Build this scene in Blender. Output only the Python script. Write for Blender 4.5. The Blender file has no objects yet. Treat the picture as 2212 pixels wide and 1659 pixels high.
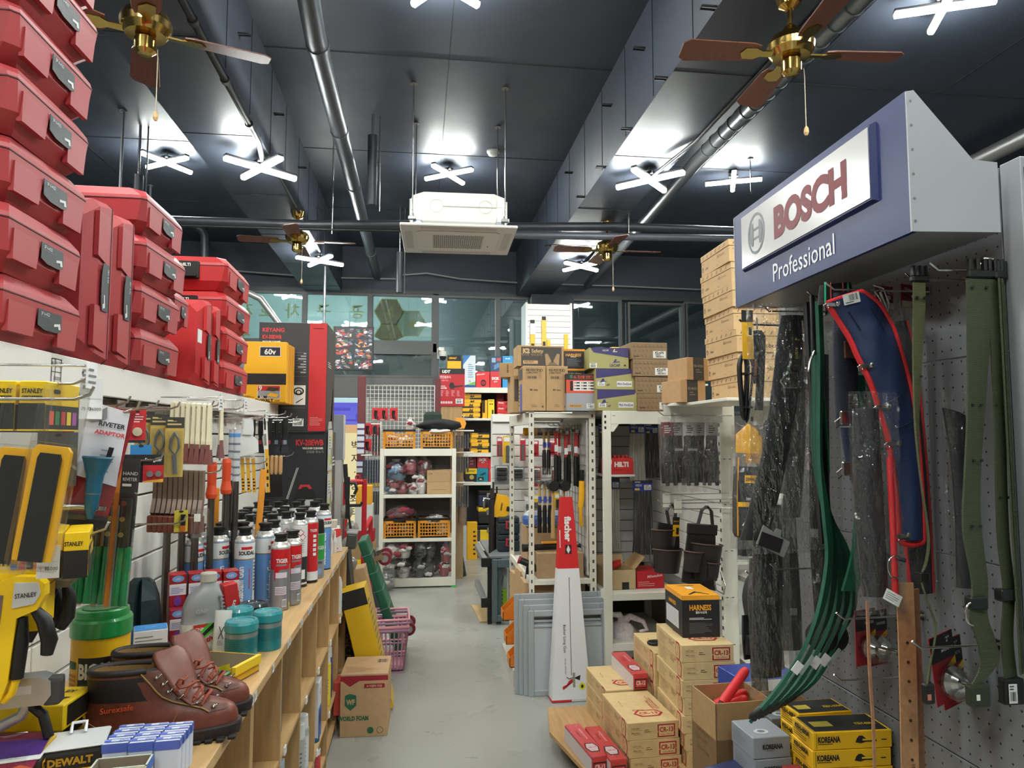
import bpy,bmesh,math,random
from mathutils import Vector,Matrix
random.seed(7)
PI=math.pi
SC=bpy.context.scene
COL=SC.collection
# ------------------------------------------------------------------ camera
FOC,CX,CY=1530.0,1106.0,829.5
YAW,PITCH,EYE=math.radians(7.5),math.radians(4.3),1.55
cam_data=bpy.data.cameras.new('camera')
cam_data.sensor_width=36.0
cam_data.lens=36.0*FOC/2212.0
cam_data.clip_start=0.02
cam=bpy.data.objects.new('camera',cam_data)
cam.location=(0,0,EYE)
cam.rotation_euler=(PI/2+PITCH,0,-YAW)
COL.objects.link(cam)
SC.camera=cam
# ------------------------------------------------------------------ world, exposure
world=bpy.data.worlds.new('night')
SC.world=world
world.use_nodes=True
world.node_tree.nodes['Background'].inputs[0].default_value=(0.085,0.112,0.118,1)
world.node_tree.nodes['Background'].inputs[1].default_value=0.9
SC.view_settings.view_transform='Standard'
SC.view_settings.look='None'
SC.view_settings.gamma=1.0
SC.view_settings.use_curve_mapping=False
SC.view_settings.exposure=0.0
LAMP_STRENGTH=205.0
backlight=bpy.data.lights.new('window_backlight','POINT')  # added unseen light that brightens the window film from behind and the wall outside
backlight.energy=620.0;backlight.color=(0.86,1.0,1.0);backlight.shadow_soft_size=0.3
so=bpy.data.objects.new('window_backlight',backlight);so.location=(-1.3,12.6,3.4);COL.objects.link(so)
try:
 SC.cycles.max_bounces=7
 SC.cycles.diffuse_bounces=3
 SC.cycles.glossy_bounces=3
 SC.cycles.transmission_bounces=4
 SC.cycles.transparent_max_bounces=14
 SC.cycles.caustics_reflective=False
 SC.cycles.caustics_refractive=False
 SC.cycles.sample_clamp_indirect=4.0
 SC.cycles.use_denoising=True
except Exception:
 pass
# ------------------------------------------------------------------ materials
def lin(c):
 c=c/255.0
 return c/12.92 if c<=0.04045 else((c+0.055)/1.055)**2.4
_M={}
def mt(rgb,rough=0.5,metal=0.0,kind=''):
 key=(tuple(rgb),rough,metal,kind)
 if key in _M:
  return _M[key]
 m=bpy.data.materials.new((kind or 'paint')+'_%d_%d_%d'%tuple(rgb))
 m.use_nodes=True
 nt=m.node_tree
 b=nt.nodes['Principled BSDF']
 c=(lin(rgb[0]),lin(rgb[1]),lin(rgb[2]),1)
 b.inputs['Base Color'].default_value=c
 b.inputs['Roughness'].default_value=rough
 b.inputs['Metallic'].default_value=metal
 N=nt.nodes.new
 L=nt.links.new
 def noise(scale,detail=3,vec=None,obj=True):
  t=N('ShaderNodeTexNoise');t.inputs['Scale'].default_value=scale;t.inputs['Detail'].default_value=detail
  tc=N('ShaderNodeTexCoord')
  if vec:
   mp=N('ShaderNodeMapping');mp.inputs['Scale'].default_value=vec
   L(tc.outputs['Object'],mp.inputs['Vector']);L(mp.outputs['Vector'],t.inputs['Vector'])
  else:
   L(tc.outputs['Object'],t.inputs['Vector'])
  return t
 def vary(t,a,bb):
  r=N('ShaderNodeValToRGB')
  r.color_ramp.elements[0].position=0.3;r.color_ramp.elements[1].position=0.7
  r.color_ramp.elements[0].color=(c[0]*a,c[1]*a,c[2]*a,1)
  r.color_ramp.elements[1].color=(c[0]*bb,c[1]*bb,c[2]*bb,1)
  L(t.outputs['Fac'],r.inputs['Fac']);L(r.outputs['Color'],b.inputs['Base Color'])
 def bump(t,s,d=0.002):
  q=N('ShaderNodeBump');q.inputs['Strength'].default_value=s;q.inputs['Distance'].default_value=d
  L(t.outputs['Fac'],q.inputs['Height']);L(q.outputs['Normal'],b.inputs['Normal'])
 if kind=='wood':
  t=noise(6,5,(9,0.8,9));vary(t,0.80,1.12)
 elif kind=='woodz':
  t=noise(6,5,(9,9,0.8));vary(t,0.80,1.12)
 elif kind=='card':
  t=noise(30,4);vary(t,0.93,1.05)
 elif kind=='grain':
  t=noise(900,2);bump(t,0.25,0.0006)
 elif kind=='concrete':
  t=noise(1.1,8);vary(t,0.94,1.05)
  t2=noise(3.0,6)
  r=N('ShaderNodeMapRange');r.inputs['To Min'].default_value=rough-0.12;r.inputs['To Max'].default_value=rough+0.12
  L(t2.outputs['Fac'],r.inputs['Value']);L(r.outputs['Result'],b.inputs['Roughness'])
  bump(t2,0.08,0.01)
 elif kind=='fabric':
  t=noise(260,2,(1,1,4));bump(t,0.5,0.002);vary(t,0.85,1.15)
 elif kind=='leather':
  t=noise(60,5);vary(t,0.8,1.15);bump(noise(220,3),0.15,0.001)
 elif kind=='web':
  w=N('ShaderNodeTexWave');w.bands_direction='Z';w.inputs['Scale'].default_value=110;w.inputs['Distortion'].default_value=0.6
  tc=N('ShaderNodeTexCoord');L(tc.outputs['Object'],w.inputs['Vector'])
  r=N('ShaderNodeValToRGB')
  r.color_ramp.elements[0].color=(c[0]*.7,c[1]*.7,c[2]*.7,1);r.color_ramp.elements[1].color=(c[0]*1.15,c[1]*1.15,c[2]*1.15,1)
  L(w.outputs['Fac'],r.inputs['Fac']);L(r.outputs['Color'],b.inputs['Base Color'])
  q=N('ShaderNodeBump');q.inputs['Strength'].default_value=0.4;q.inputs['Distance'].default_value=0.002
  L(w.outputs['Fac'],q.inputs['Height']);L(q.outputs['Normal'],b.inputs['Normal'])
 elif kind=='glossy':
  b.inputs['Coat Weight'].default_value=0.6;b.inputs['Coat Roughness'].default_value=0.05
 elif kind=='film':
  out=nt.nodes['Material Output']
  tr=N('ShaderNodeBsdfTransparent');tr.inputs['Color'].default_value=(0.97,0.97,0.97,1)
  gl=N('ShaderNodeBsdfGlossy');gl.inputs['Roughness'].default_value=rough;gl.inputs['Color'].default_value=c
  t=noise(38,4,(1,1,0.45));q=N('ShaderNodeBump');q.inputs['Strength'].default_value=1.0;q.inputs['Distance'].default_value=0.03
  L(t.outputs['Fac'],q.inputs['Height']);L(q.outputs['Normal'],gl.inputs['Normal'])
  mx=N('ShaderNodeMixShader');mx.inputs['Fac'].default_value=0.08+0.22*metal
  L(tr.outputs[0],mx.inputs[1]);L(gl.outputs[0],mx.inputs[2]);L(mx.outputs[0],out.inputs['Surface'])
 elif kind=='blister':
  out=nt.nodes['Material Output']
  tr=N('ShaderNodeBsdfTransparent');tr.inputs['Color'].default_value=(0.97,0.97,0.96,1)
  gl=N('ShaderNodeBsdfGlossy');gl.inputs['Roughness'].default_value=rough;gl.inputs['Color'].default_value=c
  fr=N('ShaderNodeLayerWeight');pw=N('ShaderNodeMath');pw.operation='POWER';pw.inputs[1].default_value=4.0
  ad=N('ShaderNodeMath');ad.operation='MULTIPLY_ADD';ad.inputs[1].default_value=0.6;ad.inputs[2].default_value=0.035
  L(fr.outputs['Facing'],pw.inputs[0]);L(pw.outputs[0],ad.inputs[0])
  mx=N('ShaderNodeMixShader');L(ad.outputs[0],mx.inputs['Fac'])
  L(tr.outputs[0],mx.inputs[1]);L(gl.outputs[0],mx.inputs[2]);L(mx.outputs[0],out.inputs['Surface'])
 elif kind=='pane':
  out=nt.nodes['Material Output']
  tr=N('ShaderNodeBsdfTransparent');tr.inputs['Color'].default_value=c
  gl=N('ShaderNodeBsdfGlossy');gl.inputs['Roughness'].default_value=0.015;gl.inputs['Color'].default_value=(0.9,0.95,0.95,1)
  mx=N('ShaderNodeMixShader');mx.inputs['Fac'].default_value=rough
  L(tr.outputs[0],mx.inputs[1]);L(gl.outputs[0],mx.inputs[2]);L(mx.outputs[0],out.inputs['Surface'])
 elif kind=='frost':
  ad=N('ShaderNodeMixShader');ad.inputs['Fac'].default_value=0.55
  tl=N('ShaderNodeBsdfTranslucent');tl.inputs['Color'].default_value=c
  L(b.outputs[0],ad.inputs[1]);L(tl.outputs[0],ad.inputs[2]);L(ad.outputs[0],nt.nodes['Material Output'].inputs['Surface'])
 elif kind=='emit':
  b.inputs['Emission Color'].default_value=c
  b.inputs['Emission Strength'].default_value=metal
  b.inputs['Metallic'].default_value=0
  b.inputs['Base Color'].default_value=(0.02,0.02,0.02,1)
 _M[key]=m
 return m
# ------------------------------------------------------------------ text outlines
_T={}
def glyphs(s,bold):
 k=(s,bold)
 if k not in _T:
  cu=bpy.data.curves.new('lettering','FONT')
  cu.body=s;cu.offset=bold;cu.resolution_u=4 if bold>0.05 else 2
  ob=bpy.data.objects.new('lettering',cu)
  me=bpy.data.meshes.new_from_object(ob)
  vs=[(v.co.x,v.co.y)for v in me.vertices]
  fs=[tuple(p.vertices)for p in me.polygons]
  bpy.data.objects.remove(ob);bpy.data.meshes.remove(me);bpy.data.curves.remove(cu)
  if vs:
   x0=min(v[0]for v in vs);x1=max(v[0]for v in vs)
   y0=min(v[1]for v in vs);y1=max(v[1]for v in vs)
  else:
   x0=x1=y0=y1=0
  _T[k]=(vs,fs,x0,x1,y0,y1)
 return _T[k]
class Fr:
 def __init__(s,o,r,u,w,h):
  s.o,s.r,s.u,s.w,s.h=Vector(o),Vector(r).normalized(),Vector(u).normalized(),w,h
  s.n=s.r.cross(s.u)
 def at(s,x,y,off=0.0):
  return s.o+s.r*x+s.u*y+s.n*off
def box_frames(lo,hi):
 x0,y0,z0=lo;x1,y1,z1=hi
 return{
 'f':Fr((x0,y0,z0),(1,0,0),(0,0,1),x1-x0,z1-z0),
 'b':Fr((x1,y1,z0),(-1,0,0),(0,0,1),x1-x0,z1-z0),
 'l':Fr((x0,y1,z0),(0,-1,0),(0,0,1),y1-y0,z1-z0),
 'r':Fr((x1,y0,z0),(0,1,0),(0,0,1),y1-y0,z1-z0),
 't':Fr((x0,y0,z1),(1,0,0),(0,1,0),x1-x0,y1-y0),
 }
class MB:
 def __init__(s):
  s.v,s.f,s.mi,s.sm,s.mats=[],[],[],[],[]
  s.X=Matrix.Identity(4)
 def slot(s,m):
  if m not in s.mats:
   s.mats.append(m)
  return s.mats.index(m)
 def add(s,vs,fs,mat,smooth=False):
  b=len(s.v);k=s.slot(mat)
  s.v+=[tuple(s.X@Vector(p))for p in vs]
  for f in fs:
   s.f.append([b+i for i in f]);s.mi.append(k);s.sm.append(smooth)
  return s
 def box(s,lo,hi,mat,bev=0.0):
  x0,y0,z0=[min(a,b)for a,b in zip(lo,hi)]
  x1,y1,z1=[max(a,b)for a,b in zip(lo,hi)]
  if bev<=0:
   vs=[(x0,y0,z0),(x1,y0,z0),(x1,y1,z0),(x0,y1,z0),(x0,y0,z1),(x1,y0,z1),(x1,y1,z1),(x0,y1,z1)]
   s.add(vs,[(0,3,2,1),(4,5,6,7),(0,1,5,4),(1,2,6,5),(2,3,7,6),(3,0,4,7)],mat)
  else:
   b=min(bev,(x1-x0)/2.1,(y1-y0)/2.1,(z1-z0)/2.1)
   bm=bmesh.new()
   bmesh.ops.create_cube(bm,size=1)
   for q in bm.verts:
    q.co=((x0+x1)/2+q.co.x*(x1-x0),(y0+y1)/2+q.co.y*(y1-y0),(z0+z1)/2+q.co.z*(z1-z0))
   bmesh.ops.bevel(bm,geom=bm.edges[:],offset=b,segments=2 if b>0.004 else 1,profile=0.6,affect='EDGES')
   s.bm(bm,mat)
  return s
 def bm(s,bm,mat,smooth=False):
  bm.verts.index_update()
  s.add([q.co[:]for q in bm.verts],[[q.index for q in f.verts]for f in bm.faces],mat,smooth)
  bm.free()
 def rings(s,rings,mat,smooth=False,cap=True,closed=True):
  n=len(rings[0]);vs=[p for r in rings for p in r];fs=[]
  for i in range(len(rings)-1):
   for j in range(n if closed else n-1):
    k=(j+1)%n
    fs.append((i*n+j,i*n+k,(i+1)*n+k,(i+1)*n+j))
  s.add(vs,fs,mat,smooth)
  if cap and closed:
   s.add(rings[0],[tuple(reversed(range(n)))],mat)
   s.add(rings[-1],[tuple(range(n))],mat)
  return s
 def lathe(s,prof,mat,c=(0,0,0),n=24,mats=None,smooth=True,cap=True):
  rs=[[(c[0]+r*math.cos(2*PI*i/n),c[1]+r*math.sin(2*PI*i/n),c[2]+z)for i in range(n)]for r,z in prof]
  for i in range(len(rs)-1):
   s.rings([rs[i],rs[i+1]],mats[i]if mats else mat,smooth,False)
  if cap:
   if prof[0][0]>1e-4:s.add(rs[0],[tuple(reversed(range(n)))],mats[0]if mats else mat)
   if prof[-1][0]>1e-4:s.add(rs[-1],[tuple(range(n))],mats[-1]if mats else mat)
  return s
 def tube(s,pts,r,mat,n=8,cap=True):
  pts=[Vector(p)for p in pts]
  rs=r if isinstance(r,(list,tuple))else[r]*len(pts)
  rings=[]
  t0=(pts[1]-pts[0]).normalized()
  a=t0.orthogonal().normalized()
  for i,p in enumerate(pts):
   t=(pts[min(i+1,len(pts)-1)]-pts[max(i-1,0)])
   if t.length<1e-9:t=t0
   t.normalize()
   a=(a-t*a.dot(t))
   if a.length<1e-6:a=t.orthogonal()
   a.normalize();b=t.cross(a)
   rings.append([tuple(p+a*rs[i]*math.cos(2*PI*k/n)+b*rs[i]*math.sin(2*PI*k/n))for k in range(n)])
  s.rings(rings,mat,True,cap)
  return s
 def prism(s,poly,z0,z1,mat,fr=None,smooth=False):
  """poly: 2-D outline (x, y); extruded along the frame's normal from z0 to z1"""
  fr=fr or Fr((0,0,0),(1,0,0),(0,1,0),1,1)
  n=len(poly)
  A=[tuple(fr.at(x,y,z0))for x,y in poly];B=[tuple(fr.at(x,y,z1))for x,y in poly]
  fs=[(i,(i+1)%n,n+(i+1)%n,n+i)for i in range(n)]
  s.add(A+B,fs,mat,smooth)
  s.add(A,[tuple(reversed(range(n)))],mat);s.add(B,[tuple(range(n))],mat)
  return s
 def strip(s,pts,wid,thick,mat,smooth=True):
  """a strap: centre line pts, width vector(s) wid, thickness along the normal"""
  pts=[Vector(p)for p in pts]
  W=[Vector(w)for w in wid]if isinstance(wid[0],(tuple,list,Vector))else[Vector(wid)]*len(pts)
  rings=[]
  for i,p in enumerate(pts):
   t=(pts[min(i+1,len(pts)-1)]-pts[max(i-1,0)]).normalized()
   nrm=W[i].cross(t)
   if nrm.length<1e-9:nrm=t.orthogonal()
   nrm=nrm.normalized()*thick/2;w=W[i]/2
   rings.append([tuple(p-w-nrm),tuple(p+w-nrm),tuple(p+w+nrm),tuple(p-w+nrm)])
  s.rings(rings,mat,False,True)
  return s
# flat printing on a face, fractions of the face
 def rect(s,F,u0,v0,u1,v1,mat,off=0.0008):
  s.add([tuple(F.at(F.w*u,F.h*v,off))for u,v in((u0,v0),(u1,v0),(u1,v1),(u0,v1))],[(0,1,2,3)],mat)
  return s
 def poly(s,F,pts,mat,off=0.0008):
  s.add([tuple(F.at(F.w*u,F.h*v,off))for u,v in pts],[tuple(range(len(pts)))],mat)
  return s
 def oval(s,F,u,v,rx,ry,mat,off=0.001,n=20,inner=0.0):
  """rx, ry in metres"""
  c=[(F.w*u+rx*math.cos(2*PI*i/n),F.h*v+ry*math.sin(2*PI*i/n))for i in range(n)]
  if inner<=0:
   s.add([tuple(F.at(x,y,off))for x,y in c],[tuple(range(n))],mat)
  else:
   d=[(F.w*u+rx*inner*math.cos(2*PI*i/n),F.h*v+ry*inner*math.sin(2*PI*i/n))for i in range(n)]
   s.add([tuple(F.at(x,y,off))for x,y in c+d],[(i,(i+1)%n,n+(i+1)%n,n+i)for i in range(n)],mat)
  return s
 def txt(s,F,t,u,v,h,mat,bold=0.0,al='c',xs=1.0,rot=0,off=0.0013,maxw=None,mirror=False,it=0.0):
  """lettering of cap height h (metres) centred on (u, v); rot in degrees"""
  vs,fs,x0,x1,y0,y1=glyphs(t,bold)
  if not vs:return s
  k=h/0.73;kx=k*xs;w=(x1-x0)*kx
  if maxw and w>maxw:kx*=maxw/w;w=maxw
  ox={'c':-w/2,'l':0,'r':-w}[al]
  cr,sr=math.cos(math.radians(rot)),math.sin(math.radians(rot))
  P=[]
  for x,y in vs:
   a=ox+(x-x0)*kx+it*y*k;b=y*k-h/2
   if mirror:a=-a
   P.append(tuple(F.at(F.w*u+a*cr-b*sr,F.h*v+a*sr+b*cr,off)))
  s.add(P,[tuple(reversed(f))for f in fs]if mirror else fs,mat)
  return s
 def lines(s,F,u0,v0,u1,v1,n,mat,fill=0.45,seed=1,off=0.001):
  """rows of small print"""
  rn=random.Random(seed)
  for i in range(n):
   a=v1-(v1-v0)*(i+0.5)/n;hh=(v1-v0)/n*fill/2
   s.rect(F,u0,a-hh,u0+(u1-u0)*rn.uniform(0.55,1.0),a+hh,mat,off)
  return s
 def bars(s,F,u0,v0,u1,v1,n,mat,seed=1,off=0.0014):
  rn=random.Random(seed);x=u0
  st=(u1-u0)/n
  for i in range(n):
   s.rect(F,u0+i*st,v0,u0+i*st+st*rn.uniform(0.25,0.75),v1,mat,off)
  return s
 def sticker(s,F,u0,v0,u1,v1,seed=1,white=None):
  s.rect(F,u0,v0,u1,v1,white or mt((235,235,232),0.5),0.0008)
  du,dv=u1-u0,v1-v0
  s.bars(F,u0+du*.12,v0+dv*.12,u1-du*.12,v0+dv*.6,14,mt((25,25,25),0.6),seed)
  s.lines(F,u0+du*.12,v0+dv*.66,u1-du*.1,v0+dv*.94,2,mt((60,60,60),0.6),.5,seed)
  return s
 def build(s,name,parent=None,loc=None,rot=None):
  me=bpy.data.meshes.new(name)
  me.from_pydata(s.v,[],s.f)
  for m in s.mats:me.materials.append(m)
  me.polygons.foreach_set('material_index',s.mi)
  me.polygons.foreach_set('use_smooth',s.sm)
  me.update()
  o=bpy.data.objects.new(name,me)
  COL.objects.link(o)
  if parent is not None:o.parent=parent
  if loc is not None:o.location=loc
  if rot is not None:o.rotation_euler=rot if isinstance(rot,(tuple,list))else(0,0,rot)
  return o
def one_box(name,par,*a):
 return MB().box(*a).build(name,par)
def one_tube(name,par,*a):
 return MB().tube(*a).build(name,par)
def one_lathe(name,par,*a,**k):
 return MB().lathe(*a,**k).build(name,par)
def one_prism(name,par,*a):
 return MB().prism(*a).build(name,par)
def tag(o,label,cat,group=None,kind=None):
 o['label']=label;o['category']=cat
 if group:o['group']=group
 if kind:o['kind']=kind
 return o
def thing(name,label,cat,loc=(0,0,0),rot=0,group=None):
 o=bpy.data.objects.new(name,None)
 COL.objects.link(o)
 o.location=loc;o.rotation_euler=rot if isinstance(rot,(tuple,list))else(0,0,rot)
 o.empty_display_size=0.1
 return tag(o,label,cat,group)
def struct(o):
 o['kind']='structure'
 return o
def dup(o,loc=None,rot=None,label=None,group=None,parent=None):
 c=o.copy();COL.objects.link(c)
 if parent is not None:c.parent=parent
 if loc is not None:c.location=loc
 if rot is not None:c.rotation_euler=rot if isinstance(rot,(tuple,list))else(0,0,rot)
 if label:c['label']=label
 if group:c['group']=group
 for ch in list(o.children):
  dup(ch,parent=c)
 return c
ORD=['first','second','third','fourth','fifth','sixth','seventh','eighth','ninth','tenth','eleventh','twelfth','thirteenth','fourteenth','fifteenth','sixteenth']
def carton(name,label,cat,pos,size,rz,mat,deco=None,group=None,bev=0.002):
 """a closed box standing on pos (centre of its base), front to -Y before turning by rz"""
 w,d,h=size
 b=MB();b.box((-w/2,-d/2,0),(w/2,d/2,h),mat,bev)
 if deco:deco(b,box_frames((-w/2,-d/2,0),(w/2,d/2,h)))
 o=b.build(name,None,pos,rz)
 return tag(o,label,cat,group)
# colours used again and again
WHITE=mt((228,226,218),0.45)
RACK=mt((226,222,208),0.42)
BLACK=mt((16,16,17),0.45)
INK=mt((28,27,27),0.6)
DGREY=mt((52,52,54),0.5)
CHROME=mt((190,188,184),0.22,1.0)
STEEL=mt((150,150,150),0.35,1.0)
PRICE=mt((232,232,230),0.5)
KRAFT=mt((176,146,108),0.75,0,'card')
YEL=mt((236,196,18),0.45)
DWY=mt((240,178,28),0.45)
RED=mt((200,36,40),0.45)
FILM=mt((255,255,255),0.08,0.0,'film')
FILM2=mt((255,255,255),0.06,0.38,'film')
BLIS=mt((255,255,255),0.06,0.0,'blister')
# ================================================================== THE ROOM
CEIL,SOFF=4.36,3.67
DARK=mt((55,61,73),0.5,0,'concrete')
DARKW=mt((56,62,73),0.6)
FLOORM=mt((158,158,150),0.30,0,'concrete')
def slab(name,lo,hi,m):
 b=MB();b.box(lo,hi,m);return struct(b.build(name))
slab('floor',(-5,-4,-0.12),(6.2,12.0,0),FLOORM)
b=MB();b.box((-5,-4,CEIL),(6.2,10.75,CEIL+0.15),DARK)
for yy in(1.5,3.3,5.1,6.9,8.7):
 b.box((-5,yy-0.004,CEIL-0.004),(6.2,yy+0.004,CEIL),mt((34,36,40),.7))
for xx in(-3.2,-2.1,0.2,2.9,4.2):
 b.box((xx-0.003,-4,CEIL-0.003),(xx+0.003,10.5,CEIL),mt((40,42,47),.7))
struct(b.build('ceiling'))
slab('wall_left',(-5.1,-4,0),(-5,10.6,CEIL),DARKW)
slab('wall_right',(6.2,-4,0),(6.3,10.6,CEIL),DARKW)
slab('wall_rear',(-5,-4.1,0),(6.2,-4,CEIL),mt((150,150,148),.7))
JOINT=mt((30,32,36),.7)
def beam(n,x0,x1,face):
 b=MB();b.box((x0,-4,SOFF),(x1,10.5,CEIL),DARK,0)
 y=-1.2
 while y<10.3:
  b.box((x0+0.002,y,SOFF-0.003),(x1-0.002,y+0.006,SOFF),JOINT)
  b.box((face-0.004,y+0.35,SOFF+.02),(face+0.004,y+0.356,CEIL-.01),JOINT)
  b.box((face-0.004,y+0.95,SOFF+.02),(face+0.004,y+0.954,CEIL-.01),JOINT)
  y+=1.25
 return struct(b.build('trim_%d'%n))
beam(1,-1.655,-1.135,-1.135)
beam(2,1.445,1.955,1.445)
# form-tie loops left on the beam edges
def form_ties(x,s,ys,z):
 for y in ys:
  b=MB();r=0.008
  b.tube([(x,y,z),(x+s*0.075,y,z),(x+s*0.075,y+0.03,z),(x,y+0.03,z)],0.006,mt((14,14,15)),6)
  tag(b.build('form_tie'),'small black wire loop sticking out of the concrete beam','wire loop','wire loops along the concrete beams')
form_ties(1.445,-1,[3.2,3.9,4.6,5.3,6.0,6.8,7.6,8.6],SOFF+.01)
form_ties(1.445,-1,[4.3,5.1,6.5],SOFF+.42)
form_ties(-1.135,1,[4.4,5.5,6.6,7.8],SOFF+.38)
# ---- back wall: solid band above, glazing below
YB=10.5
FRAME=mt((92,92,92),0.45)
FRAMED=mt((62,63,66),0.5)
slab('wall_back',(-5,YB,3.70),(6.2,YB+0.2,CEIL),DARKW)
slab('trim_3',(-5,YB-0.05,3.655),(6.2,YB+0.1,3.715),FRAMED)
slab('trim_4',(1.645,YB-0.25,2.0),(2.28,YB+0.2,3.70),DARKW)
slab('trim_5',(-5,YB-0.04,2.13),(0.25,YB+0.12,2.42),mt((104,103,100)))
slab('trim_6',(-5,YB-0.05,2.80),(0.25,YB+0.1,2.93),FRAME)
slab('trim_7',(0.2,YB-0.05,0),(0.28,YB+0.1,3.67),FRAME)
TEAL=mt((206,222,220),0.35,0,'frost')
PALE=mt((236,226,170),0.5,0,'frost')
GLASS=mt((236,242,242),0.16,0,'pane')
nwin=[0]
def window(x0,x1,z0,z1,film=None,marks=None,deep=0.045):
 nwin[0]+=1
 t=bpy.data.objects.new('window_%d'%nwin[0],None);COL.objects.link(t);struct(t)
 t.location=((x0+x1)/2,YB,z0)
 w,h=(x1-x0)/2,z1-z0
 b=MB();f=0.035
 b.box((-w,-deep,0),(-w+f,.05,h),FRAME);b.box((w-f,-deep,0),(w,.05,h),FRAME)
 b.box((-w+f,-deep,0),(w-f,.05,f),FRAME);b.box((-w+f,-deep,h-f),(w-f,.05,h),FRAME)
 b.build('window_frame',t)
 one_box('pane',t,(-w+f,-0.006,f),(w-f,0.0,h-f),GLASS)
 if film:
  b=MB();b.box((-w+f,0.004,f),(w-f,0.008,h-f),film)
  F=Fr((-w+f,0.003,f),(1,0,0),(0,0,1),2*(w-f),h-2*f)
  if marks:marks(b,F)
  b.build('window_film',t)
 return t
def kr(pairs):
 def go(b,F):
  for ch,u,v in pairs:b.txt(F,ch,u,v,.17,PALE,.012,mirror=True)
 return go
def hexes(b,F):
 for(u,v,m,tri)in((.28,.66,mt((190,178,150),.5,0,'frost'),1),(.28,.10,mt((190,178,150),.5,0,'frost'),1),(.66,.40,TEAL,1)):
  R=.225
  pts=[(u+R*math.cos(PI/3*i)/F.w,v+R*math.sin(PI/3*i)/F.h)for i in range(6)]
  pts=[(a,max(.01,min(.99,c)))for a,c in pts]
  b.poly(F,pts,PALE,.0008)
  pts=[(u+(R-.015)*math.cos(PI/3*i)/F.w,max(.01,min(.99,v+(R-.015)*math.sin(PI/3*i)/F.h)))for i in range(6)]
  b.poly(F,pts,m,.0014)
  tr=[(u-.08/F.w,v-.02/F.h-.0),(u+.07/F.w,v-.09/F.h),(u+.06/F.w,v+.09/F.h)]
  b.poly(F,[(a,max(.01,c))for a,c in tr],PALE,.002)
window(-4.4,-2.75,2.93,3.66,TEAL)
window(-2.75,-1.655,2.93,3.66,TEAL,kr([('자',.22,.62),('호',.5,.62),('차',.86,.62),('부',.20,.12),('사',.52,.12),('시',.84,.12)]))
window(-1.655,-0.725,2.93,3.66,TEAL,kr([('구',.27,.64),('공',.83,.64),('르',.22,.14),('인',.52,.14),('진',.83,.14)]))
window(-0.725,0.21,2.93,3.66,TEAL,hexes)
window(0.25,1.165,2.0,3.66)
window(1.165,1.645,2.0,3.66)
window(2.28,3.08,1.9,3.66)
window(3.16,4.07,1.9,3.62,deep=0.09)
window(4.10,5.2,1.9,3.66)
window(-1.30,0.21,2.42,2.80,mt((122,126,124),.4))
# what the unfilmed windows look out on: pavement soffit and the front of the house opposite, at night
slab('wall_outside',(-6,13.6,-0.1),(8,13.7,6.5),mt((96,106,108),.8))
slab('trim_8',(-6,10.7,4.6),(8,13.6,4.7),mt((60,64,68),.8))
slab('trim_9',(0.28,YB-0.02,0),(6.2,YB+0.15,1.95),mt((120,118,112),.6))
# lower glazed front left of the post
b=MB();b.box((-1.30,YB-.04,0),(-1.24,YB+.08,2.13),FRAME);struct(b.build('trim_10'))
b=MB();b.box((-0.80,YB-.04,0),(-0.72,YB+.08,2.13),mt((176,176,172),.4,.4));struct(b.build('trim_11'))
slab('wall_opposite',(-5,YB,0),(-1.30,YB+.12,2.13),mt((120,120,116),.6))
slab('wall_front',(-.72,YB,0),(.2,YB+.1,2.13),mt((150,150,146),.6))
# the lit banner outside the door
t=thing('banner','tall lit banner with blue heading and Korean letters outside the glazed door','banner',(-1.02,10.9,-.05))
b=MB();b.box((-.40,0,.05),(.40,.02,2.12),mt((215,205,170),.6))
F=Fr((-.40,-.001,.05),(1,0,0),(0,0,1),.80,2.07)
b.rect(F,0,.84,1,1,mt((92,92,205),.4,1.1,'emit'))
b.rect(F,0,.78,1,.84,mt((222,176,120),.4,.9,'emit'))
b.rect(F,0,0,1,.78,mt((238,226,170),.4,.9,'emit'))
b.rect(F,.05,.80+.09,.30,.80+.11,WHITE);b.rect(F,.42,.865,.92,.88,WHITE);b.rect(F,.60,.88,.66,.92,WHITE)
b.rect(F,.0,.94,.5,.965,WHITE)
for i,ch in enumerate('벽지·장좌타일'):
 b.txt(F,ch,.60,.69-.096*i,.11,mt((92,72,40),.6),.01)
b.build('sheet',t)
# ---- pipes and conduits under the ceiling
GALV=mt((74,78,84),.38,.55)
GALV2=mt((120,124,128),.35,.7)
PIPEB=mt((44,47,53),.45)
def pipe(name,label,pts,r,m,cat='pipe',seams=(),n=14,group=None):
 t=thing(name,label,cat,(0,0,0),0,group)
 one_tube('tube',t,pts,r,m,n)
 for p,q in seams:
  one_tube('coupling',t,[p,q],r+0.007,m,n)
 return t
pipe('duct_pipe','dark round pipe running along the ceiling over the left aisle',[(-.60,-3.9,3.98),(-.60,3.2,3.98),(-.625,4.1,3.9),(-.625,10.36,3.9)],0.062,GALV,
seams=[((-.6,y,3.9+.08*max(0,min(1,(4.1-y)))),(-.6,y+.05,3.9+.08*max(0,min(1,(4.1-y)))))for y in(3.0,)]+[((-.625,y,3.9),(-.625,y+.05,3.9))for y in(4.2,5.4,6.6,7.8,9.0)])
pipe('spiral_duct','silver spiral duct running along the ceiling beside the concrete beam',[(2.29,-3.9,3.86),(2.29,5.5,3.86),(2.45,8.5,3.86),(2.52,10.36,3.86)],0.058,GALV2,
seams=[((2.29,y,3.86),(2.29,y+.02,3.86))for y in[i*.16 for i in range(5,34)]]+[((2.29,y,3.86),(2.29,y+.09,3.86))for y in(1.2,3.0,4.6)])
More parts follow.
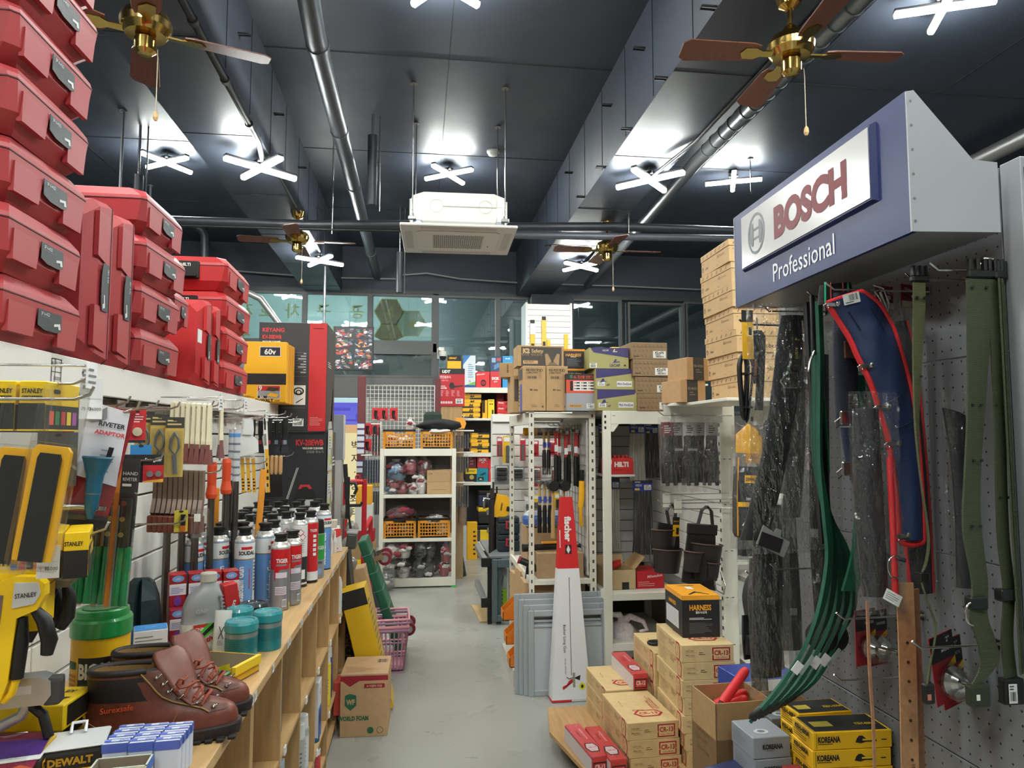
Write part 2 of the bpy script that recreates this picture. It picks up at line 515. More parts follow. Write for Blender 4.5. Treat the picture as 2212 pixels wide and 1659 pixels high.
pipe('side_duct','grey pipe high on the far right beyond the blue sign',[(5.2,-2,4.15),(5.2,10.3,4.15)],0.075,mt((150,150,150),.4,.6))
pipe('refrigerant_pipe','black lagged pipe crossing the ceiling behind the air conditioner',[(-4.138,6.508,3.471),(-2.069,6.551,3.483),(-1.034,6.551,3.492),(-0.172,6.551,3.527),(0.345,6.551,3.527),(0.948,6.551,3.55),(1.853,6.551,3.589),(3.103,6.551,3.593),(4.827,6.551,3.602)],0.042,PIPEB)
pipe('drain_pipe','straight dark grey pipe crossing the ceiling under the black lagged pipe',[(0.172,6.465,3.429),(3.103,6.465,3.49),(4.827,6.465,3.507)],0.035,mt((70,73,80),.4))
pipe('cable_run','thin black cables strung across the ceiling below the lagged pipe',[(-4.1,6.5,3.40),(-2.1,6.5,3.425),(-1.1,6.5,3.435),(-.2,6.5,3.45),(.6,6.5,3.50)],0.012,BLACK,'cable')
pipe('conduit','thin pale conduit clipped along the wall above the back windows',[(-2.6,10.4,3.92),(-1.35,10.4,3.86),(-1.1,10.4,3.865),(-.35,10.4,3.87),(-.28,10.4,3.93),(.1,10.4,3.97),(.6,10.4,3.90),(1.6,10.4,3.86),(3.0,10.4,3.86),(4.4,10.4,3.84)],0.011,mt((150,152,150),.4),'conduit')
pipe('beam_cable','bundle of black cables clipped under the edge of the left beam',[(-1.15,-1,SOFF-.02),(-1.15,5.1,SOFF-.02),(-1.17,5.32,SOFF-.06)],0.02,BLACK,'cable',seams=[((-1.15,y,SOFF-.02),(-1.15,y+.03,SOFF-.02))for y in(3.6,4.2,4.8)])
pipe('beam_wire','black cable clipped along the left beam beyond the cross lamp',[(-1.17,5.45,SOFF-.05),(-1.13,5.8,SOFF-.02),(-1.13,8.1,SOFF-.02)],0.014,BLACK,'cable')
pipe('lamp_cable','black cable along the right beam edge ending at the cross lamp',[(1.94,0,SOFF-.015),(1.94,4.7,SOFF-.015),(1.86,5.0,SOFF-.05),(1.8,5.2,SOFF-.08)],0.014,BLACK,'cable')
pipe('far_lamp_cable','black cable hanging from the right beam to the farthest lamp',[(1.96,7.0,SOFF-.02),(1.95,7.5,SOFF-.05),(1.93,7.85,SOFF-.10),(1.89,8.02,SOFF-.09)],0.010,BLACK,'cable')
pipe('flexible_conduit','silver flexible conduit arching down behind the red cases',[(-1.95,6.9,3.0),(-1.75,6.9,2.98),(-1.5,6.9,2.86),(-1.32,6.9,2.62),(-1.26,6.9,2.35),(-1.25,6.9,0)],0.03,mt((165,165,160),.35,.7),'conduit')
for i,(x,y,z0,z1,r,m,lab)in enumerate([
(-1.17,8.9,1.4,CEIL,.016,mt((120,122,125),.4,.5),'grey vertical conduit dropping from the ceiling behind the black vacuum box'),
(-.42,7.2,3.85,CEIL,.008,CHROME,'thin steel rod hanging beside the far end of the dark round pipe'),
(-2.55,6.3,2.2,CEIL,.012,mt((110,112,116),.4,.5),'thin grey rod hanging from the ceiling behind the red cases'),
(-3.0,8.2,2.5,CEIL,.014,mt((84,86,90),.4),'dark rod dropping from the ceiling behind the upper red cases'),
(-.80,6.5,3.40,CEIL,.007,CHROME,'thin steel rod carrying the cables beside the left beam'),
(1.99,6.5,3.46,CEIL,.008,CHROME,'steel rod carrying the crossing pipes beyond the right beam'),
(3.3,6.6,4.0,CEIL,.006,CHROME,'thin rod hanging from the ceiling near the blue sign')]):
 t=thing('hanger_rod',lab,'rod',(x,y,z0))
 one_tube('shaft',t,[(0,0,0),(0,0,z1-z0)],r,m,8)
 one_lathe('anchor',t,[(.03,-.012),(.03,0)],m,(0,0,z1-z0),10)
for k,(x,y,z0,h,lab)in enumerate([(-.42,6.1,3.55,.62,'dark sleeve pipe hanging from the ceiling right of the dark round pipe'),(-.25,8.6,3.3,.5,'short dark sleeve pipe farther back beside the dark round pipe'),
(-2.52,6.6,3.55,.35,'short chrome tipped pipe above the red case stack')]):
 t=thing('sleeve_pipe',lab,'pipe',(x,y,z0))
 one_lathe('sleeve',t,[(.042,0),(.042,h)],PIPEB,n=14)
 one_lathe('rod',t,[(.012,h),(.012,CEIL-z0)],CHROME,n=8)
 one_tube('side_rod',t,[(.06,.02,0),(.06,.02,CEIL-z0)],.008,mt((90,92,96),.4,.5),6)
t=thing('elbow_pipe','dark elbowed vent pipe hanging from the ceiling at the far left','pipe',(-2.75,9.4,3.7))
one_tube('elbow',t,[(0,0,0),(0,0,.42),(-.03,0,.5),(-.12,0,.56),(-.2,0,.66)],.055,mt((80,84,88),.4,.5),12)
t=thing('junction_box','small pale junction box on the conduit above the vacuum box','box',(-1.27,10.33,3.86))
one_box('cover',t,(-.11,-.03,-.13),(.11,.06,.16),mt((182,186,186)),.01)
b=MB();b.lathe([(.02,-.04),(.02,0)],GALV2,n=8);b.X=Matrix.Identity(4);b.build('screw',t)
# ---- smoke detectors
def detector(x,y,lab):
 t=thing('smoke_detector',lab,'smoke detector',(x,y,CEIL))
 one_lathe('base',t,[(.062,-.016),(.062,0)],mt((196,198,196)))
 one_lathe('sensor_dome',t,[(.02,-.05),(.045,-.042),(.055,-.016)],mt((206,208,205)))
detector(.70,6.75,'white round smoke detector on the ceiling behind the air conditioner')
detector(-2.72,5.75,'white round smoke detector on the ceiling above the red cases')
# ---- cross-shaped LED lamps
LED=mt((250,255,250),.4,LAMP_STRENGTH,'emit')
def led_lamp(x,y,z,a,lab,top,loc_group=None,ln=.57):
 t=thing('cross_lamp',lab,'lamp',(x,y,z),math.radians(a),loc_group)
 for i,(ang,dz)in enumerate(((0,0),(PI/2,.004))):
  h=MB();h.X=Matrix.Rotation(ang,4,'Z')
  h.box((-ln/2,-.024,.014+dz),(ln/2,.024,.034+dz),mt((30,30,32)),.004);h.build('housing',t)
  e=MB();e.X=Matrix.Rotation(ang,4,'Z')
  pf=[(-.021,.012),(-.021,-.006),(-.012,-.018),(.012,-.018),(.021,-.006),(.021,.012)]
  r=[[(sx,y_,z_+dz)for y_,z_ in pf]for sx in(-ln/2+.002,ln/2-.002)]
  e.rings(r,LED,False);e.build('light_bar',t)
 one_box('canopy',t,(-.05,-.05,.036),(.05,.05,.06),mt((40,40,42)),.006)
 if top>z+.08:
  one_tube('drop_rod',t,[(0,0,.06),(0,0,top-z)],.006,mt((120,120,120),.4,.6),6)
for x,y,z,a,lab,top in[
(-2.48,7.17,4.24,57,'white cross lamp close to the ceiling above the red cases, nearest the left wall',CEIL),
(-1.19,5.385,3.56,40,'large white cross lamp fixed under the left concrete beam',SOFF),
(.28,7.12,4.24,55,'white cross lamp on the ceiling directly behind the air conditioner',CEIL),
(1.78,5.24,3.56,47,'large white cross lamp fixed under the right concrete beam',SOFF),
(3.27,6.93,4.24,-23,'white upright cross lamp just past the tip of the blue sign',CEIL),
(-1.137,8.2,3.56,33,'far white cross lamp under the left beam behind the small fan',SOFF),
(1.89,8.06,3.56,36,'far white cross lamp under the right beam beside the hanging fan',SOFF),
(.117,4.05,4.24,38,'white cross lamp on the ceiling at the top edge, in front of the air conditioner',CEIL),
(3.25,3.87,4.24,-23,'white cross lamp on the ceiling above the blue sign',CEIL)]:
 led_lamp(x,y,z,a,lab,top)
# lamps of the same rows over the part of the shop behind the viewer
for x,y,z in[(-2.48,4.0,4.24),(-2.48,1.2,4.24),(-1.19,1.9,3.56),(-1.19,-.6,3.56),(.15,1.2,4.24),(.15,-1.4,4.24),(1.78,1.7,3.56),(1.78,-.8,3.56),(3.25,.9,4.24),(-3.9,5.5,4.24),(4.9,1.6,4.24)]:
 led_lamp(x,y,z,42,'white cross lamp on the ceiling over the unseen front of the shop',CEIL if z>4 else SOFF,'cross lamps over the front of the shop')
# ---- ceiling fans
BRASS=mt((196,164,92),.18,1.0)
BLADE=mt((112,66,48),.45,0,'wood')
BLADE2=mt((128,84,60),.5,0,'wood')
def fan(x,y,z,a,lab,R=.535,bladem=BLADE):
 t=thing('ceiling_fan',lab,'fan',(x,y,z),math.radians(a))
 one_lathe('downrod',t,[(.012,.12),(.012,SOFF-z-.05)],BRASS,n=10)
 one_lathe('canopy',t,[(.02,SOFF-z-.07),(.05,SOFF-z-.05),(.065,SOFF-z)],BRASS,n=18)
 one_lathe('motor_housing',t,[(.03,-.035),(.085,-.03),(.105,0),(.11,.03),(.095,.065),(.05,.085),(.03,.12),(.014,.135)],BRASS,n=24)
 one_lathe('switch_cup',t,[(.0,-.118),(.03,-.115),(.046,-.10),(.046,-.045),(.035,-.035)],BRASS,n=20)
 for k in range(4):
  q=math.radians(90*k)
  b=MB();b.X=Matrix.Rotation(q,4,'Z')@Matrix.Rotation(math.radians(11),4,'X')
  out=[(.16,-.045),(.20,-.058),(R-.03,-.07),(R,-.045),(R,.045),(R-.03,.07),(.20,.058),(.16,.045)]
  b.prism(out,-.012,-.006,bladem)
  bl=b.build('blade',t)
  b=MB();b.X=Matrix.Rotation(q,4,'Z')@Matrix.Rotation(math.radians(11),4,'X')
  b.prism([(.07,-.02),(.15,-.018),(.18,-.036),(.23,-.034),(.25,0),(.23,.034),(.18,.036),(.15,.018),(.07,.02)],-.019,-.012,BRASS)
  b.build('blade_iron',bl)
 b=MB();b.tube([(.05,-.02,-.09),(.052,-.022,-.13),(.052,-.022,-.38)],.0025,mt((150,140,120),.4,.6),5);ch=b.build('pull_chain',t)
 one_lathe('pull_knob',ch,[(.003,-.0),(.010,-.012),(.012,-.032),(.006,-.045)],mt((196,160,110)),(.052,-.022,-.375),10)
fan(-1.235,3.25,3.38,20,'brass ceiling fan with brown blades under the left beam, beside the red cases')
fan(1.75,3.06,3.39,-4,'brass ceiling fan with brown blades near the blue sign')
fan(-1.15,6.75,3.40,2,'small far brass ceiling fan under the left beam above the vacuum boxes')
fan(1.83,6.70,3.40,0,'far ceiling fan under the right beam above the shoe boxes')
# ---- ceiling cassette air conditioner
AC=mt((226,226,218))
t=thing('air_conditioner','white four-way cassette air conditioner hung on rods from the ceiling','air conditioner',(.31,5.84,3.2),math.radians(-1.5))
b=MB();W,D=.46,.42
rr=[]
for z,k in((.03,.80),(.05,.83),(.12,.84),(.25,.83),(.285,.80)):
 w,d,c=W*k,D*k,.09
 rr.append([(-w+c,-d,z),(w-c,-d,z),(w,-d+c,z),(w,d-c,z),(w-c,d,z),(-w+c,d,z),(-w,d-c,z),(-w,-d+c,z)])
b.rings(rr,AC)
F=Fr((-W*.84,-D*.84-.001,.05),(1,0,0),(0,0,1),2*W*.84,.2)
for u in(.27,.77):b.oval(F,u,.60,.055,.055,mt((196,196,188),.6),.003,inner=.92)
b.rect(F,.33,.58,.95,.63,mt((206,206,198),.6),.003)
for sx in(-1,1):
 for k in range(6):
  b.box((sx*W*.835-.008,-D*.62+k*.02,.07),(sx*W*.835+.008,-D*.62+k*.02+.01,.25),mt((205,205,198),.6))
b.build('body',t)
one_box('drain_pan',t,(-W*.80,-D*.80,.008),(W*.80,D*.80,.06),mt((150,154,160),.3,.8),.004)
b=MB();b.box((-W,-D,-.012),(W,D,.012),mt((214,212,206),.45),.010);pn=b.build('panel',t)
b=MB();b.prism([(-.30,-.29),(.30,-.29),(.33,-.26),(.33,.26),(.30,.29),(-.30,.29),(-.33,.26),(-.33,-.26)],.0125,.019,mt((222,220,214),.45),Fr((0,0,0),(1,0,0),(0,-1,0),1,1));gp=b.build('grille_panel',pn)
b=MB();b.box((-.21,-.20,-.0205),(.21,.20,-.0192),mt((198,196,190),.6))
for i in range(24):
 for j in range(9):
  x0=-.20+i*.0168;y0=-.19+j*.0425
  b.box((x0,y0+(i%2)*.012,-.0212),(x0+.010,y0+.026+(i%2)*.012,-.0204),mt((112,110,106),.8))
b.build('grille',gp)
one_box('badge',gp,(.255,.10,-.0205),(.262,.14,-.0195),INK)
for(x0,y0,x1,y1)in((-.30,-.385,.30,-.33),(-.30,.33,.30,.385),(-.43,-.25,-.37,.25),(.37,-.25,.43,.25)):
 one_box('air_flap',pn,(x0,y0,-.0145),(x1,y1,-.0118),mt((190,186,180)),.001)
for sx in(-1,1):
 for sy in(-1,1):
  x,y=sx*.365,sy*.36
  b=MB();b.tube([(x,y,.06),(x,y,CEIL-3.2)],.006,CHROME,6);hr=b.build('hanger_rod',t)
  b=MB();b.box((x-.03,y-.02,.05),(x+.03,y+.02,.075),STEEL,.003);b.lathe([(.012,.075),(.012,.10)],STEEL,(x,y,0),6);b.build('bracket',hr)
  one_lathe('anchor',hr,[(.03,CEIL-3.2-.012),(.022,CEIL-3.2-.003)],mt((110,100,92),.6),(x,y,0),10)
# ================================================================== LEFT SIDE: wall display, counter
CASE=mt((166,56,60),.48,0,'grain')
CASE2=mt((184,44,46),.45,0,'grain')
SEAM=mt((84,24,30),.6)
PLATE=mt((58,62,64))
HR=PI/2
# ---- display gondola along the left wall
g=thing('wall_gondola','long white slatted wall display under the red tool cases','shelving',(0,0,0))
one_box('top_shelf',g,(-1.45,.6,1.735),(-.915,4.72,1.755),WHITE,.002)
for y0,y1 in((.6,2.075),(2.078,3.40),(3.403,4.72)):
 b=MB();b.box((-.915,y0,1.668),(-.897,y1,1.758),WHITE,.002)
 F=Fr((-.8965,y0,1.668),(0,1,0),(0,0,1),y1-y0,.09)
 b.oval(F,.02,.55,.006,.006,STEEL);b.oval(F,.97,.62,.004,.004,INK)
 if y0<1:
  u=(1.865-y0)/(y1-y0);L_=.05/(y1-y0)
  for(a,c,d,e)in((u,.12,u+L_,.14),(u,.48,u+L_,.50),(u,.84,u+L_,.86),(u,.12,u+.002,.86),(u+L_-.002,.12,u+L_,.86),(u+.012,.12,u+.0135,.86)):
   b.rect(F,a,c,d,e,INK)
  b.txt(F,'체결공구',u+.02,.70,.012,INK);b.txt(F,'30000',u+.02,.32,.010,INK)
 for uu in([.93,.965]if y0>3 else[.97]):
  b.lines(F,uu,.2,uu+.012,.9,5,mt((120,120,118),.6),.5)
 b.build('rail',g)
for k in range(8):
 z0=.80+k*.11
 for y0,y1 in((.6,2.0),(2.005,3.4),(3.405,4.72)):
  b=MB();b.box((-1.0,y0,z0),(-.975,y1,z0+.102),mt((222,220,212),.45),.002)
  b.build('slat_panel',g)
one_box('back_panel',g,(-1.02,.6,.3),(-1.001,4.72,1.735),mt((120,118,114),.6))
for y in(.62,2.0,3.4,4.70):
 one_box('upright',g,(-1.06,y-.02,0),(-1.02,y+.02,1.735),WHITE,.002)
for y in(1.28,1.75,2.12,2.3,2.55,3.1,3.7,4.3):
 one_box('clip',g,(-.965,y-.03,1.64),(-.90,y+.03,1.664),CHROME,.002)
# ---- red tool cases on top
def tool_case(w,d,h,m,lab=None,text='SF 6-A22',latch=True,latch_text=None):
 """front (label side) to -Y, hinge and carrying side to -X"""
 t=thing('tool_case','red tool case','tool case',(0,0,0))
 def ring(z,i,c):
  a,e=w/2-i,d/2-i
  return[(-a+c,-e,z),(a-c,-e,z),(a,-e+c,z),(a,e-c,z),(a-c,e,z),(-a+c,e,z),(-a,e-c,z),(-a,-e+c,z)]
 s=h*.70
 b=MB();b.rings([ring(0,.032,.03),ring(h*.05,.026,.03),ring(h*.26,.004,.022),ring(s,0,.014)],m)
 F=Fr((-w/2,-d/2,0),(1,0,0),(0,0,1),w,h)
# moulded panels on the front
 for pts in([(.09,.16),(.36,.16),(.40,.60),(.09,.60)],[(.66,.10),(.90,.10),(.93,.58),(.66,.58)]):
  b.prism([(u*w,v*h)for u,v in pts],-.010,.0022,m,F)
 b.build('shell',t)
 b=MB();b.rings([ring(s+.001,-.001,.014),ring(s+.004,-.001,.014)],SEAM);b.build('seam',t)
 b=MB();b.rings([ring(s+.004,0,.014),ring(h*.80,.002,.016),ring(h*.97,.020,.03),ring(h,.026,.034)],m);lid=b.build('lid',t)
 b=MB()
 lw,lh=w*.29,h*.25
 pl=[(-lw/2,0),(-lw/2,lh),(lw/2,lh),(lw/2,-lh*.06),(lw*.30,-lh*.22),(-lw*.22,-lh*.22)]
 G=Fr((w*.04,-d/2-.004,h*.36),(1,0,0),(0,0,1),1,1)
 b.prism(pl,0,.0015,PLATE,G)
 G2=Fr(G.at(-lw/2,0,.0015),(1,0,0),(0,0,1),lw,lh)
 b.txt(G2,text,.10,.78,lh*.20,mt((200,202,202)),.01,'l',maxw=lw*.55)
 b.rect(G2,.08,.58,.55,.60,mt((120,124,126)))
 b.poly(G2,[(.66,.30),(.92,.42),(.96,.05),(.86,.02),(.84,.22),(.66,.14)],mt((214,216,216)))
 b.build('label',t)
 if latch:
  b=MB();b.box((-w/2-.010,-d*.16,h*.30),(-w/2+.006,d*.16,h*.82),BLACK if latch_text else m,.004)
  if latch_text:
   LF=Fr((-w/2-.011,d*.16,h*.30),(0,-1,0),(0,0,1),d*.32,h*.52)
   b.txt(LF,latch_text,.5,.78,h*.09,WHITE,.03,maxw=d*.26)
  lt=b.build('latch',t)
  b=MB()
  b.box((-w/2-.022,-d*.13,h*.34),(-w/2-.012,d*.13,h*.44),BLACK if latch_text else SEAM,.003)
  b.box((-w/2-.014,-d*.13,h*.36),(-w/2-.004,-d*.10,h*.44),BLACK if latch_text else SEAM);b.box((-w/2-.014,d*.10,h*.36),(-w/2-.004,d*.13,h*.44),BLACK if latch_text else SEAM)
  b.build('handle',t)
 return t
ZS=1.756
p0=tool_case(.375,.40,.154,CASE)
p0['label']='red tool case at the bottom of the tall nearest stack'
for i in range(7):
 o=p0 if i==0 else dup(p0)
 o['label']='red tool case at the bottom of the tall nearest stack' if i==0 else 'red tool case, %s from the bottom of the tall nearest stack'%ORD[i]
 o['group']='red tool cases on top of the display'
 o.location=(-1.085+[0,.006,.0,.008,.002,.01,.004][i],1.80+[0,-.02,0,-.012,.004,.0,.008][i],ZS+.1545*i);o.rotation_euler=(0,0,HR+[0,.03,-.01,.02,0,-.02,.01][i])
GRP='red tool cases on top of the display'
pv=tool_case(.465,.36,.150,CASE,text='SBT 4-22',latch=False)
for i,(y,lab)in enumerate(((2.035,'upright red tool case standing right beside the tall nearest stack'),(2.190,'upright red tool case standing second beside the tall nearest stack'))):
 o=pv if i==0 else dup(pv)
 tag(o,lab,'tool case',GRP);o.location=(-1.065,y,ZS+.2325);o.rotation_euler=(0,PI/2,HR)
pc=tool_case(.385,.38,.150,CASE,text='SIW 6-22',latch=False)
for i in range(4):
 o=pc if i==0 else dup(pc)
 tag(o,'red tool case, %s from the bottom of the middle stack of four'%ORD[i],'tool case',GRP)
 o.location=(-1.07+[0,.0,.01,.0][i],2.555+[.0,-.012,.004,.0][i],ZS+.151*i);o.rotation_euler=(0,0,HR+[0,.0,-.02,.01][i])
for i,z in enumerate((ZS,ZS+.151)):
 o=dup(pc);tag(o,('lower' if i==0 else 'upper')+' red tool case half hidden behind the middle stack of four','tool case',GRP)
 o.location=(-1.13,2.955-.02,z+.06*i);o.rotation_euler=(0,0,HR)
 if i==0:o.scale=(.40,1,1.38);o.location=(-1.20,2.84,ZS)
 else:o.scale=(.45,1,.95);o.location=(-1.10,2.845,ZS+.2095)
pv2=tool_case(.375,.36,.135,CASE2,text='TE 2-22',latch=False)
for i,(y,lab)in enumerate(((3.055,'nearer of two upright red tool cases beside the far stack'),(3.192,'farther of two upright red tool cases beside the far stack'))):
 o=pv2 if i==0 else dup(pv2)
 tag(o,lab,'tool case',GRP);o.location=(-1.065,y,ZS+.1875);o.rotation_euler=(0,PI/2,HR)
pe=tool_case(.475,.36,.156,CASE2,text='SF 4-22',latch_text='HILTI')
for i in range(4):
 o=pe if i==0 else dup(pe)
 tag(o,'red tool case with black latch, %s from the bottom of the far stack'%ORD[i],'tool case',GRP)
 o.location=(-1.065,3.60+[0,.005,.01,-.005][i],ZS+.157*i);o.rotation_euler=(0,0,HR+[0,.02,-.01,.02][i])
ob=tool_case(.43,.34,.15,mt((44,46,50),.5,0,'grain'),text='TE',latch=True)
tag(ob,'black tool case beside the top red case of the far stack','tool case')
ob.location=(-1.43,3.60,ZS+.157*3);ob.rotation_euler=(0,0,HR)
b=MB();F=Fr((-.215-.012,.17,0),(0,-1,0),(0,0,1),.34,.15)
b.rect(F,.44,.30,.56,.40,mt((190,192,192)),.012);b.rect(F,.47,.24,.53,.46,mt((190,192,192)),.0125);b.build('emblem',ob)
for k in range(3):
 o=dup(ob,(-1.43,3.60,ZS+.157*k),(0,0,HR),'black tool case in the row behind the far red stack, %s from the bottom'%ORD[k])
carton('paper_note','blank white card tucked between the upright red cases','card',(-.882,2.985,1.93),(.05,.004,.055),HR,PRICE)
# ---- boxes at the far end of the gondola
def deco_dw60(b,F):
 f=F['f']
 b.rect(f,0,.30,1,.48,INK);b.rect(f,0,0,1,.02,mt((150,110,20)))
 b.rect(f,.36,.76,.86,.92,WHITE);b.rect(f,.375,.77,.845,.91,INK,.0012);b.txt(f,'60v',.61,.84,.034,WHITE,.03,maxw=.10,off=.002)
 b.rect(f,.33,.075,.87,.285,WHITE);b.rect(f,.34,.20,.86,.28,mt((190,40,40)),.0012)
 b.rect(f,.34,.08,.86,.20,mt((150,150,146)),.0012);b.rect(f,.34,.08,.56,.115,INK,.0014)
 b.txt(f,'9',.40,.245,.03,WHITE,.03,off=.002);b.poly(f,[(.52,.21),(.60,.26),(.82,.25),(.84,.21),(.70,.19)],mt((60,52,30)),.002)
 b.poly(f,[(.56,.12),(.64,.165),(.83,.14),(.78,.095)],DWY,.002);b.txt(f,'8A',.44,.099,.014,WHITE,.02,off=.002)
 b.txt(f,'www.',.14,.045,.012,INK,.02,'c');b.txt(f,'DeWALT',.50,.045,.019,INK,.05);b.txt(f,'.com',.80,.045,.012,INK,.02)
 b.lines(f,.0,.085,.28,.12,2,INK)
carton('charger_box','yellow boxed charger kit with 60V badge at the end of the display','box',(-.93,4.48,1.757),(.25,.05,.375),0,DWY,deco_dw60)
for k in range(3):
 carton('charger_box','yellow charger kit box, %s behind the front one with the 60V badge'%ORD[k],'box',(-.935+.004*k,4.55+.062*k,1.757),(.255,.055,.372),0,mt((226,160,40)),group='yellow charger kit boxes')
CHAR=mt((46,47,50),.5,0,'card')
def deco_kv30(b,F):
 f,r=F['f'],F['r']
 b.rect(f,.745,0,1,1,mt((196,34,40)));b.rect(r,0,0,.03,1,mt((196,34,40)))
 b.txt(f,'KEYANG',.05,.93,.026,mt((214,60,64)),.03,'l');b.txt(f,'KV-30EWB',.05,.865,.026,mt((214,60,64)),.03,'l',.72)
 b.txt(f,'VACUUM CLEANER',.05,.82,.012,WHITE,.03,'l',.8)
 for i in range(8):
  b.rect(f,.42,.72-.025*i,.70,.722-.025*i,mt((130,130,130)));b.rect(f,.70-.04*(1+i%3),.708-.025*i,.70,.718-.025*i,mt((170,170,170)))
 b.rect(f,.36,.50,.70,.502,mt((110,110,110)));b.rect(f,.36,.44,.70,.442,mt((110,110,110)))
 b.rect(f,.50,.24,.70,.42,WHITE);b.oval(f,.60,.365,.034,.026,INK,.002,inner=.72);b.oval(f,.60,.355,.02,.016,INK,.002,inner=.6);b.poly(f,[(.56,.262),(.66,.30),(.67,.295),(.57,.255)],INK,.002)
 b.rect(f,.36,.21,.70,.213,mt((110,110,110)))
 b.sticker(f,.52,.045,.68,.115,3);b.lines(f,.77,.05,.97,.13,6,mt((230,160,160)),.3)
 b.rect(f,.80,.945,.95,.95,WHITE)
 b.rect(r,.1,0,1,1,mt((64,54,50)));b.lines(r,.2,.60,.6,.66,3,WHITE);b.poly(r,[(.6,.08),(.75,.10),(.85,.40),(.8,.42)],mt((150,60,60)));b.poly(r,[(.3,.02),(.8,.03),(.7,.10),(.4,.09)],mt((190,190,184)),.0012)
carton('vacuum_box','tall black and red vacuum cleaner carton, the upper of two','box',(-.82,4.98,1.59),(.43,.46,.71),0,CHAR,deco_kv30)
def deco_kv20(b,F):
 f,r=F['f'],F['r']
 red=mt((206,50,54))
 b.txt(f,'KV-20EWB',.95,.90,.038,red,.045,'r',.72);b.txt(f,'VACUUM CLEANER',.95,.845,.013,WHITE,.04,'r',.85);b.txt(f,'산업용 청소기',.95,.81,.014,mt((170,170,170)),0,'r')
 sl=mt((196,198,198),.4)
 b.poly(f,[(.28,.06),(.31,.06),(.60,.66),(.57,.66)],sl,.001);b.poly(f,[(.292,.06),(.30,.06),(.59,.66),(.582,.66)],INK,.0015)
 b.rect(f,.58,.15,.82,.36,sl);b.rect(f,.56,.10,.84,.21,mt((214,216,216),.4),.0014);b.rect(f,.58,.225,.82,.235,INK,.002)
 b.poly(f,[(.54,.36),(.86,.36),(.82,.46),(.60,.46)],mt((28,29,31),.4),.0014);b.poly(f,[(.60,.46),(.63,.50),(.76,.50),(.80,.46),(.75,.46),(.73,.48),(.66,.48),(.64,.46)],red,.002)
 b.rect(f,.70,.12,.83,.155,red,.002);b.poly(f,[(.75,.24),(.83,.26),(.83,.34),(.78,.33)],INK,.002)
 b.rect(f,.56,.0,.84,.075,mt((224,224,220)),.001);b.txt(f,'VACUUM',.70,.02,.016,mt((50,60,140)),.02,off=.002)
 b.rect(r,0,0,1,1,mt((70,60,54)));b.rect(r,.1,.78,.5,.83,mt((210,70,50)),.0012);b.rect(r,.15,.52,.6,.66,mt((200,170,120)),.0012);b.rect(r,.15,.30,.7,.44,mt((180,176,168)),.0012)
 b.lines(r,.65,.65,.95,.76,3,WHITE)
carton('vacuum_box','black vacuum cleaner carton under the black and red one','box',(-.815,5.02,.90),(.44,.48,.685),0,mt((38,39,43),.5,0,'card'),deco_kv20)
b=MB();b.box((-1.06,4.75,0),(-.57,5.45,.898),mt((206,204,196)),.004);b.box((-.571,4.78,.05),(-.566,5.42,.86),mt((186,184,178)))
tag(b.build('base_cabinet'),'plain pale low cabinet under the vacuum cartons','cabinet')
for k,(y,z,lab)in enumerate(((5.02,1.33,'upper clear-sleeved notice on the side of the vacuum cartons'),(5.02,1.04,'lower clear-sleeved notice on the side of the vacuum cartons'))):
 t=thing('notice_sheet',lab,'notice',(-.588,y-.14,z),HR)
 b=MB();b.box((-.11,-.004,0),(.11,0,.27),mt((196,198,196),.3),.001)
 F=Fr((-.11,-.0041,0),(1,0,0),(0,0,1),.22,.27)
 b.rect(F,.05,.05,.95,.95,mt((206,208,200)));b.rect(F,.18,.12,.5,.4,mt((206,200,60)),.0012);b.rect(F,.6,.15,.8,.55,mt((90,96,96)),.0012);b.lines(F,.15,.5,.55,.85,5,mt((110,112,112)));b.rect(F,.65,.7,.9,.9,mt((220,210,70)),.0012)
 b.build('sheet',t)
# ---- counter: long wooden shelf unit with pigeonholes
OAK=mt((194,158,108),.5,0,'wood')
OAKV=mt((186,150,102),.5,0,'woodz')
XF,XBK=-.416,-.93
c=thing('counter_shelf','long oak counter of open pigeonholes running down the left of the aisle','counter',(0,0,0))
one_box('countertop',c,(XBK,.55,.872),(XF+.006,4.37,.90),OAK,.002)
divs=[.75,1.15,1.55,1.94,1.958,2.35,2.735,3.125,3.55,3.97,4.355]
for y in divs:
 one_box('divider',c,(XBK+.01,y-.008,0),(XF,y+.008,.872),OAKV,.001)
for i in range(len(divs)-1):
 if divs[i+1]-divs[i]<.05:continue
 for z in(.055,.215,.555)if i>3 else(.055,.30,.60):
  one_box('shelf',c,(XBK+.01,divs[i]+.008,z-.016),(XF-.002,divs[i+1]-.008,z),OAK,.001)
one_box('back_board',c,(XBK,.75,.0),(XBK+.01,4.36,.872),mt((168,138,96),.6,0,'wood'))
b=MB();rn=random.Random(5)
F=Fr((XF+.0065,1.2,.872),(0,1,0),(0,0,1),3.1,.028)
y=1.9
while y<4.3:
 n=rn.choice((1,2,2,3))
 for k in range(n):
  u=(y-1.2+k*.035)/3.1
  b.rect(F,u,.05,u+.028/3.1,.95,PRICE,.0006);b.rect(F,u+.004/3.1,.3,u+.018/3.1,.7,mt((170,170,170),.6),.001)
 y+=.1+.035*n+rn.uniform(0,.12)
pt=b.build('price_strip',c);pt['label']='white price tickets stuck along the counter edge'
b=MB()
for y in(2.0,2.42,2.86,3.2,3.62,4.05):
 for z in(.555,.215):
  b.box((XF-.002,y,z-.02),(XF+.003,y+.03,z+.004),PRICE)
b.build('shelf_ticket',c)['label']='white price tickets on the shelf edges'
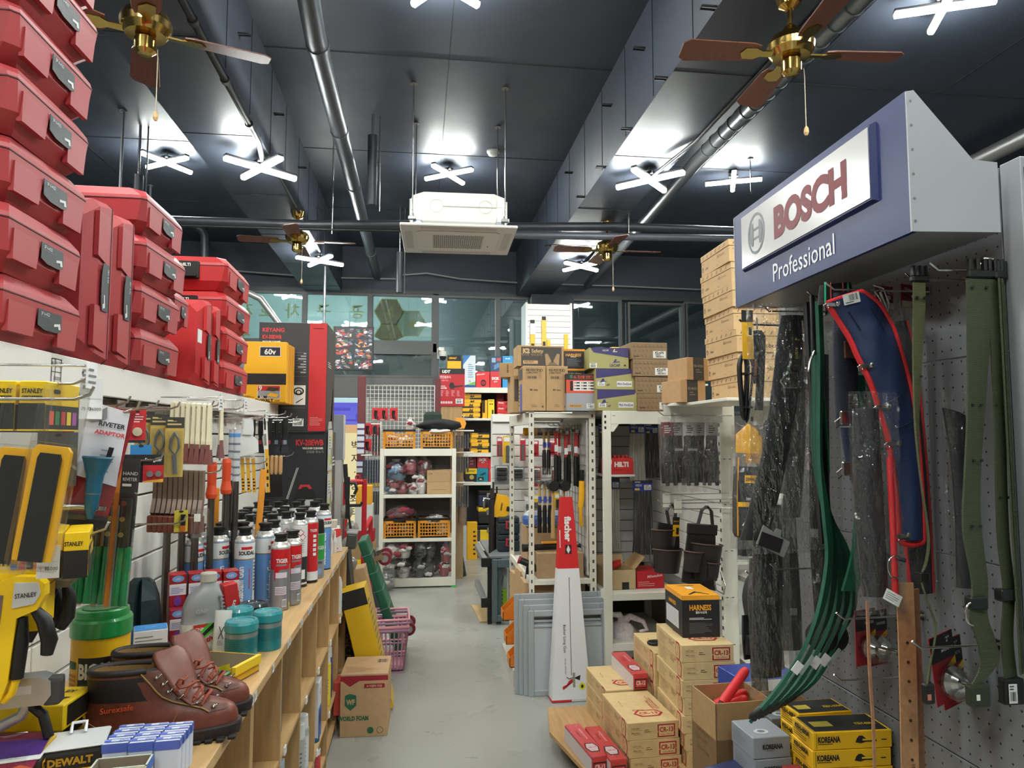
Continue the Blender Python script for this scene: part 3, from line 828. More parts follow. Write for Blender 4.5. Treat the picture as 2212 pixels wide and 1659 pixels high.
# ---- foam and spray cans on the counter
CT=.9005
def can(kind,lab,x,y,rot=0,z=CT,group='spray cans on the counter'):
 t=thing('foam_can' if kind in('soudal','tiger','bw','redstrip')else 'spray_can',lab,'can',(x,y,z),rot,group)
 S={'soudal':(.0355,.262),'tiger':(.0355,.228),'bw':(.0335,.262),'redstrip':(.0335,.262),'green':(.0315,.20)}[kind]
 r,h=S
 def band(z0,z1,m,a0=None,a1=None,e=.0006,mb=None,n=28):
  if a0 is None:
   mb.lathe([(r+e,z0),(r+e,z1)],m,n=n,cap=False)
  else:
   k=max(2,int(abs(a1-a0)/.2))
   A=[a0+(a1-a0)*i/k for i in range(k+1)]
   vs=[((r+e)*math.cos(a),(r+e)*math.sin(a),zz)for zz in(z0,z1)for a in A]
   mb.add(vs,[(i,i+1,k+2+i,k+1+i)for i in range(k)],m,True)
 b=MB()
 b.lathe([(r*.93,0),(r,.004),(r,h),(r*.97,h+.004)],{'soudal':mt((104,150,206),.3,.1),'tiger':mt((150,152,156),.3,.5),'bw':mt((214,216,216),.3,.1),'redstrip':mt((196,40,44),.3,.1),'green':mt((156,160,164),.3,.4)}[kind],n=28)
 A0=-PI/2
 def wrap(txt,u_z,hh,m,ang=A0,vert=False,bold=.02,xs=.8,e=.0012,maxw=None):
  vs,fs,x0,x1,y0,y1=glyphs(txt,bold)
  k=hh/.73;kx=k*xs
  if maxw and(x1-x0)*kx>maxw:kx=maxw/(x1-x0)
  P=[]
  for x,y_ in vs:
   a=(x-(x0+x1)/2)*kx;q=(y_-.365)*k
   if vert:a,q=-q,a
   th=ang+a/(r+e)
   P.append(((r+e)*math.cos(th),(r+e)*math.sin(th),u_z+q))
  b.add(P,fs,m)
 W=mt((222,226,226),.35,.1)
 if kind=='soudal':
  band(h-.055,h,W,mb=b);band(h-.058,h-.055,mt((196,166,70),.3,.5),mb=b,e=.0009)
  band(0,.006,mt((24,28,40),.4),mb=b,e=.0008)
  band(h-.022,h-.012,mt((196,36,44),.4),A0-.2,A0+.9,.001,b);wrap('SOUDAL',h-.034,.014,INK,A0+.35,bold=.04)
  band(.02,h-.062,W,A0+1.05,A0+1.75,.0008,b)
  for k in range(9):band(.09+.012*k,.096+.012*k,mt((90,94,100)),A0+1.12,A0+1.62,.0012,b)
  wrap('Soudafoam Gun',.102,.022,mt((232,236,240),.4),A0-.25,True,.03,maxw=.185)
  wrap('PROFESSIONAL 60 B2',.135,.007,mt((196,50,60),.4),A0+.62,True,.02,maxw=.13)
 elif kind=='tiger':
  rd=mt((196,32,36),.3,.1)
  band(h-.075,h,rd,mb=b)
  for k in range(10):
   a=-PI+k*PI/10*1.0
   band(h-.115+.009*k,h-.074,rd,A0-.6+.12*k-.3,A0-.48+.12*k-.3,.0007,b)
  wrap('TIGER',h-.042,.015,W,A0-.1,bold=.03);band(h-.062,h-.055,mt((120,120,124),.4),A0-.7,A0+.4,.001,b)
  band(.122,.142,mt((206,196,206)),A0-.75,A0+.45,.001,b);band(.06,.09,mt((206,196,206)),A0-.75,A0+.4,.001,b)
  for k in range(4):band(.065+.006*k,.067+.006*k,mt((120,110,120)),A0-.7,A0+.3,.0014,b)
  for k in range(6):band(.018,.04,INK,A0+.02+.07*k,A0+.05+.07*k,.0014,b)
  band(.015,.043,W,A0-.02,A0+.45,.001,b)
  band(.01,.03,mt((206,180,60)),A0+.8,A0+1.1,.001,b);band(.15,.17,mt((150,130,100)),A0+.8,A0+1.1,.001,b)
  band(0,h-.07,mt((130,132,136),.3,.5),A0+.72,A0+.78,.001,b)
 elif kind=='bw':
  band(.02,.13,mt((40,42,50),.4),mb=b);band(0,.012,mt((30,32,36),.4),mb=b,e=.0008);band(.035,.075,W,A0-.6,A0+.7,.001,b)
  for da,dz in((0,.235),(-.28,.215),(.28,.215)):
   s=.016
   P=[((r+.0012)*math.cos(A0+da+u*s/r),(r+.0012)*math.sin(A0+da+u*s/r),dz-.0+v*s)for u,v in((0,-1),(1,0),(0,1),(-1,0))]
   b.add(P,[(0,1,2,3)],mt((200,50,50)))
   P=[((r+.0016)*math.cos(A0+da+u*s*.75/r),(r+.0016)*math.sin(A0+da+u*s*.75/r),dz+v*s*.75)for u,v in((0,-1),(1,0),(0,1),(-1,0))]
   b.add(P,[(0,1,2,3)],W)
  for k in range(6):band(.15+.009*k,.153+.009*k,mt((150,152,152)),A0-.5,A0+.5,.001,b)
 elif kind=='redstrip':
  for k in range(5):band(.12+.02*k,.133+.02*k,W,A0-.1,A0+.35,.001,b)
  band(0,.05,W,mb=b);band(0,.012,mt((30,32,36),.4),mb=b,e=.0009);wrap('TIGER',h-.03,.012,W,A0)
 else:
  band(.11,h,mt((48,150,66),.35),mb=b);band(.085,.112,mt((48,150,66),.35),A0-.3,A0+1.2,.0008,b)
  band(h-.07,h-.05,mt((190,40,44),.4),A0-.8,A0-.3,.001,b);wrap('TIGER',h-.06,.016,W,A0+.2,bold=.03)
  wrap('Epoxy',.075,.014,INK,A0);band(.02,.045,mt((130,160,196)),A0-.3,A0+.4,.001,b)
 b.build('body',t)
 dome=mt((222,222,216),.25,.5)
 if kind=='green':
  one_lathe('cap',t,[(r*.97,h+.004),(r*.98,h+.012),(r*.82,h+.065),(r*.5,h+.068)],BLACK,n=24)
 else:
  one_lathe('dome',t,[(r*.99,h+.003),(r*1.0,h+.008),(r*.93,h+.014),(r*.62,h+.027),(r*.5,h+.028)],dome,n=24)
  b=MB()
  for q in range(4):
   a=q*PI/2+.6;b.lathe([(.012,0),(.011,.008),(.006,.012)],dome,(r*.62*math.cos(a),r*.62*math.sin(a),h+.014),8)
  b.build('crimp',t)
  one_lathe('collar',t,[(r*.62,h+.024),(r*.66,h+.034),(r*.58,h+.036),(r*.60,h+.046),(r*.72,h+.048),(r*.72,h+.056),(r*.40,h+.058)],BLACK,n=24)
 return t
c_s=can('soudal','blue and white foam can at the near end, behind the teal tins',-.632,2.76,.12)
c_t=can('tiger','red and silver foam can standing nearest the counter edge',-.516,2.83,.45)
c_b=can('bw','white and black foam can with red hazard diamonds',-.513,3.25,.25)
can('redstrip','red foam can right behind the hazard diamond can',-.480,3.34,.6)
can('green','green and grey spray can with tall black cap',-.462,3.44,.35)
dup(c_s,(-.462,3.66,CT),.35,'blue foam can standing alone farthest along the counter edge')
dup(c_t,(-.487,2.915,CT),.8,'red and silver foam can tucked behind the nearest red one')
dup(c_s,(-.585,2.885,CT),1.0,'blue and white foam can, second in the row behind the teal tins')
dup(c_s,(-.572,2.975,CT),.9,'blue and white foam can, third in the row behind the teal tins')
dup(c_t,(-.598,3.06,CT),.5,'red foam can partly hidden by the hazard diamond can')
k=0
rows=[(3.12,(-.66,)),(3.20,(-.71,-.625)),(3.30,(-.77,-.675,-.58)),(3.42,(-.79,-.705,-.62,-.54)),(3.54,(-.80,-.715,-.63,-.545)),(3.66,(-.81,-.72,-.63,-.545)),(3.80,(-.81,-.715,-.62,-.53)),(3.93,(-.80,-.71,-.62,-.53))]
for ri,(y,xs)in enumerate(rows):
 for xi,x in enumerate(xs):
  src=[c_s,c_b,c_t][(ri*2+xi*3+1)%3]if ri%2 else[c_b,c_s][xi%2]
  dup(src,(x,y+.02*(xi%2),CT),.2+.3*((ri+xi)%4),'foam can with black collar, %s from the wall in the %s crowded row of cans'%(ORD[xi],ORD[ri]))
for x,y in((-.80,2.72),(-.73,2.78),(-.83,2.88),(-.75,2.9),(-.68,2.93)):
 k+=1
 dup(c_s,(x,y,CT),.4+.2*k,'blue foam can behind the steel poles, %s from the near side'%ORD[k-1])
# ---- teal tins
def tin(lab,x,y,m,h,r=.0445,rot=0,lid=None):
 t=thing('tin',lab,'tin',(x,y,CT),rot,'round tins on the counter')
 b=MB();b.lathe([(r*.99,0),(r,.003),(r,h*.74)],m,n=32)
 sv=mt((150,160,160),.3,.6)
 b.lathe([(r+.0006,h*.60),(r+.0006,h*.71)],sv,n=32,cap=False)
 for i in range(7):b.lathe([(r+.0007,h*.28+.005*i),(r+.0007,h*.28+.005*i+.0015)],mt((24,92,96),.4),n=32,cap=False)
 P=[]
 for(a,z)in((-.2,.02),(.25,.02),(.25,h*.55),(-.2,h*.55)):P.append(((r+.0012)*math.cos(a),(r+.0012)*math.sin(a),z))
 b.add(P,[(0,1,2,3)],mt((220,224,222)))if rot else None
 b.build('body',t)
 b=MB();b.lathe([(r+.0015,h*.74),(r+.0025,h*.76),(r+.0025,h*.93),(r*.97,h),(r*.80,h),(r*.76,h-.003),(0.0001,h-.003)],lid or mt((40,140,146),.3,0,'glossy'),n=32)
 F=Fr((-.02,-.008,h-.0025),(1,0,0),(0,1,0),.04,.016);b.txt(F,'SEALANT',.5,.5,.008,mt((140,190,192),.4),.01,maxw=.034);b.build('lid',t)
 return t
TEALC=mt((26,122,128),.35,0,'glossy')
tin('teal round tin in front, nearest the counter edge opening',-.512,2.225,TEALC,.112,.0455)
tin('teal round tin standing behind and right of the front one',-.458,2.325,TEALC,.114,.042,.9)
tin('teal tin mostly hidden behind the front teal tin',-.56,2.40,TEALC,.108,.040)
tin('black lidded tin behind the teal tins',-.535,2.48,mt((30,60,66),.4),.105,.047,0,mt((20,24,28),.3,0,'glossy'))
tin('dark lidded tin left of the black one behind the teal tins',-.60,2.47,mt((30,60,66),.4),.100,.042,0,mt((40,50,52),.3,0,'glossy'))
# ---- white squeeze tube
t=thing('squeeze_tube','white squeeze tube standing against the oil bottle','tube',(-.588,2.285,CT),(-.10,.06,.15))
b=MB()
rr=[]
for z,w,d in((0,.022,.016),(.02,.023,.017),(.09,.024,.010),(.125,.025,.0015)):
 rr.append([(w*math.cos(2*PI*i/20),d*math.sin(2*PI*i/20),z)for i in range(20)])
b.rings(rr,mt((216,216,210),.4),True)
F=Fr((-.02,-.0175,.02),(1,0,0),(0,.06,1),.04,.1);b.poly(F,[(.3,.6),(.36,.6),(.7,.25),(.64,.25)],INK,.003);b.poly(F,[(.7,.6),(.64,.6),(.3,.25),(.36,.25)],INK,.003);b.lines(F,.3,.06,.7,.2,3,mt((150,150,150)),.4,off=.003)
b.build('body',t)
one_lathe('cap',t,[(.012,-.0005),(.012,.0)],WHITE,n=16)
# ---- motor oil bottle
t=thing('oil_bottle','grey motor oil bottle with green label on the counter','bottle',(-.655,2.335,CT),.45)
GP=mt((150,152,152),.4,.15)
b=MB();rr=[]
def sq(w,d,z,e=3.2,n=28,ox=0):
 out=[]
 for i in range(n):
  a=2*PI*i/n;c,s_=math.cos(a),math.sin(a)
  out.append((ox+w*math.copysign(abs(c)**(2/e),c),d*math.copysign(abs(s_)**(2/e),s_),z))
 return out
for z,w,d,ox in((0,.058,.036,0),(.004,.061,.038,0),(.085,.061,.038,0),(.088,.058,.036,0),(.105,.058,.036,0),(.135,.056,.035,.001),(.165,.048,.032,.006),(.185,.034,.026,.012),(.195,.023,.022,.015),(.205,.021,.021,.015)):
 rr.append(sq(w,d,z,3.4 if z<.17 else 2.4,28,ox))
b.rings(rr,GP,True)
for i in range(6):b.box((.046-.003*max(0,i-3),-.0375,.105+.011*i),(.0585-.002*max(0,i-2),-.030,.109+.011*i),mt((126,128,128)))
F=Fr((-.05,-.0385,.0),(1,0,0),(0,0,1),.1,.2)
b.txt(F,'GNP',.42,.62,.013,mt((172,174,174),.4),.01,off=.0035)
b.build('body',t)
b=MB();rr=[sq(.0615,.0385,z,3.4)for z in(.004,.086)]
b.rings(rr,mt((206,206,200),.4),True,False)
F=Fr((-.052,-.0388,.004),(1,0,0),(0,0,1),.104,.082)
gr=mt((84,190,70),.45)
b.poly(F,[(0,0),(.45,.0),(.0,.6)],gr);b.poly(F,[(0,.3),(.3,1),(1,1),(.1,.0),(0,0)],gr,.0006);b.poly(F,[(.2,.62),(.2,.98),(.62,.98)],mt((190,40,46)),.0012);b.poly(F,[(.28,.45),(.75,1),(.92,1),(.36,.4)],INK,.0014)
b.txt(F,'Motiva',.56,.42,.017,mt((180,36,46)),.04,it=.2,rot=14,off=.002);b.txt(F,'GNP',.36,.82,.009,WHITE,.02,off=.002)
b.oval(F,.80,.16,.008,.008,INK,.002,inner=.7);b.lines(F,.3,.08,.65,.22,2,mt((110,112,110)),.4,off=.002)
b.build('label',t)
one_lathe('cap',t,[(.023,.203),(.0245,.206),(.0245,.228),(.021,.231),(.0,.231)],mt((186,182,170)),(.015,0,0),22)
# ---- light-bulb boxes behind
def deco_bulb(b,F):
 f,r=F['f'],F['r']
 for q in(f,r):
  b.rect(q,0,.64,1,.70,mt((226,222,218)));b.rect(q,0,.36,1,.64,mt((214,206,214)));b.lines(q,.1,.4,.9,.6,4,mt((110,120,170)),.4)
  b.oval(q,.5,.86,.018,.011,mt((120,160,214),.4),.0016);b.txt(q,'LED',.5,.86,.007,WHITE,.01,off=.002)
  b.oval(q,.5,.18,.012,.016,mt((120,60,150)),.0012)
for i,(x,y)in enumerate(((-.79,2.52),(-.735,2.535),(-.685,2.55),(-.632,2.56))):
 carton('bulb_box','red light bulb box, %s in the row behind the oil bottle'%ORD[i],'box',(x,y,CT+.095),(.05,.06,.105),.4,mt((168,26,32),.45),deco_bulb,'red bulb boxes')
 carton('bulb_box','red light bulb box in the lower layer, %s from the wall'%ORD[i],'box',(x,y+.003,CT),(.05,.06,.094),.42,mt((160,26,40),.45),deco_bulb,'red bulb boxes')
carton('bulb_box','red light bulb box leaning toward the orange pole grip','box',(-.598,2.50,CT),(.045,.05,.17),(0,-.14,.5),mt((190,40,40),.45),lambda b,F:(b.poly(F['r'],[(0,.2),(1,.5),(1,.9),(0,.7)],mt((236,190,80))),b.txt(F['f'],'Ultra',.5,.6,.012,WHITE,.02,rot=70)),'red bulb boxes')
for i,x in enumerate((-.765,-.71)):
 carton('bulb_box','red light bulb box standing in front of the lower layer, %s from the wall'%ORD[i],'box',(x,2.455,CT),(.048,.045,.10+.012*i),.4,mt((150,24,44),.45),deco_bulb,'red bulb boxes')
# ---- dark green folded sack and blue topped box
t=thing('rubber_sack','dark green folded rubber bag standing behind the blue topped box','bag',(-.868,2.42,CT),.2)
b=MB();gm=mt((26,48,52),.5,0,'leather');rr=[]
for z,w,d in((0,.056,.05),(.06,.058,.05),(.14,.05,.045),(.19,.036,.026),(.205,.022,.008)):
 rr.append([(w,-d*.6,z),(w*.2,-d,z),(0,-d*.55,z-.01),(-w*.2,-d,z),(-w,-d*.6,z),(-w,d,z),(w,d,z)])
b.rings(rr,gm);b.build('body',t)
def deco_bluetop(b,F):
 b.rect(F['t'],.02,.02,.98,.98,mt((70,140,206)));b.txt(F['t'],'발광',.5,.5,.012,mt((140,190,236)))
 b.lines(F['f'],.05,.12,.9,.85,6,mt((130,132,136)),.3);b.lines(F['r'],.1,.6,.6,.85,2,INK,.4);b.poly(F['r'],[(.45,.1),(.95,.1),(.7,.45)],INK)
carton('lamp_box','white box with bright blue top beside the green lidded tub','box',(-.785,2.28,CT),(.09,.075,.085),.35,mt((206,208,210)),deco_bluetop)
b=MB();b.box((-.04,-.001,0),(.04,.001,.055),mt((60,130,200)));tag(b.build('box_flap',None,(-.852,2.285,CT+.03),(0,.2,.5)),'small open blue card standing left of the blue topped box','card')
# ---- pair of brown safety boots, toes to the aisle
def make_boot():
 t=thing('work_boot','brown leather safety boot','boot',(0,0,0))
 LEA=mt((112,58,44),.42,0,'leather');LEA2=mt((94,54,38),.5,0,'leather');PAD=mt((34,28,28),.55,0,'leather');TAN=mt((150,116,66),.7,0,'fabric')
 SOLE=mt((40,30,30),.6);LACE=mt((150,72,52),.7);GOLD=mt((150,118,62),.6)
 N=36
 def outline(z,xb,xf,wh,wb,q=2.3):
  out=[]
  for i in range(N):
   a=2*PI*i/N
   c,s_=math.cos(a),math.sin(a)
   x=(xb+xf)/2+(xf-xb)/2*math.copysign(abs(c)**(2/q),c)
   u=(x-xb)/(xf-xb)
   w=wh+(wb-wh)*max(0,min(1,(u-.15)/.5))
   out.append((x,w*math.copysign(abs(s_)**(2/q),s_),z))
  return out
 prof=[(.022,-.150,.150,.036,.049),(.034,-.152,.152,.037,.050),(.048,-.152,.150,.037,.049),(.060,-.151,.143,.037,.047),(.069,-.150,.130,.036,.043),(.076,-.149,.110,.036,.040),(.084,-.148,.078,.036,.037),
 (.095,-.147,.052,.036,.036),(.108,-.147,.036,.037,.035),(.122,-.148,.028,.038,.036),(.134,-.149,.018,.039,.037),(.144,-.150,.010,.039,.037),(.153,-.150,.002,.039,.036)]
 rings=[outline(*p)for p in prof]
 b=MB()
 vs=[p for r in rings for p in r]
 for i in range(len(rings)-1):
  for j in range(N):
   k=(j+1)%N
   q=[i*N+j,i*N+k,(i+1)*N+k,(i+1)*N+j]
   cx=sum(vs[n][0]for n in q)/4;cz=sum(vs[n][2]for n in q)/4
   m=PAD if(.094<cz<.142 and cx<-.040)else LEA
   b.f.append(q);b.mi.append(b.slot(m));b.sm.append(True)
 b.v=vs
 top=rings[-1]
 inn=[(p[0]*.88-.006,p[1]*.78,p[2]+.004)for p in top];low=[(p[0]*.80-.012,p[1]*.70,.06)for p in top]
 b.rings([top,inn],PAD,True,False);b.rings([inn,low],TAN,True,False);b.add(low,[tuple(range(N))],TAN)
 b.build('upper',t)
 b=MB()
 sr=[outline(z,-.158,.160,.041,.054)for z in(.004,.026)]
 b.rings([outline(.004,-.155,.157,.039,.052),sr[1],outline(.030,-.156,.158,.040,.052)],SOLE,False)
 b.build('sole',t)
 b=MB()
 for i in range(14):
  x=-.150+.0225*i
  w=.036+(.049-.036)*max(0,min(1,(i/13-.15)/.5));w*=.8 if i in(0,13)else 1
  if 5<=i<=6:continue
  b.box((x-.008,-w-.004,0),(x+.008,w+.004,.008),mt((26,22,22),.7),.002)
 b.build('tread',t)
# padded collar roll
 b=MB();pts=[p for p in top if p[0]<-.03]
 pts.sort(key=lambda p:math.atan2(p[1],-(p[0]+.03)))
 b.tube([(p[0]*.97,p[1]*.95,p[2]+.002)for p in pts],.007,PAD,8);b.build('collar',t)
# tongue
 b=MB();b.X=Matrix.Translation((.04,0,0))@Matrix.Rotation(-.6,4,'Z')@Matrix.Translation((-.04,0,0));ctr=[(.085,0,.080),(.062,0,.096),(.044,0,.114),(.030,0,.138),(.016,0,.156),(.002,0,.174),(-.008,0,.184)]
 rr=[]
 for(x,y,z),w in zip(ctr,(.022,.030,.036,.042,.046,.045,.034)):
  rr.append([(x+.012*math.cos((u-.5)*2.2)-.010,w*2*(u-.5),z)for u in[k/8 for k in range(9)]]+[(x+.012*math.cos((u-.5)*2.2)-.018,w*2*(u-.5)*.94,z-.002)for u in[1-k/8 for k in range(9)]])
 b.rings(rr,LEA,True);b.build('tongue',t)
# facings with hooks, both sides
 def surf(x,z):
  for p,q in zip(prof,prof[1:]):
   if p[0]<=z<=q[0]:break
  k=(z-p[0])/(q[0]-p[0]);xb,xf,wh,wb=[p[i]+(q[i]-p[i])*k for i in(1,2,3,4)]
  c=min(1,abs((x-(xb+xf)/2)/((xf-xb)/2)));u=(x-xb)/(xf-xb)
  return(wh+(wb-wh)*max(0,min(1,(u-.15)/.5)))*max(0,1-c**2.3)**(1/2.3),xf
 ZF=[.062,.070,.078,.088,.100,.115,.128,.140,.151]
 for sy in(-1,1):
  G=[]
  for z in ZF:
   xf=surf(0,z)[1];G.append([(xf-o,sy*(surf(xf-o,z)[0]+.003),z)for o in(.008,.014,.022,.032,.044)])
  b=MB();b.rings(G if sy<0 else[g[::-1]for g in G],LEA2,True,False,False);fc=b.build('facing',t)
  one_tube('stitching',fc,[(x,y+sy*.001,z)for x,y,z in[g[-1]for g in G]],.0018,GOLD,5)
  for z in(.070,.080,.093,.108,.125,.140):
   xf=surf(0,z)[1];x=xf-.024;yy=sy*(surf(x,z)[0]+.004)
   b=MB();b.lathe([(.004,-.002),(.0055,.001),(.002,.004)],CHROME,(x,yy,z),8)
   b.tube([(x,yy,z),(x+.005,yy+sy*.006,z+.003),(x+.010,yy+sy*.001,z+.007)],.0019,CHROME,5);b.build('lace_hook',t)
 b=MB()
 for k,(x,z)in enumerate(((.088,.090),(.070,.099),(.052,.110),(.037,.124))):
  b.tube([(x-.012,-.032,z-.016),(x-.002,-.016,z-.002),(x+.006,.004,z+.004),(x-.002,.020,z),(x-.010,.033,z-.014)],.0026,LACE,6)
  b.tube([(x-.012,.032,z-.016),(x+.002,.014,z),(x+.008,-.006,z+.005),(x,-.022,z-.001),(x-.008,-.034,z-.014)],.0026,LACE,6)
 b.build('lace',t)
 b=MB();b.tube([(.040,-.028,.122),(.044,-.040,.134),(.036,-.046,.138),(.030,-.044,.126),(.036,-.038,.116),(.052,-.036,.118),(.066,-.026,.124),(.070,-.012,.120)],.0027,LACE,6)
 b.tube([(.062,-.030,.112),(.078,-.036,.118),(.084,-.046,.104),(.074,-.050,.094),(.066,-.044,.100)],.0027,LACE,6);b.build('lace_bow',t)
 F=Fr((-.125,-.0382,.074),(1,0,.05),(0,.02,1),.085,.02)
 b=MB();b.txt(F,'Surexsafe',.5,.5,.012,mt((214,84,36)),.005,off=.0045)
 b.tube([(-.150,-.018,.07),(-.138,-.036,.062),(-.118,-.0405,.05),(-.104,-.043,.034)],.0008,GOLD,4)
 b.tube([(.02,-.0485,.035),(.028,-.047,.055),(.036,-.044,.07)],.0012,GOLD,4)
 b.build('embroidery',t)
 return t
bt=make_boot()
bt.location=(-.540,1.665,CT);bt.rotation_euler=(0,0,.14)
bt['label']='nearer brown safety boot of the pair, with orange stitched lettering';bt['group']='pair of safety boots'
dup(bt,(-.545,1.795,CT),(0,0,.12),'farther brown safety boot of the pair, partly hidden by the nearer one')
# ---- tub of wipes
t=thing('wipes_tub','yellow tub of wipes with green screw lid','tub',(-.750,1.855,CT),.22);t.scale=(.95,.95,1.13)
b=MB();TY=mt((226,176,28),.4);R_=.066
b.lathe([(R_*.97,0),(R_,.004),(R_,.155),(R_*1.01,.160),(R_*.96,.168)],TY,n=40)
def arc(mb,r,z0,z1,a0,a1,m,k=14):
 A=[a0+(a1-a0)*i/k for i in range(k+1)]
 mb.add([(r*math.cos(a),r*math.sin(a),z)for z in(z0,z1)for a in A],[(i,i+1,k+2+i,k+1+i)for i in range(k)],m,True)
def wraptxt(mb,s_,r,ang,z,hh,m,bold=.02,xs=1,maxw=None):
 vs,fs,x0,x1,y0,y1=glyphs(s_,bold);k=hh/.73;kx=k*xs
 if maxw and(x1-x0)*kx>maxw:kx=maxw/(x1-x0)
 mb.add([(r*math.cos(ang+(x-(x0+x1)/2)*kx/r),r*math.sin(ang+(x-(x0+x1)/2)*kx/r),z+(y-.365)*k)for x,y in vs],fs,m)
for z in(.135,.147):arc(b,R_+.0016,z,z+.004,-PI/2-.95,-PI/2+.1,TY)
b.build('body',t)
b=MB();arc(b,R_+.0008,.012,.124,-PI/2-.62,-PI/2+1.5,mt((34,32,30)));arc(b,R_+.0012,.012,.072,-PI/2-.62,-PI/2+1.5,mt((24,66,60)))
arc(b,R_+.0010,.10,.115,-PI/2-1.2,-PI/2-.72,mt((40,84,60)))
for k in range(7):arc(b,R_+.0010,.03+.009*k,.035+.009*k,-PI/2-1.2,-PI/2-.72,mt((186,130,40)))
wraptxt(b,'BIG WIPES',R_+.0018,-PI/2+.42,.098,.030,mt((226,222,206)),.045,.72)
wraptxt(b,'MULTI   SURFACE',R_+.0020,-PI/2+.48,.052,.018,mt((206,210,206)),.02,.75)
arc(b,R_+.0016,.042,.064,-PI/2+.22,-PI/2+.44,mt((210,170,30)));wraptxt(b,'9',R_+.002,-PI/2+.33,.053,.014,INK)
b.build('label',t)
b=MB();TG=mt((26,132,62),.35,0,'glossy')
b.lathe([(R_+.003,.160),(R_+.004,.163),(R_+.004,.192),(R_+.001,.197),(R_*.93,.198)],TG,n=40)
b.lathe([(R_*.93,.198),(R_*.94,.205),(R_*.92,.212),(R_*.86,.214),(.0001,.214)],TG,n=40)
for i in range(15):
 y=-.040+.0057*i;w=math.sqrt(max(0,.045**2-y*y))
 b.box((-w,y-.0014,.214),(w,y+.0014,.2158),TG)
b.build('lid',t)
# ---- open carton with yellow end and the green cases in front of it
def tray(name,lab,x,y,w,d,h,rz,mo,mi,th=.003,cat='box',flaps=None,group=None):
 t=thing(name,lab,cat,(x,y,CT),rz,group)
 b=MB()
 b.box((-w/2,-d/2,0),(w/2,d/2,th),mi)
 b.box((-w/2,-d/2,0),(w/2,-d/2+th,h),mo);b.box((-w/2,d/2-th,0),(w/2,d/2,h),mo)
 b.box((-w/2,-d/2,0),(-w/2+th,d/2,h),mo);b.box((w/2-th,-d/2,0),(w/2,d/2,h),mo)
 b.box((-w/2+th,d/2-th-.001,th),(w/2-th,d/2-th,h-.001),mi);b.box((-w/2+th,-d/2+th,th),(-w/2+th+.001,d/2-th,h-.001),mi)
 b.build('tray',t)
 return t
GRB=mt((150,138,118),.7,0,'card')
t=tray('open_carton','open grey-lined carton with bright yellow end flaps',-.53,2.07,.155,.13,.045,-.35,mt((222,178,30)),GRB)
for(x0,z,ry)in((.075,.045,-.5),):
 b=MB();b.box((0,-.06,0),(.012,.06,.022),mt((230,196,40)));b.build('flap',t,(x0,0,z-.02))
b=MB();b.add([(.02,-.066,.0),(.07,-.066,.0),(.075,-.068,.06),(.045,-.07,.05)],[(0,1,2,3)],mt((236,206,40)));b.build('flap',t)
t=thing('card_pack','orange and blue card lying under the green drill case','pack',(-.515,1.965,CT),-.3)
b=MB();b.box((-.055,-.045,0),(.055,.045,.004),mt((226,140,70)));b.box((-.05,-.04,.004),(.045,.035,.0055),mt((160,196,220)));b.build('card',t)
t=thing('plastic_case','green plastic case in clear wrap lying in front of the open carton','case',(-.53,1.975,CT+.006),-.3)
GN=mt((26,118,62),.4)
one_box('base',t,(-.045,-.03,0),(.045,.03,.026),GN,.004)
b=MB();b.box((-.045,-.03,.027),(.045,.03,.034),GN,.003)
for k in range(4):b.box((-.04,-.022+.012*k,.034),(.04,-.016+.012*k,.036),mt((34,134,72),.4))
b.build('lid',t)
one_box('wrap',t,(-.048,-.033,-.001),(.048,.033,.038),BLIS,.003)
# ---- stacked yellow saw boxes in front of the tub
def deco_saw(b,F):
 tp,f,r=F['t'],F['f'],F['r']
 b.poly(tp,[(.05,.06),(.80,.06),(.95,.42),(.05,.42)],mt((40,40,40)));
 for k,c in enumerate(((46,110,56),(210,120,70),(220,220,216),(180,170,120),(200,180,60),(170,164,140))):
  b.rect(tp,.08+.12*k,.12,.18+.12*k,.36,mt(c,.5),.0013)
 b.txt(tp,'STANLEY',.72,.72,.014,INK,.02);b.rect(r,.12,.12,.95,.90,mt((30,28,24)))
 b.rect(f,0,.0,1,.05,mt((150,120,20)))
ys=mt((226,190,24),.45)
carton('saw_box','yellow and black boxed saw on top of its stack beside the boots','box',(-.785,1.605,CT+.072),(.20,.11,.05),-.06,ys,deco_saw,'yellow saw boxes')
carton('saw_box','opened yellow saw box under the top one, flap hanging out','box',(-.80,1.615,CT+.036),(.19,.11,.035),-.03,mt((196,160,20)),deco_saw,'yellow saw boxes')
b=MB();b.box((-.085,-.055,0),(.085,0,.0015),mt((232,198,30)));tag(b.build('box_flap',None,(-.80,1.562,CT+.064),(.32,0,-.05)),'yellow cardboard flap folded out between the saw boxes','flap')
carton('saw_box','lowest yellow saw box of the stack, resting on the counter','box',(-.80,1.625,CT),(.20,.11,.034),-.08,mt((180,146,18)),deco_saw,'yellow saw boxes')
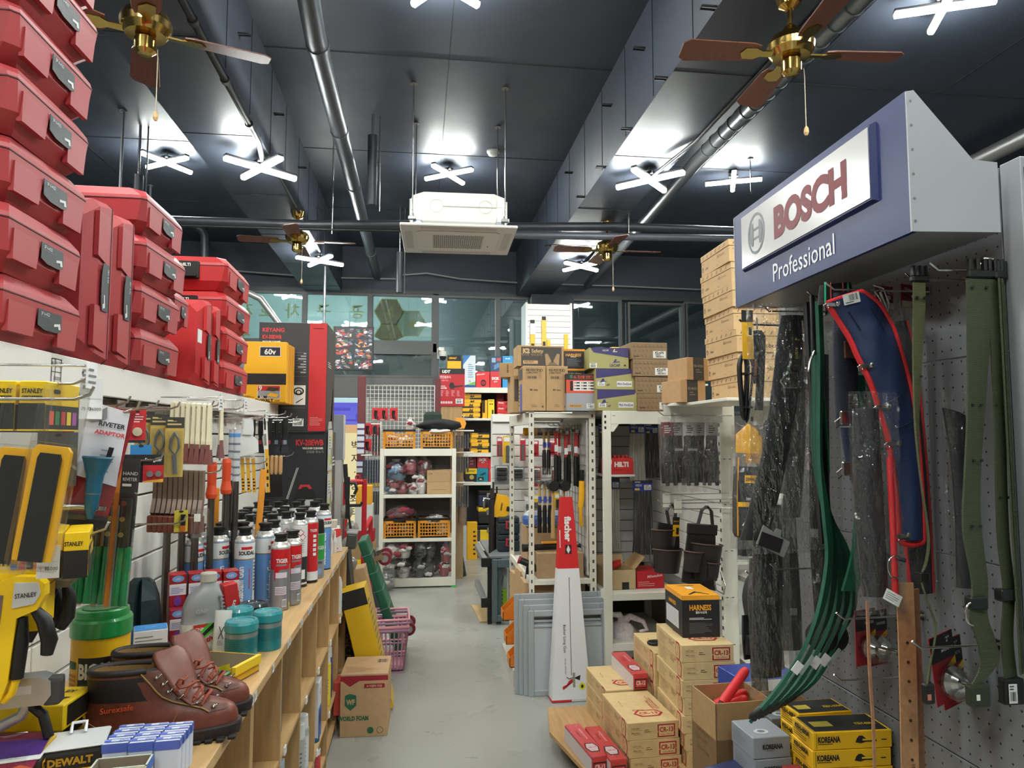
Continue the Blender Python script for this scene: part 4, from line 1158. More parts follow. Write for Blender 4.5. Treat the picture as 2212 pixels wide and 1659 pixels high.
# ---- staple gun, silver, lying on the boxes
t=thing('staple_gun','silver staple gun with black handle lying in front of the saw boxes','staple gun',(-.735,1.44,1.03),(0,0,.15))
SV=mt((168,170,172),.3,.7)
b=MB();F=Fr((0,.02,0),(1,0,0),(0,0,1),1,1)
b.prism([(-.11,.03),(.06,.034),(.072,.05),(.07,.075),(.05,.084),(-.09,.080),(-.115,.06)],0,.04,SV,F);b.prism([(-.10,.05),(.04,.056),(.04,.07),(-.09,.07)],.0402,.0405,mt((190,190,190),.4),F)
G=Fr((-.07,-.0208,.055),(1,0,0),(0,0,1),.09,.02);b.txt(G,'STANLEY',.4,.5,.010,INK,.02);b.build('body',t)
b=MB();b.tube([(.03,0,.036),(.02,0,.012),(-.03,0,-.012),(-.08,0,-.03)],.010,SV,8);b.tube([(.03,0,.034),(.055,0,.01),(.066,0,-.03)],.009,BLACK,8);b.build('lever',t)
one_box('head',t,(.058,-.018,.03),(.085,.018,.078),mt((60,60,62),.4),.006)
b=MB();b.box((-.11,-.03,-.128),(.07,.03,-.04),mt((196,160,24)),.002);tag(b.build('saw_box',None,(-.74,1.452,1.03),(0,0,.1)),'yellow box under the silver staple gun, mostly hidden','box','yellow saw boxes')
# ---- clamshell pack lying on the boxes at the very front
t=thing('clamshell_pack','clear clamshell pack with red and purple card lying at the front corner','pack',(-.765,1.40,.985),(.34,.05,.10))
b=MB();b.box((-.12,-.10,0),(.10,.06,.003),mt((120,36,60),.4));F=Fr((-.12,-.10,.003),(1,0,0),(0,1,0),.22,.16)
b.poly(F,[(0,.45),(1,.65),(1,.9),(0,.8)],mt((70,40,110),.4));b.poly(F,[(.0,.1),(.55,.05),(.6,.3),(.0,.36)],mt((214,206,206)));b.poly(F,[(.3,.0),(.9,.5),(1,.45),(.6,0)],mt((190,80,40)));b.txt(F,'SUPER',.5,.55,.02,mt((200,70,60)),.03,rot=10)
b.build('card',t)
b=MB()
rr=[[(-.11+.20*u,y,.004+.028*math.sin(PI*u)**.5*math.sin(PI*v)**.5+.012*math.sin(9*u)*math.sin(7*v))for u in[k/14 for k in range(15)]]for v,y in[(j/8,-.085+.135*j/8)for j in range(9)]]
b.rings(rr,BLIS,True,False,False);b.build('blister',t)
# ---- screw boxes with translucent lids
def screw_box(lab,x,y,z,rz):
 t=thing('screw_box',lab,'box',(x,y,z),rz,'translucent lidded screw boxes')
 b=MB();b.box((-.055,-.045,0),(.055,.045,.045),DWY,.003)
 F=box_frames((-.055,-.045,0),(.055,.045,.045));b.rect(F['f'],.2,.1,.5,.7,mt((90,160,200)));b.txt(F['f'],'5,000',.72,.4,.014,INK,.03,maxw=.045);b.rect(F['r'],.08,.1,.35,.8,mt((90,160,200)));b.txt(F['r'],'5,000',.66,.5,.020,INK,.03,maxw=.05)
 b.build('carton',t)
 b=MB();b.box((-.056,-.046,.045),(.056,.046,.078),mt((32,32,32),.45),.006)
 F=box_frames((-.056,-.046,.045),(.056,.046,.078));b.txt(F['f'],'DEWALT',.5,.5,.013,mt((176,134,30)),.05,off=.002,maxw=.08);b.rect(F['r'],.06,.12,.94,.85,DWY,.001);b.txt(F['r'],'DEWALT',.5,.5,.016,INK,.05,off=.002,maxw=.075)
 b.build('body',t)
 b=MB();b.box((-.054,-.044,.078),(.054,.044,.084),mt((206,208,208),.25),.003);lid=b.build('lid',t)
 one_tube('hang_loop',lid,[(-.012,.02,.086),(-.012,.036,.10),(.012,.036,.10),(.012,.02,.086)],.0035,mt((226,228,228),.2),6)
 return t
s1=screw_box('black and yellow screw box with translucent lid beside the blue boxes',-.635,1.478,CT,.25)
dup(s1,(-.722,1.432,CT),(0,0,.22),'black and yellow screw box with translucent lid in the bottom corner')
# ---- blue and white anchor boxes
def deco_bw(b,F):
 B_=mt((84,104,190))
 for k in('f','r','l'):
  b.rect(F[k],.0,.80,1,1,B_)
 b.rect(F['t'],.0,.25,1,.75,B_);b.rect(F['t'],.3,.3,.6,.75,mt((196,204,226)),.0012);b.txt(F['t'],'ANCHOR',.8,.5,.007,WHITE,.01,off=.0014,maxw=.02)
kk=0
for r_ in range(4):
 for q in range(3):
  kk+=1
  carton('anchor_box','blue and white box, %s row from the aisle, %s from the front'%(ORD[2-q],ORD[r_]),'box',(-.555+.046*q,1.458+.0235*r_,CT),(.044,.022,.082),.10,mt((206,212,226)),deco_bw,'blue and white anchor boxes')
def deco_gw(b,F):
 b.rect(F['f'],.38,.55,.66,.92,mt((110,150,170)));b.txt(F['f'],'1210',.52,.74,.010,mt((60,84,100)),.01,maxw=.022);b.lines(F['f'],.38,.3,.66,.42,1,mt((150,166,140)));b.rect(F['r'],0,.72,1,1,mt((70,110,196)));b.lines(F['r'],.1,.2,.6,.5,3,mt((170,176,190)))
t=tray('open_carton','small open empty carton with pale green front at the bottom edge',-.525,1.405,.095,.05,.066,.10,mt((196,206,196)),mt((140,124,104),.7,0,'card'))
b=MB();b.box((-.0476,-.0256,0),(.0476,-.0252,.0655),mt((200,208,186)));F=box_frames((-.0476,-.0256,0),(.0476,.025,.0655));deco_gw(b,F);b.build('printing',t)
b=MB();b.lathe([(.02,0),(.022,.01),(.02,.02),(.01,.024),(.0,.024)],mt((50,50,52)),n=16);tag(b.build('cap',None,(-.575,1.375,CT)),'small dark round cap between the screw box and the open carton','cap')
carton('white_box','pale cream opened box behind the boots','box',(-.66,2.12,CT),(.08,.06,.06),.3,mt((206,200,184),.6))
# ---- goods inside the pigeonholes
def spray(lab,x,y,z,m,cap,r=.031,h=.17,group='spray cans in the pigeonholes',lm=None):
 t=thing('spray_can',lab,'can',(x,y,z),.3,group)
 b=MB();b.lathe([(r*.95,0),(r,.004),(r,h),(r*.8,h+.012),(r*.5,h+.016)],m,n=22)
 if lm:b.lathe([(r+.0006,h*.15),(r+.0006,h*.85)],lm,n=22,cap=False)
 for k in range(5):
  arc(b,r+.001,h*.3+.016*k,h*.3+.006+.016*k,-PI/2-.4,-PI/2+.5,mt((110,116,122)),6)
 b.build('body',t)
 one_lathe('cap',t,[(r*.92,h+.004),(r*.92,h+.012),(r*.86,h+.052),(r*.6,h+.055),(.0,h+.055)],cap,n=20)
 return t
CLR=mt((214,216,214),.2)
spray('silver spray can with clear cap in the lowest shown row, front',-.455,2.93,.217,mt((190,194,196),.3,.5),CLR)
spray('silver and red spray can behind the front clear capped can',-.455,3.02,.217,mt((190,194,196),.3,.5),CLR,lm=mt((206,206,206),.4))
spray('silver spray can farther inside the same pigeonhole',-.52,2.95,.217,mt((190,194,196),.3,.5),CLR)
spray('yellow labelled spray bottle with clear top in the middle pigeonhole',-.455,3.74,.217,mt((222,200,40),.4),CLR,h=.2,lm=mt((226,206,50),.4))
spray('yellow and blue spray bottle behind the clear topped yellow one',-.46,3.84,.217,mt((50,60,120),.4),CLR,h=.2,lm=mt((40,56,130),.4))
spray('red and white can with blue cap in the bottom row',-.455,3.32,.057,mt((216,214,210),.4),mt((30,84,120),.4),h=.12,r=.04,lm=mt((200,44,50),.4))
t=thing('sealant_bottle','pale slim bottle in the farthest pigeonhole','bottle',(-.45,4.17,.557))
one_lathe('body',t,[(.03,0),(.031,.01),(.031,.17),(.024,.20),(.012,.215),(.011,.25),(.0,.252)],mt((206,208,204),.4),n=18)
t=thing('wood_stain_can','can with dark brown lid in the upper pigeonhole','can',(-.50,2.56,.557))
one_lathe('body',t,[(.05,0),(.05,.12)],mt((70,80,80),.4),n=22)
one_lathe('lid',t,[(.05,.12),(.051,.19),(.046,.20),(.0,.20)],mt((58,32,28),.4),n=22)
for k in range(2):
 carton('filter_box',('taller' if k==0 else 'shorter')+' grey and blue upright box in the middle pigeonhole','box',(-.455-.0*k,2.44+.055*k,.217),(.05,.05,.30-.03*k),HR,mt((176,190,206)),lambda b,F:(b.rect(F['f'],.1,.1,.9,.5,mt((206,210,214))),b.lines(F['f'],.15,.55,.85,.95,6,mt((110,130,170)))),'grey and blue boxes')
carton('glue_box','blue and white box standing in the lower pigeonhole','box',(-.45,3.35,.217),(.09,.05,.25),HR,mt((214,214,216)),lambda b,F:(b.rect(F['f'],0,0,1,.55,mt((46,96,180))),b.oval(F['f'],.5,.35,.022,.03,INK,.0014),b.txt(F['f'],'R',.5,.8,.03,INK)))
carton('tool_pack','red and white box in the lower far pigeonhole','box',(-.40,3.99,.09),(.12,.06,.17),HR,mt((222,84,72)),lambda b,F:(b.rect(F['f'],0,.62,1,1,mt((226,96,84))),b.rect(F['f'],.1,.1,.9,.5,mt((196,60,56)),.001)))
t=tray('open_carton','open carton with red and black packet in the near bottom pigeonhole',-.50,2.12,.12,.20,.12,0,mt((206,196,170),.6,0,'card'),GRB);t.location.z=.216
b=MB();b.box((-.05,-.07,0),(.05,.07,.012),mt((196,40,50)));F=Fr((-.05,-.07,.012),(1,0,0),(0,1,0),.1,.14);b.rect(F,0,0,1,.4,INK);b.rect(F,.1,.75,.9,.95,WHITE,.001)
tag(b.build('packet',None,(-.47,2.08,.30),(.1,.35,.2)),'red and black packet sticking out of the open carton below the counter','packet')
# ================================================================== GOODS HANGING ON THE LEFT DISPLAY
def hook(y,z,x1=-.69,lab=None,x0=-.975,tagged=True,dbl=False):
 t=thing('display_hook',lab,'hook',(0,0,0),0,'display hooks on the left display')
 one_tube('rod',t,[(x0,y,z),(x1-.03,y,z),(x1-.006,y,z+.008),(x1,y,z+.022)],.0028,CHROME,6)
 one_box('bracket',t,(x0-.004,y-.012,z-.02),(x0+.002,y+.012,z+.02),CHROME,.001)
 if tagged:
  one_tube('tag_arm',t,[(x0,y,z+.035),(x1+.0,y,z+.035),(x1+.004,y,z+.02)],.0022,CHROME,6)
  b=MB();b.box((x1+.003,y-.022,z-.01),(x1+.0055,y+.022,z+.04),PRICE,.0006)
  F=Fr((x1+.0056,y-.022,z-.01),(0,1,0),(0,0,1),.044,.05);b.lines(F,.1,.15,.9,.85,3,mt((120,120,122),.6),.35)
  b.build('price_tag',t)
 return t
hk=0
def H(*a,where='',**k):
 global hk
 hk+=1
 return hook(*a,lab='steel display hook '+where,**k)
H(1.30,1.615,-.555,where='carrying the two black and orange clamshells',tagged=False)
H(1.45,1.652,-.628,where='carrying the yellow boxes with a price card',tagged=True)
H(1.63,1.605,-.60,where='carrying the white leaflet blister pack',tagged=False)
H(1.72,1.622,-.655,where='above the green handled riveters',tagged=False)
H(2.03,1.628,-.70,where='above the battery cards',tagged=False)
H(2.2,1.632,-.70,where='carrying the yellow cutter cards',tagged=False)
H(2.45,1.648,-.672,where='carrying the row of cream scrapers',tagged=False)
H(2.3,1.44,-.60,where='carrying the row of brown trowels',tagged=False)
H(2.62,1.655,-.70,where='in front of the lone cream scraper',tagged=True)
H(2.9,1.66,-.68,where='above the steel poles',tagged=True)
H(3.2,1.63,-.66,where='carrying the white spatula',tagged=True)
H(3.1,1.44,-.63,where='below the white spatula',tagged=False)
for k in range(4):H(3.5+.09*k,1.655-.01*k,-.63+.012*k,where='over the black putty knives, %s from the near side'%ORD[k],tagged=False)
H(3.68,1.455,-.62,where='carrying the wooden handled trowels',tagged=False)
H(1.95,1.49,-.655,where='carrying the red battery card',tagged=False)
H(2.1,1.31,-.64,where='below the battery card',tagged=False)
H(1.52,1.36,-.61,where='carrying the black and yellow multi-colour box',tagged=False)
# two clamshells with black and orange tool pouches
def clam(lab,x,y,z,rz,ry):
 t=thing('clamshell_pack',lab,'pack',(x,y,z),(0,ry,rz),'black and orange clamshell packs')
 one_box('back_sheet',t,(-.034,-.0015,-.30),(.034,.0,.0),BLIS,.0)
 b=MB();out=[(-.033,-.30),(.033,-.30),(.036,-.29),(.036,-.02),(.030,0),(-.030,0),(-.036,-.02),(-.036,-.29)]
 b.prism(out,0,.010,BLIS,Fr((0,-.002,0),(1,0,0),(0,0,1),1,1))
 b.prism([(-.030,-.29),(.030,-.29),(.032,-.28),(.032,-.105),(.028,-.095),(-.028,-.095),(-.032,-.105),(-.032,-.28)],.010,.030,BLIS,Fr((0,-.002,0),(1,0,0),(0,0,1),1,1))
 b.build('shell',t)
 b=MB();F=Fr((0,-.012,0),(1,0,0),(0,0,1),1,1)
 b.prism([(-.027,-.283),(.027,-.283),(.028,-.27),(.028,-.108),(.022,-.10),(-.022,-.10),(-.028,-.108),(-.028,-.27)],-.004,.006,DWY,F);tl=b.build('tool_body',t)
 one_prism('grip',tl,[(-.017,-.283),(.017,-.283),(.017,-.12),(.014,-.112),(-.014,-.112),(-.017,-.12)],.006,.012,mt((24,24,26)),F)
 return t
clam('black and orange tool in a clear clamshell, the one nearer the aisle',-.572,1.25,1.635,.10,.13)
clam('black and orange tool in a clear clamshell, the one nearer the wall',-.634,1.262,1.632,.06,.10)
# yellow boxes with a hang hole
def deco_stan(b,F):
 f,r,l=F['f'],F['r'],F['l']
 b.rect(f,0,0,1,.55,INK);b.rect(f,0,.0,1,.03,YEL,.001);b.rect(r,0,0,1,.52,INK);b.rect(r,0,0,1,.03,YEL,.001)
 b.txt(f,'STANLEY',.5,.80,.0085,INK,.03,maxw=.036);b.rect(f,.12,.60,.88,.70,INK);b.txt(f,'FATMAX',.5,.65,.006,YEL,.02,off=.0016,maxw=.032)
 b.prism([(.03,.070),(.05,.070),(.053,.074),(.05,.078),(.03,.078),(.027,.074)],0,.0008,INK,r)
 for k,c in enumerate(((220,90,60),(46,130,70),(196,60,60),(230,200,50),(170,80,160))):b.rect(r,.10+.17*k,.12,.23+.17*k,.40,mt(c,.5),.0014)
for i,x in enumerate((-.705,-.757)):
 t=carton('tool_box_pack',('front' if i==0 else 'rear')+' yellow and black hang box at the top of the nearest hooks','box',(x,1.47,1.562),(.046,.13,.092),0,YEL,deco_stan,'yellow and black hang boxes')
def deco_multi(b,F):
 f,r=F['f'],F['r']
 b.txt(f,'',.5,.5,.01,INK)if 0 else None
 b.rect(f,0,0,1,.6,INK)
 b.poly(r,[(.08,0),(.92,0),(.98,.40),(.02,.40)],INK);b.rect(r,.04,.40,.96,.66,mt((40,40,40)),.0006)
 b.txt(r,'2in1',.12,.56,.011,YEL,.03,off=.002)
 for k,c in enumerate(((46,120,60),(214,110,70),(206,190,120),(210,170,60),(230,200,50))):b.rect(r,.24+.145*k,.42,.36+.145*k,.64,mt(c,.5),.0014)
 b.prism([(.036,.066),(.052,.066),(.055,.070),(.052,.074),(.036,.074),(.033,.070)],0,.0008,INK,r);b.txt(r,'STANLEY',.82,.88,.007,INK,.03);b.rect(r,.70,.72,.95,.80,INK);b.txt(f,'STANLEY',.4,.75,.008,INK,.03,maxw=.03)
for i,x in enumerate((-.655,-.70)):
 carton('tool_box_pack',('front' if i==0 else 'rear')+' yellow hang box with a row of coloured squares, lower hook','box',(x,1.50,1.288),(.040,.13,.085),.35,YEL,deco_multi,'yellow and black hang boxes')
def deco_21(b,F):
 f=F['f'];r=F['r']
 for q in(f,r):
  b.txt(q,'2in1',.3,.80,.015,INK,.03)
  for k,c in enumerate(((60,90,180),(200,60,60),(40,40,40),(214,110,70))):b.rect(q,.48+.12*k,.70,.58+.12*k,.88,mt(c,.5),.0014)
  b.rect(q,0,.46,1,.475,mt((120,100,20)));b.rect(q,0,.58,1,.59,mt((120,100,20)))
carton('tool_box_pack','large yellow box behind the yellow staple gun and white price card','box',(-.735,1.45,1.20),(.10,.10,.16),.25,YEL,deco_21)
t=thing('price_card','white price card on a hook in front of the yellow boxes','card',(-.638,1.35,1.305),(0,0,.25))
b=MB();b.box((-.017,-.001,0),(.017,.001,.056),PRICE);F=Fr((-.017,-.0011,0),(1,0,0),(0,0,1),.034,.056);b.txt(F,'품 명',.28,.78,.006,INK);b.txt(F,'36000',.66,.3,.006,INK);b.txt(F,'가 격',.28,.3,.006,INK);b.rect(F,.05,.5,.95,.51,mt((190,190,190)));b.build('sheet',t)
one_tube('arm',t,[(-.0,.001,.05),(-.0,.02,.058),(-.12,.05,.06),(-.34,.06,.06)],.002,CHROME,6)
t=thing('price_card','white price card on a hook in front of the topmost yellow boxes','card',(-.628,1.462,1.585),(0,0,.7))
b=MB();b.box((-.02,-.001,0),(.02,.001,.078),PRICE);F=Fr((-.02,-.0011,0),(1,0,0),(0,0,1),.04,.078);b.txt(F,'품 명',.28,.78,.006,INK);b.txt(F,'36000',.68,.25,.006,INK);b.txt(F,'가 격',.28,.25,.006,INK);b.rect(F,.05,.5,.95,.51,mt((190,190,190)));b.build('sheet',t)
# yellow and silver staple guns hanging
def tacker(lab,loc,rot,m,plate,dark):
 t=thing('staple_gun',lab,'staple gun',loc,rot,'hanging staple guns')
 F=Fr((0,.012,0),(1,0,0),(0,0,1),1,1)
 b=MB();b.prism([(-.055,-.20),(-.020,-.20),(-.012,-.17),(-.010,-.06),(.02,-.045),(.030,-.02),(.028,.0),(.015,.012),(-.02,.012),(-.05,.0),(-.058,-.02)],0,.024,m,F)
 b.build('body',t)
 b=MB();b.prism([(-.018,-.042),(.016,-.034),(.024,-.016),(.018,.003),(-.018,.002)],.024,.027,plate,F)
 G=Fr((-.018,-.0155,-.04),(1,0,0),(0,0,1),.04,.045);b.txt(G,'STANLEY',.5,.48,.008,INK,.02,rot=8,maxw=.034);b.build('name_plate',t)
 one_prism('magazine',t,[(-.046,-.19),(-.034,-.19),(-.034,-.02),(-.046,-.02)],.024,.0255,mt((120,96,96),.4),F)
 one_tube('lever',t,[(.012,0,-.045),(.030,0,-.065),(.042,0,-.10),(.040,0,-.125)],[.008,.013,.014,.010],BLACK,10)
 one_tube('grip',t,[(-.004,0,-.06),(-.002,0,-.10),(-.003,0,-.165)],[.008,.012,.011],dark,10)
 one_tube('latch',t,[(-.003,0,-.165),(-.008,0,-.19),(-.020,0,-.205)],[.007,.007,.006],m,8)
 return t
tk=tacker('yellow staple gun with silver name plate hanging at the edge',(-.684,1.385,1.292),(0,.06,.12),YEL,mt((190,192,194),.4),BLACK)
tacker('silver staple gun hanging behind the yellow one',(-.690,1.55,1.302),(0,.42,.20),mt((150,154,154),.35,.5),mt((176,178,178),.4),BLACK)
for k in range(2):tacker(['silver grey staple gun just behind the hanging silver one','yellow staple gun farther back behind the hanging silver one'][k],(-.722-.03*k,1.575+.02*k,1.295),(0,.42,.2),[mt((120,124,124),.35,.5),YEL][k],mt((176,178,178),.4),BLACK)
# riveter adaptor pack
t=thing('blister_pack','red blister card with white leaflet, blue cone tool and silver wrench','pack',(-.668,1.62,1.618),(0,.20,.45))
b=MB();b.box((-.062,0,-.255),(.062,.002,.0),mt((150,28,36)));F=Fr((-.062,-.0001,-.255),(1,0,0),(0,0,1),.124,.255)
b.rect(F,0,0,1,.10,mt((40,36,36)));b.rect(F,.0,.34,.26,.48,mt((50,40,110)));b.txt(F,'2.4~4.8',.13,.38,.007,mt((230,210,60)),.01,maxw=.03);b.build('backing_card',t)
b=MB();vs=[(-.045,-.006,.005),(.05,-.008,-.005),(.06,-.010,-.165),(-.038,-.012,-.15)];b.add(vs,[(0,1,2,3)],mt((206,206,214)));b.add([(x,y+.001,z)for x,y,z in vs],[(3,2,1,0)],mt((206,206,214)))
F=Fr((-.045,-.0125,-.15),(1,0,0),(0,.03,1),.1,.155);b.txt(F,'RIVETER',.68,.72,.010,INK,.03,off=.003);b.txt(F,'ADAPTOR',.68,.60,.009,mt((200,40,50)),.03,off=.003);b.poly(F,[(.15,.75),(.5,.95),(.55,.80),(.3,.72)],mt((120,120,124)),.003);b.lines(F,.6,.05,.9,.4,5,mt((150,150,160)),.3,off=.003);b.build('leaflet',t)
b=MB();b.X=Matrix.Translation((.026,-.040,-.235))@Matrix.Rotation(-.12,4,'Y')@Matrix.Diagonal((.8,.8,1,1));tb=mt((22,88,116),.45)
b.lathe([(.006,0),(.014,.02),(.016,.03),(.018,.05),(.019,.075),(.021,.09),(.033,.12),(.036,.125),(.034,.128)],tb,n=20);b.lathe([(.0175,.05),(.0185,.052)],mt((180,150,40)),n=20,cap=False);b.build('cone_tool',t)
one_tube('spindle',t,[(.03,-.040,-.11),(.031,-.040,-.085)],.005,BLACK,8)
b=MB();b.tube([(-.035,-.016,-.222),(.0,-.018,-.216),(.038,-.02,-.212)],.008,CHROME,8);b.lathe([(.013,-.004),(.013,.004)],CHROME,(-.037,-.016,-.222),12);b.lathe([(.013,-.004),(.013,.004)],CHROME,(.04,-.02,-.212),12);b.build('wrench',t)
b=MB()
pts=[(-.056,-.245),(-.056,-.205),(-.045,-.195),(-.01,-.20),(.0,-.16),(.0,-.10),(.05,-.10),(.06,-.16),(.058,-.20),(.058,-.235)]
b.prism(pts,.004,.034,BLIS,Fr((0,0,0),(1,0,0),(0,0,1),1,1));b.build('blister',t)
# background cards
def card(lab,x,y,z,w,h,m,rz=HR,deco=None,name='hang_card',grp='hang cards on the left display',d=.003,tilt=0):
 t=thing(name,lab,'card',(x,y,z),(0,tilt,rz),grp)
 b=MB();b.box((-w/2,-d/2,-h),(w/2,d/2,0),m);F=Fr((-w/2,-d/2,-h),(1,0,0),(0,0,1),w,h);b.oval(F,.5,.95,.006,.003,INK)
 if deco:deco(b,F)
 b.build('backing_card',t)
 return t
def blis(t,w,h,z,d=.014):
 one_box('blister',t,(-w/2,-d,z-h),(w/2,-.002,z),BLIS,.003)
card('grey hang pouch with yellow lettering under the top yellow boxes',-.730,1.56,1.56,.07,.11,mt((84,86,86)),.5,lambda b,F:(b.txt(F,'STANLEY',.4,.2,.012,YEL,.02,maxw=.04),b.poly(F,[(.0,.8),(.05,.8),(1,.35),(1,.28)],mt((150,150,148)))))
card('dark blue hang pouch right of the grey pouch',-.748,1.66,1.555,.06,.19,mt((22,48,66)),.5)
card('dark red hang card behind the leaflet pack',-.755,1.80,1.60,.05,.20,mt((96,28,36)),.6,lambda b,F:b.lines(F,.1,.55,.9,.9,6,mt((180,160,160))))
t=card('small red card with a beige disc above the hand riveters',-.765,2.06,1.625,.045,.09,mt((190,36,44)),.6,lambda b,F:(b.lines(F,.1,.6,.9,.9,4,mt((230,200,200))),b.rect(F,0,0,1,.08,INK)))
b=MB();b.lathe([(.012,0),(.012,.006),(.0,.007)],mt((190,176,150)),n=16);b.build('disc',t,(0,-.003,-.06),(PI/2,0,0))
for i in range(3):
 t=card('gold backed card with grey cutter, %s from the wall'%ORD[i],-.795+.042*i,2.2,1.625-.008*i,.05,.175,mt((196,166,84)),.35,lambda b,F:(b.rect(F,0,.82,1,1,mt((60,56,50))),b.lines(F,.1,.85,.9,.97,2,mt((200,180,120)))),grp='gold backed cutter cards')
 b=MB();b.tube([(.0,-.010,-.045),(-.010,-.012,-.065),(-.012,-.012,-.09),(.002,-.012,-.11),(.012,-.012,-.09),(.010,-.012,-.065),(0,-.010,-.045)],.0035,mt((110,116,120),.35,.6),6);b.tube([(.0,-.011,-.11),(.004,-.011,-.165)],.006,mt((104,108,112),.4,.4),8);b.build('cutter',t);blis(t,.04,.13,-.04,.022)
for i in range(5):
 t=card(['battery card, red and black, foremost of its row','battery card second in the row behind the red foremost one','battery card third in the row','battery card fourth in the row','battery card nearest the wall'][i],-.685-.02*i,1.965,1.505,.048,.072,mt((36,34,36)),.35,(lambda b,F:(b.rect(F,0,0,1,.62,mt((196,36,44))),b.txt(F,'Energizer',.5,.82,.009,WHITE,.02,maxw=.04),b.poly(F,[(0,0),(1,0),(1,.12),(0,.05)],mt((230,170,60)),.001)))if i==0 else None,grp='battery cards')
 if i==0:
  b=MB();b.lathe([(.008,0),(.008,.004)],CHROME,n=12);
  b.build('cell',t,(-.008,-.006,-.05),(PI/2,0,0));
  b=MB();b.lathe([(.008,0),(.008,.004)],CHROME,n=12);b.build('cell',t,(.012,-.006,-.05),(PI/2,0,0))
t=card('small battery card with a copper topped cell, below the red battery card',-.66,2.12,1.345,.035,.06,mt((206,190,60)),.4,grp='battery cards')
b=MB();b.lathe([(.007,0),(.007,.045)],mt((40,40,42),.3,.4),n=12,mats=None);b.lathe([(.0072,.0),(.0072,.015)],mt((214,110,50),.3,.4),n=12);b.build('cell',t,(.004,-.010,-.056))
card('black hang card beside the blue dispensed tape',-.73,2.0,1.53,.05,.06,mt((50,130,190)),.4)
# hand riveters in clear packs with orange spines
for i in range(4):
 x,y=(-.665,1.755)if i==0 else(-.665-.037*i,1.765+.012*i)
 t=thing('riveter_pack','hand riveter with green grips in a clear pack, %s from the aisle'%ORD[i],'pack',(x,y,1.50),(0,.05,.15),'hand riveter packs')
 b=MB();b.box((-.024,0,-.335),(.024,.002,0),mt((60,62,62)));F=Fr((-.024,-.0001,-.335),(1,0,0),(0,0,1),.048,.335);b.rect(F,0,0,.22,1,mt((226,136,52)));b.rect(F,.22,0,.30,.68,mt((170,200,220)))
 if i==0:b.txt(F,'HAND',.62,.90,.008,WHITE,.01);b.txt(F,'RIVETER',.62,.86,.008,WHITE,.01,maxw=.03);b.lines(F,.3,.80,.95,.84,1,WHITE)
 b.build('backing_card',t)
 one_tube('body',t,[(.008,-.016,-.09),(.008,-.016,-.20)],.011,mt((38,40,34),.4),10)
 for k in range(3):
  b=MB();b.lathe([(.0,0),(.004,.001),(.006,.005)],CHROME,n=10);b.build('rivet',t,(.004,-.028,-.10-.035*k),(PI/2,0,0))
 for k in range(2):
  one_tube('grip',t,[(.004+.014*k,-.014,-.20),(.002+.015*k,-.014,-.33)],[.009,.0085],mt((30,128,74),.4),10)
 one_box('blister',t,(-.022,-.030,-.335),(.026,-.001,-.075),BLIS,.004)
# cream handled scrapers in a row
def scraper(lab,x,y,z,grp='cream handled scrapers',rz=0):
 t=thing('scraper',lab,'scraper',(x,y,z),(0,0,rz),grp)
 b=MB();CR=mt((226,218,188),.4)
 b.rings([[(sx*w,sy*d,zz)for sx,sy in((-1,-1),(1,-1),(1,1),(-1,1))]for zz,w,d in((.0,.003,.006),(-.004,.005,.009),(-.10,.0055,.010),(-.125,.007,.012),(-.155,.006,.011))],CR,False);b.build('handle',t)
 b=MB();b.rings([[(sx*w,sy*d,zz)for sx,sy in((-1,-1),(1,-1),(1,1),(-1,1))]for zz,w,d in((-.135,.0062,.0115),(-.15,.006,.014),(-.20,.009,.024))],mt((112,58,54),.45),False);b.build('brush_head',t)
 return t
sc=scraper('cream handled scraper nearest the wall in its row',-.80,2.45,1.668)
for i in range(1,8):
 dup(sc,(-.80+.0168*i,2.45-.004*(i%2),1.668-.001*i),None,'cream handled scraper, %s from the wall in the row of eight'%ORD[i])
dup(sc,(-.708,2.68,1.675),(0,0,.5),'lone cream handled scraper in front of the orange knobs')
# brown trowels in a row
def trowel(lab,x,y,z):
 t=thing('trowel',lab,'trowel',(x,y,z),(0,0,.05),'brown plastic trowels')
 b=MB();b.strip([(0,.010,0),(0,.012,-.05),(0,.010,-.09),(0,-.002,-.118),(0,-.012,-.135)],(.0115,0,0),.026,mt((118,98,84),.4,.15));b.build('handle',t)
 one_box('blade',t,(-.0085,-.040,-.185),(.0085,.018,-.135),mt((104,50,36),.4),.003)
 return t
tr=trowel('brown trowel nearest the wall in its row',-.795,2.3,1.452)
for i in range(1,10):
 dup(tr,(-.795+.0158*i,2.3-.003*i,1.452-.0005*i),None,'brown trowel, %s from the wall in the row'%ORD[i]if i<9 else 'foremost brown trowel in a clear bag with a white sticker')
t=thing('clear_bag','crinkled clear bag around the blade of the foremost brown trowel','bag',(-.650,2.262,1.335))
one_box('film',t,(-.02,-.03,-.085),(.02,.03,.0),FILM2,.008);one_box('sticker',t,(-.008,-.0315,-.035),(.010,-.0305,-.012),WHITE)
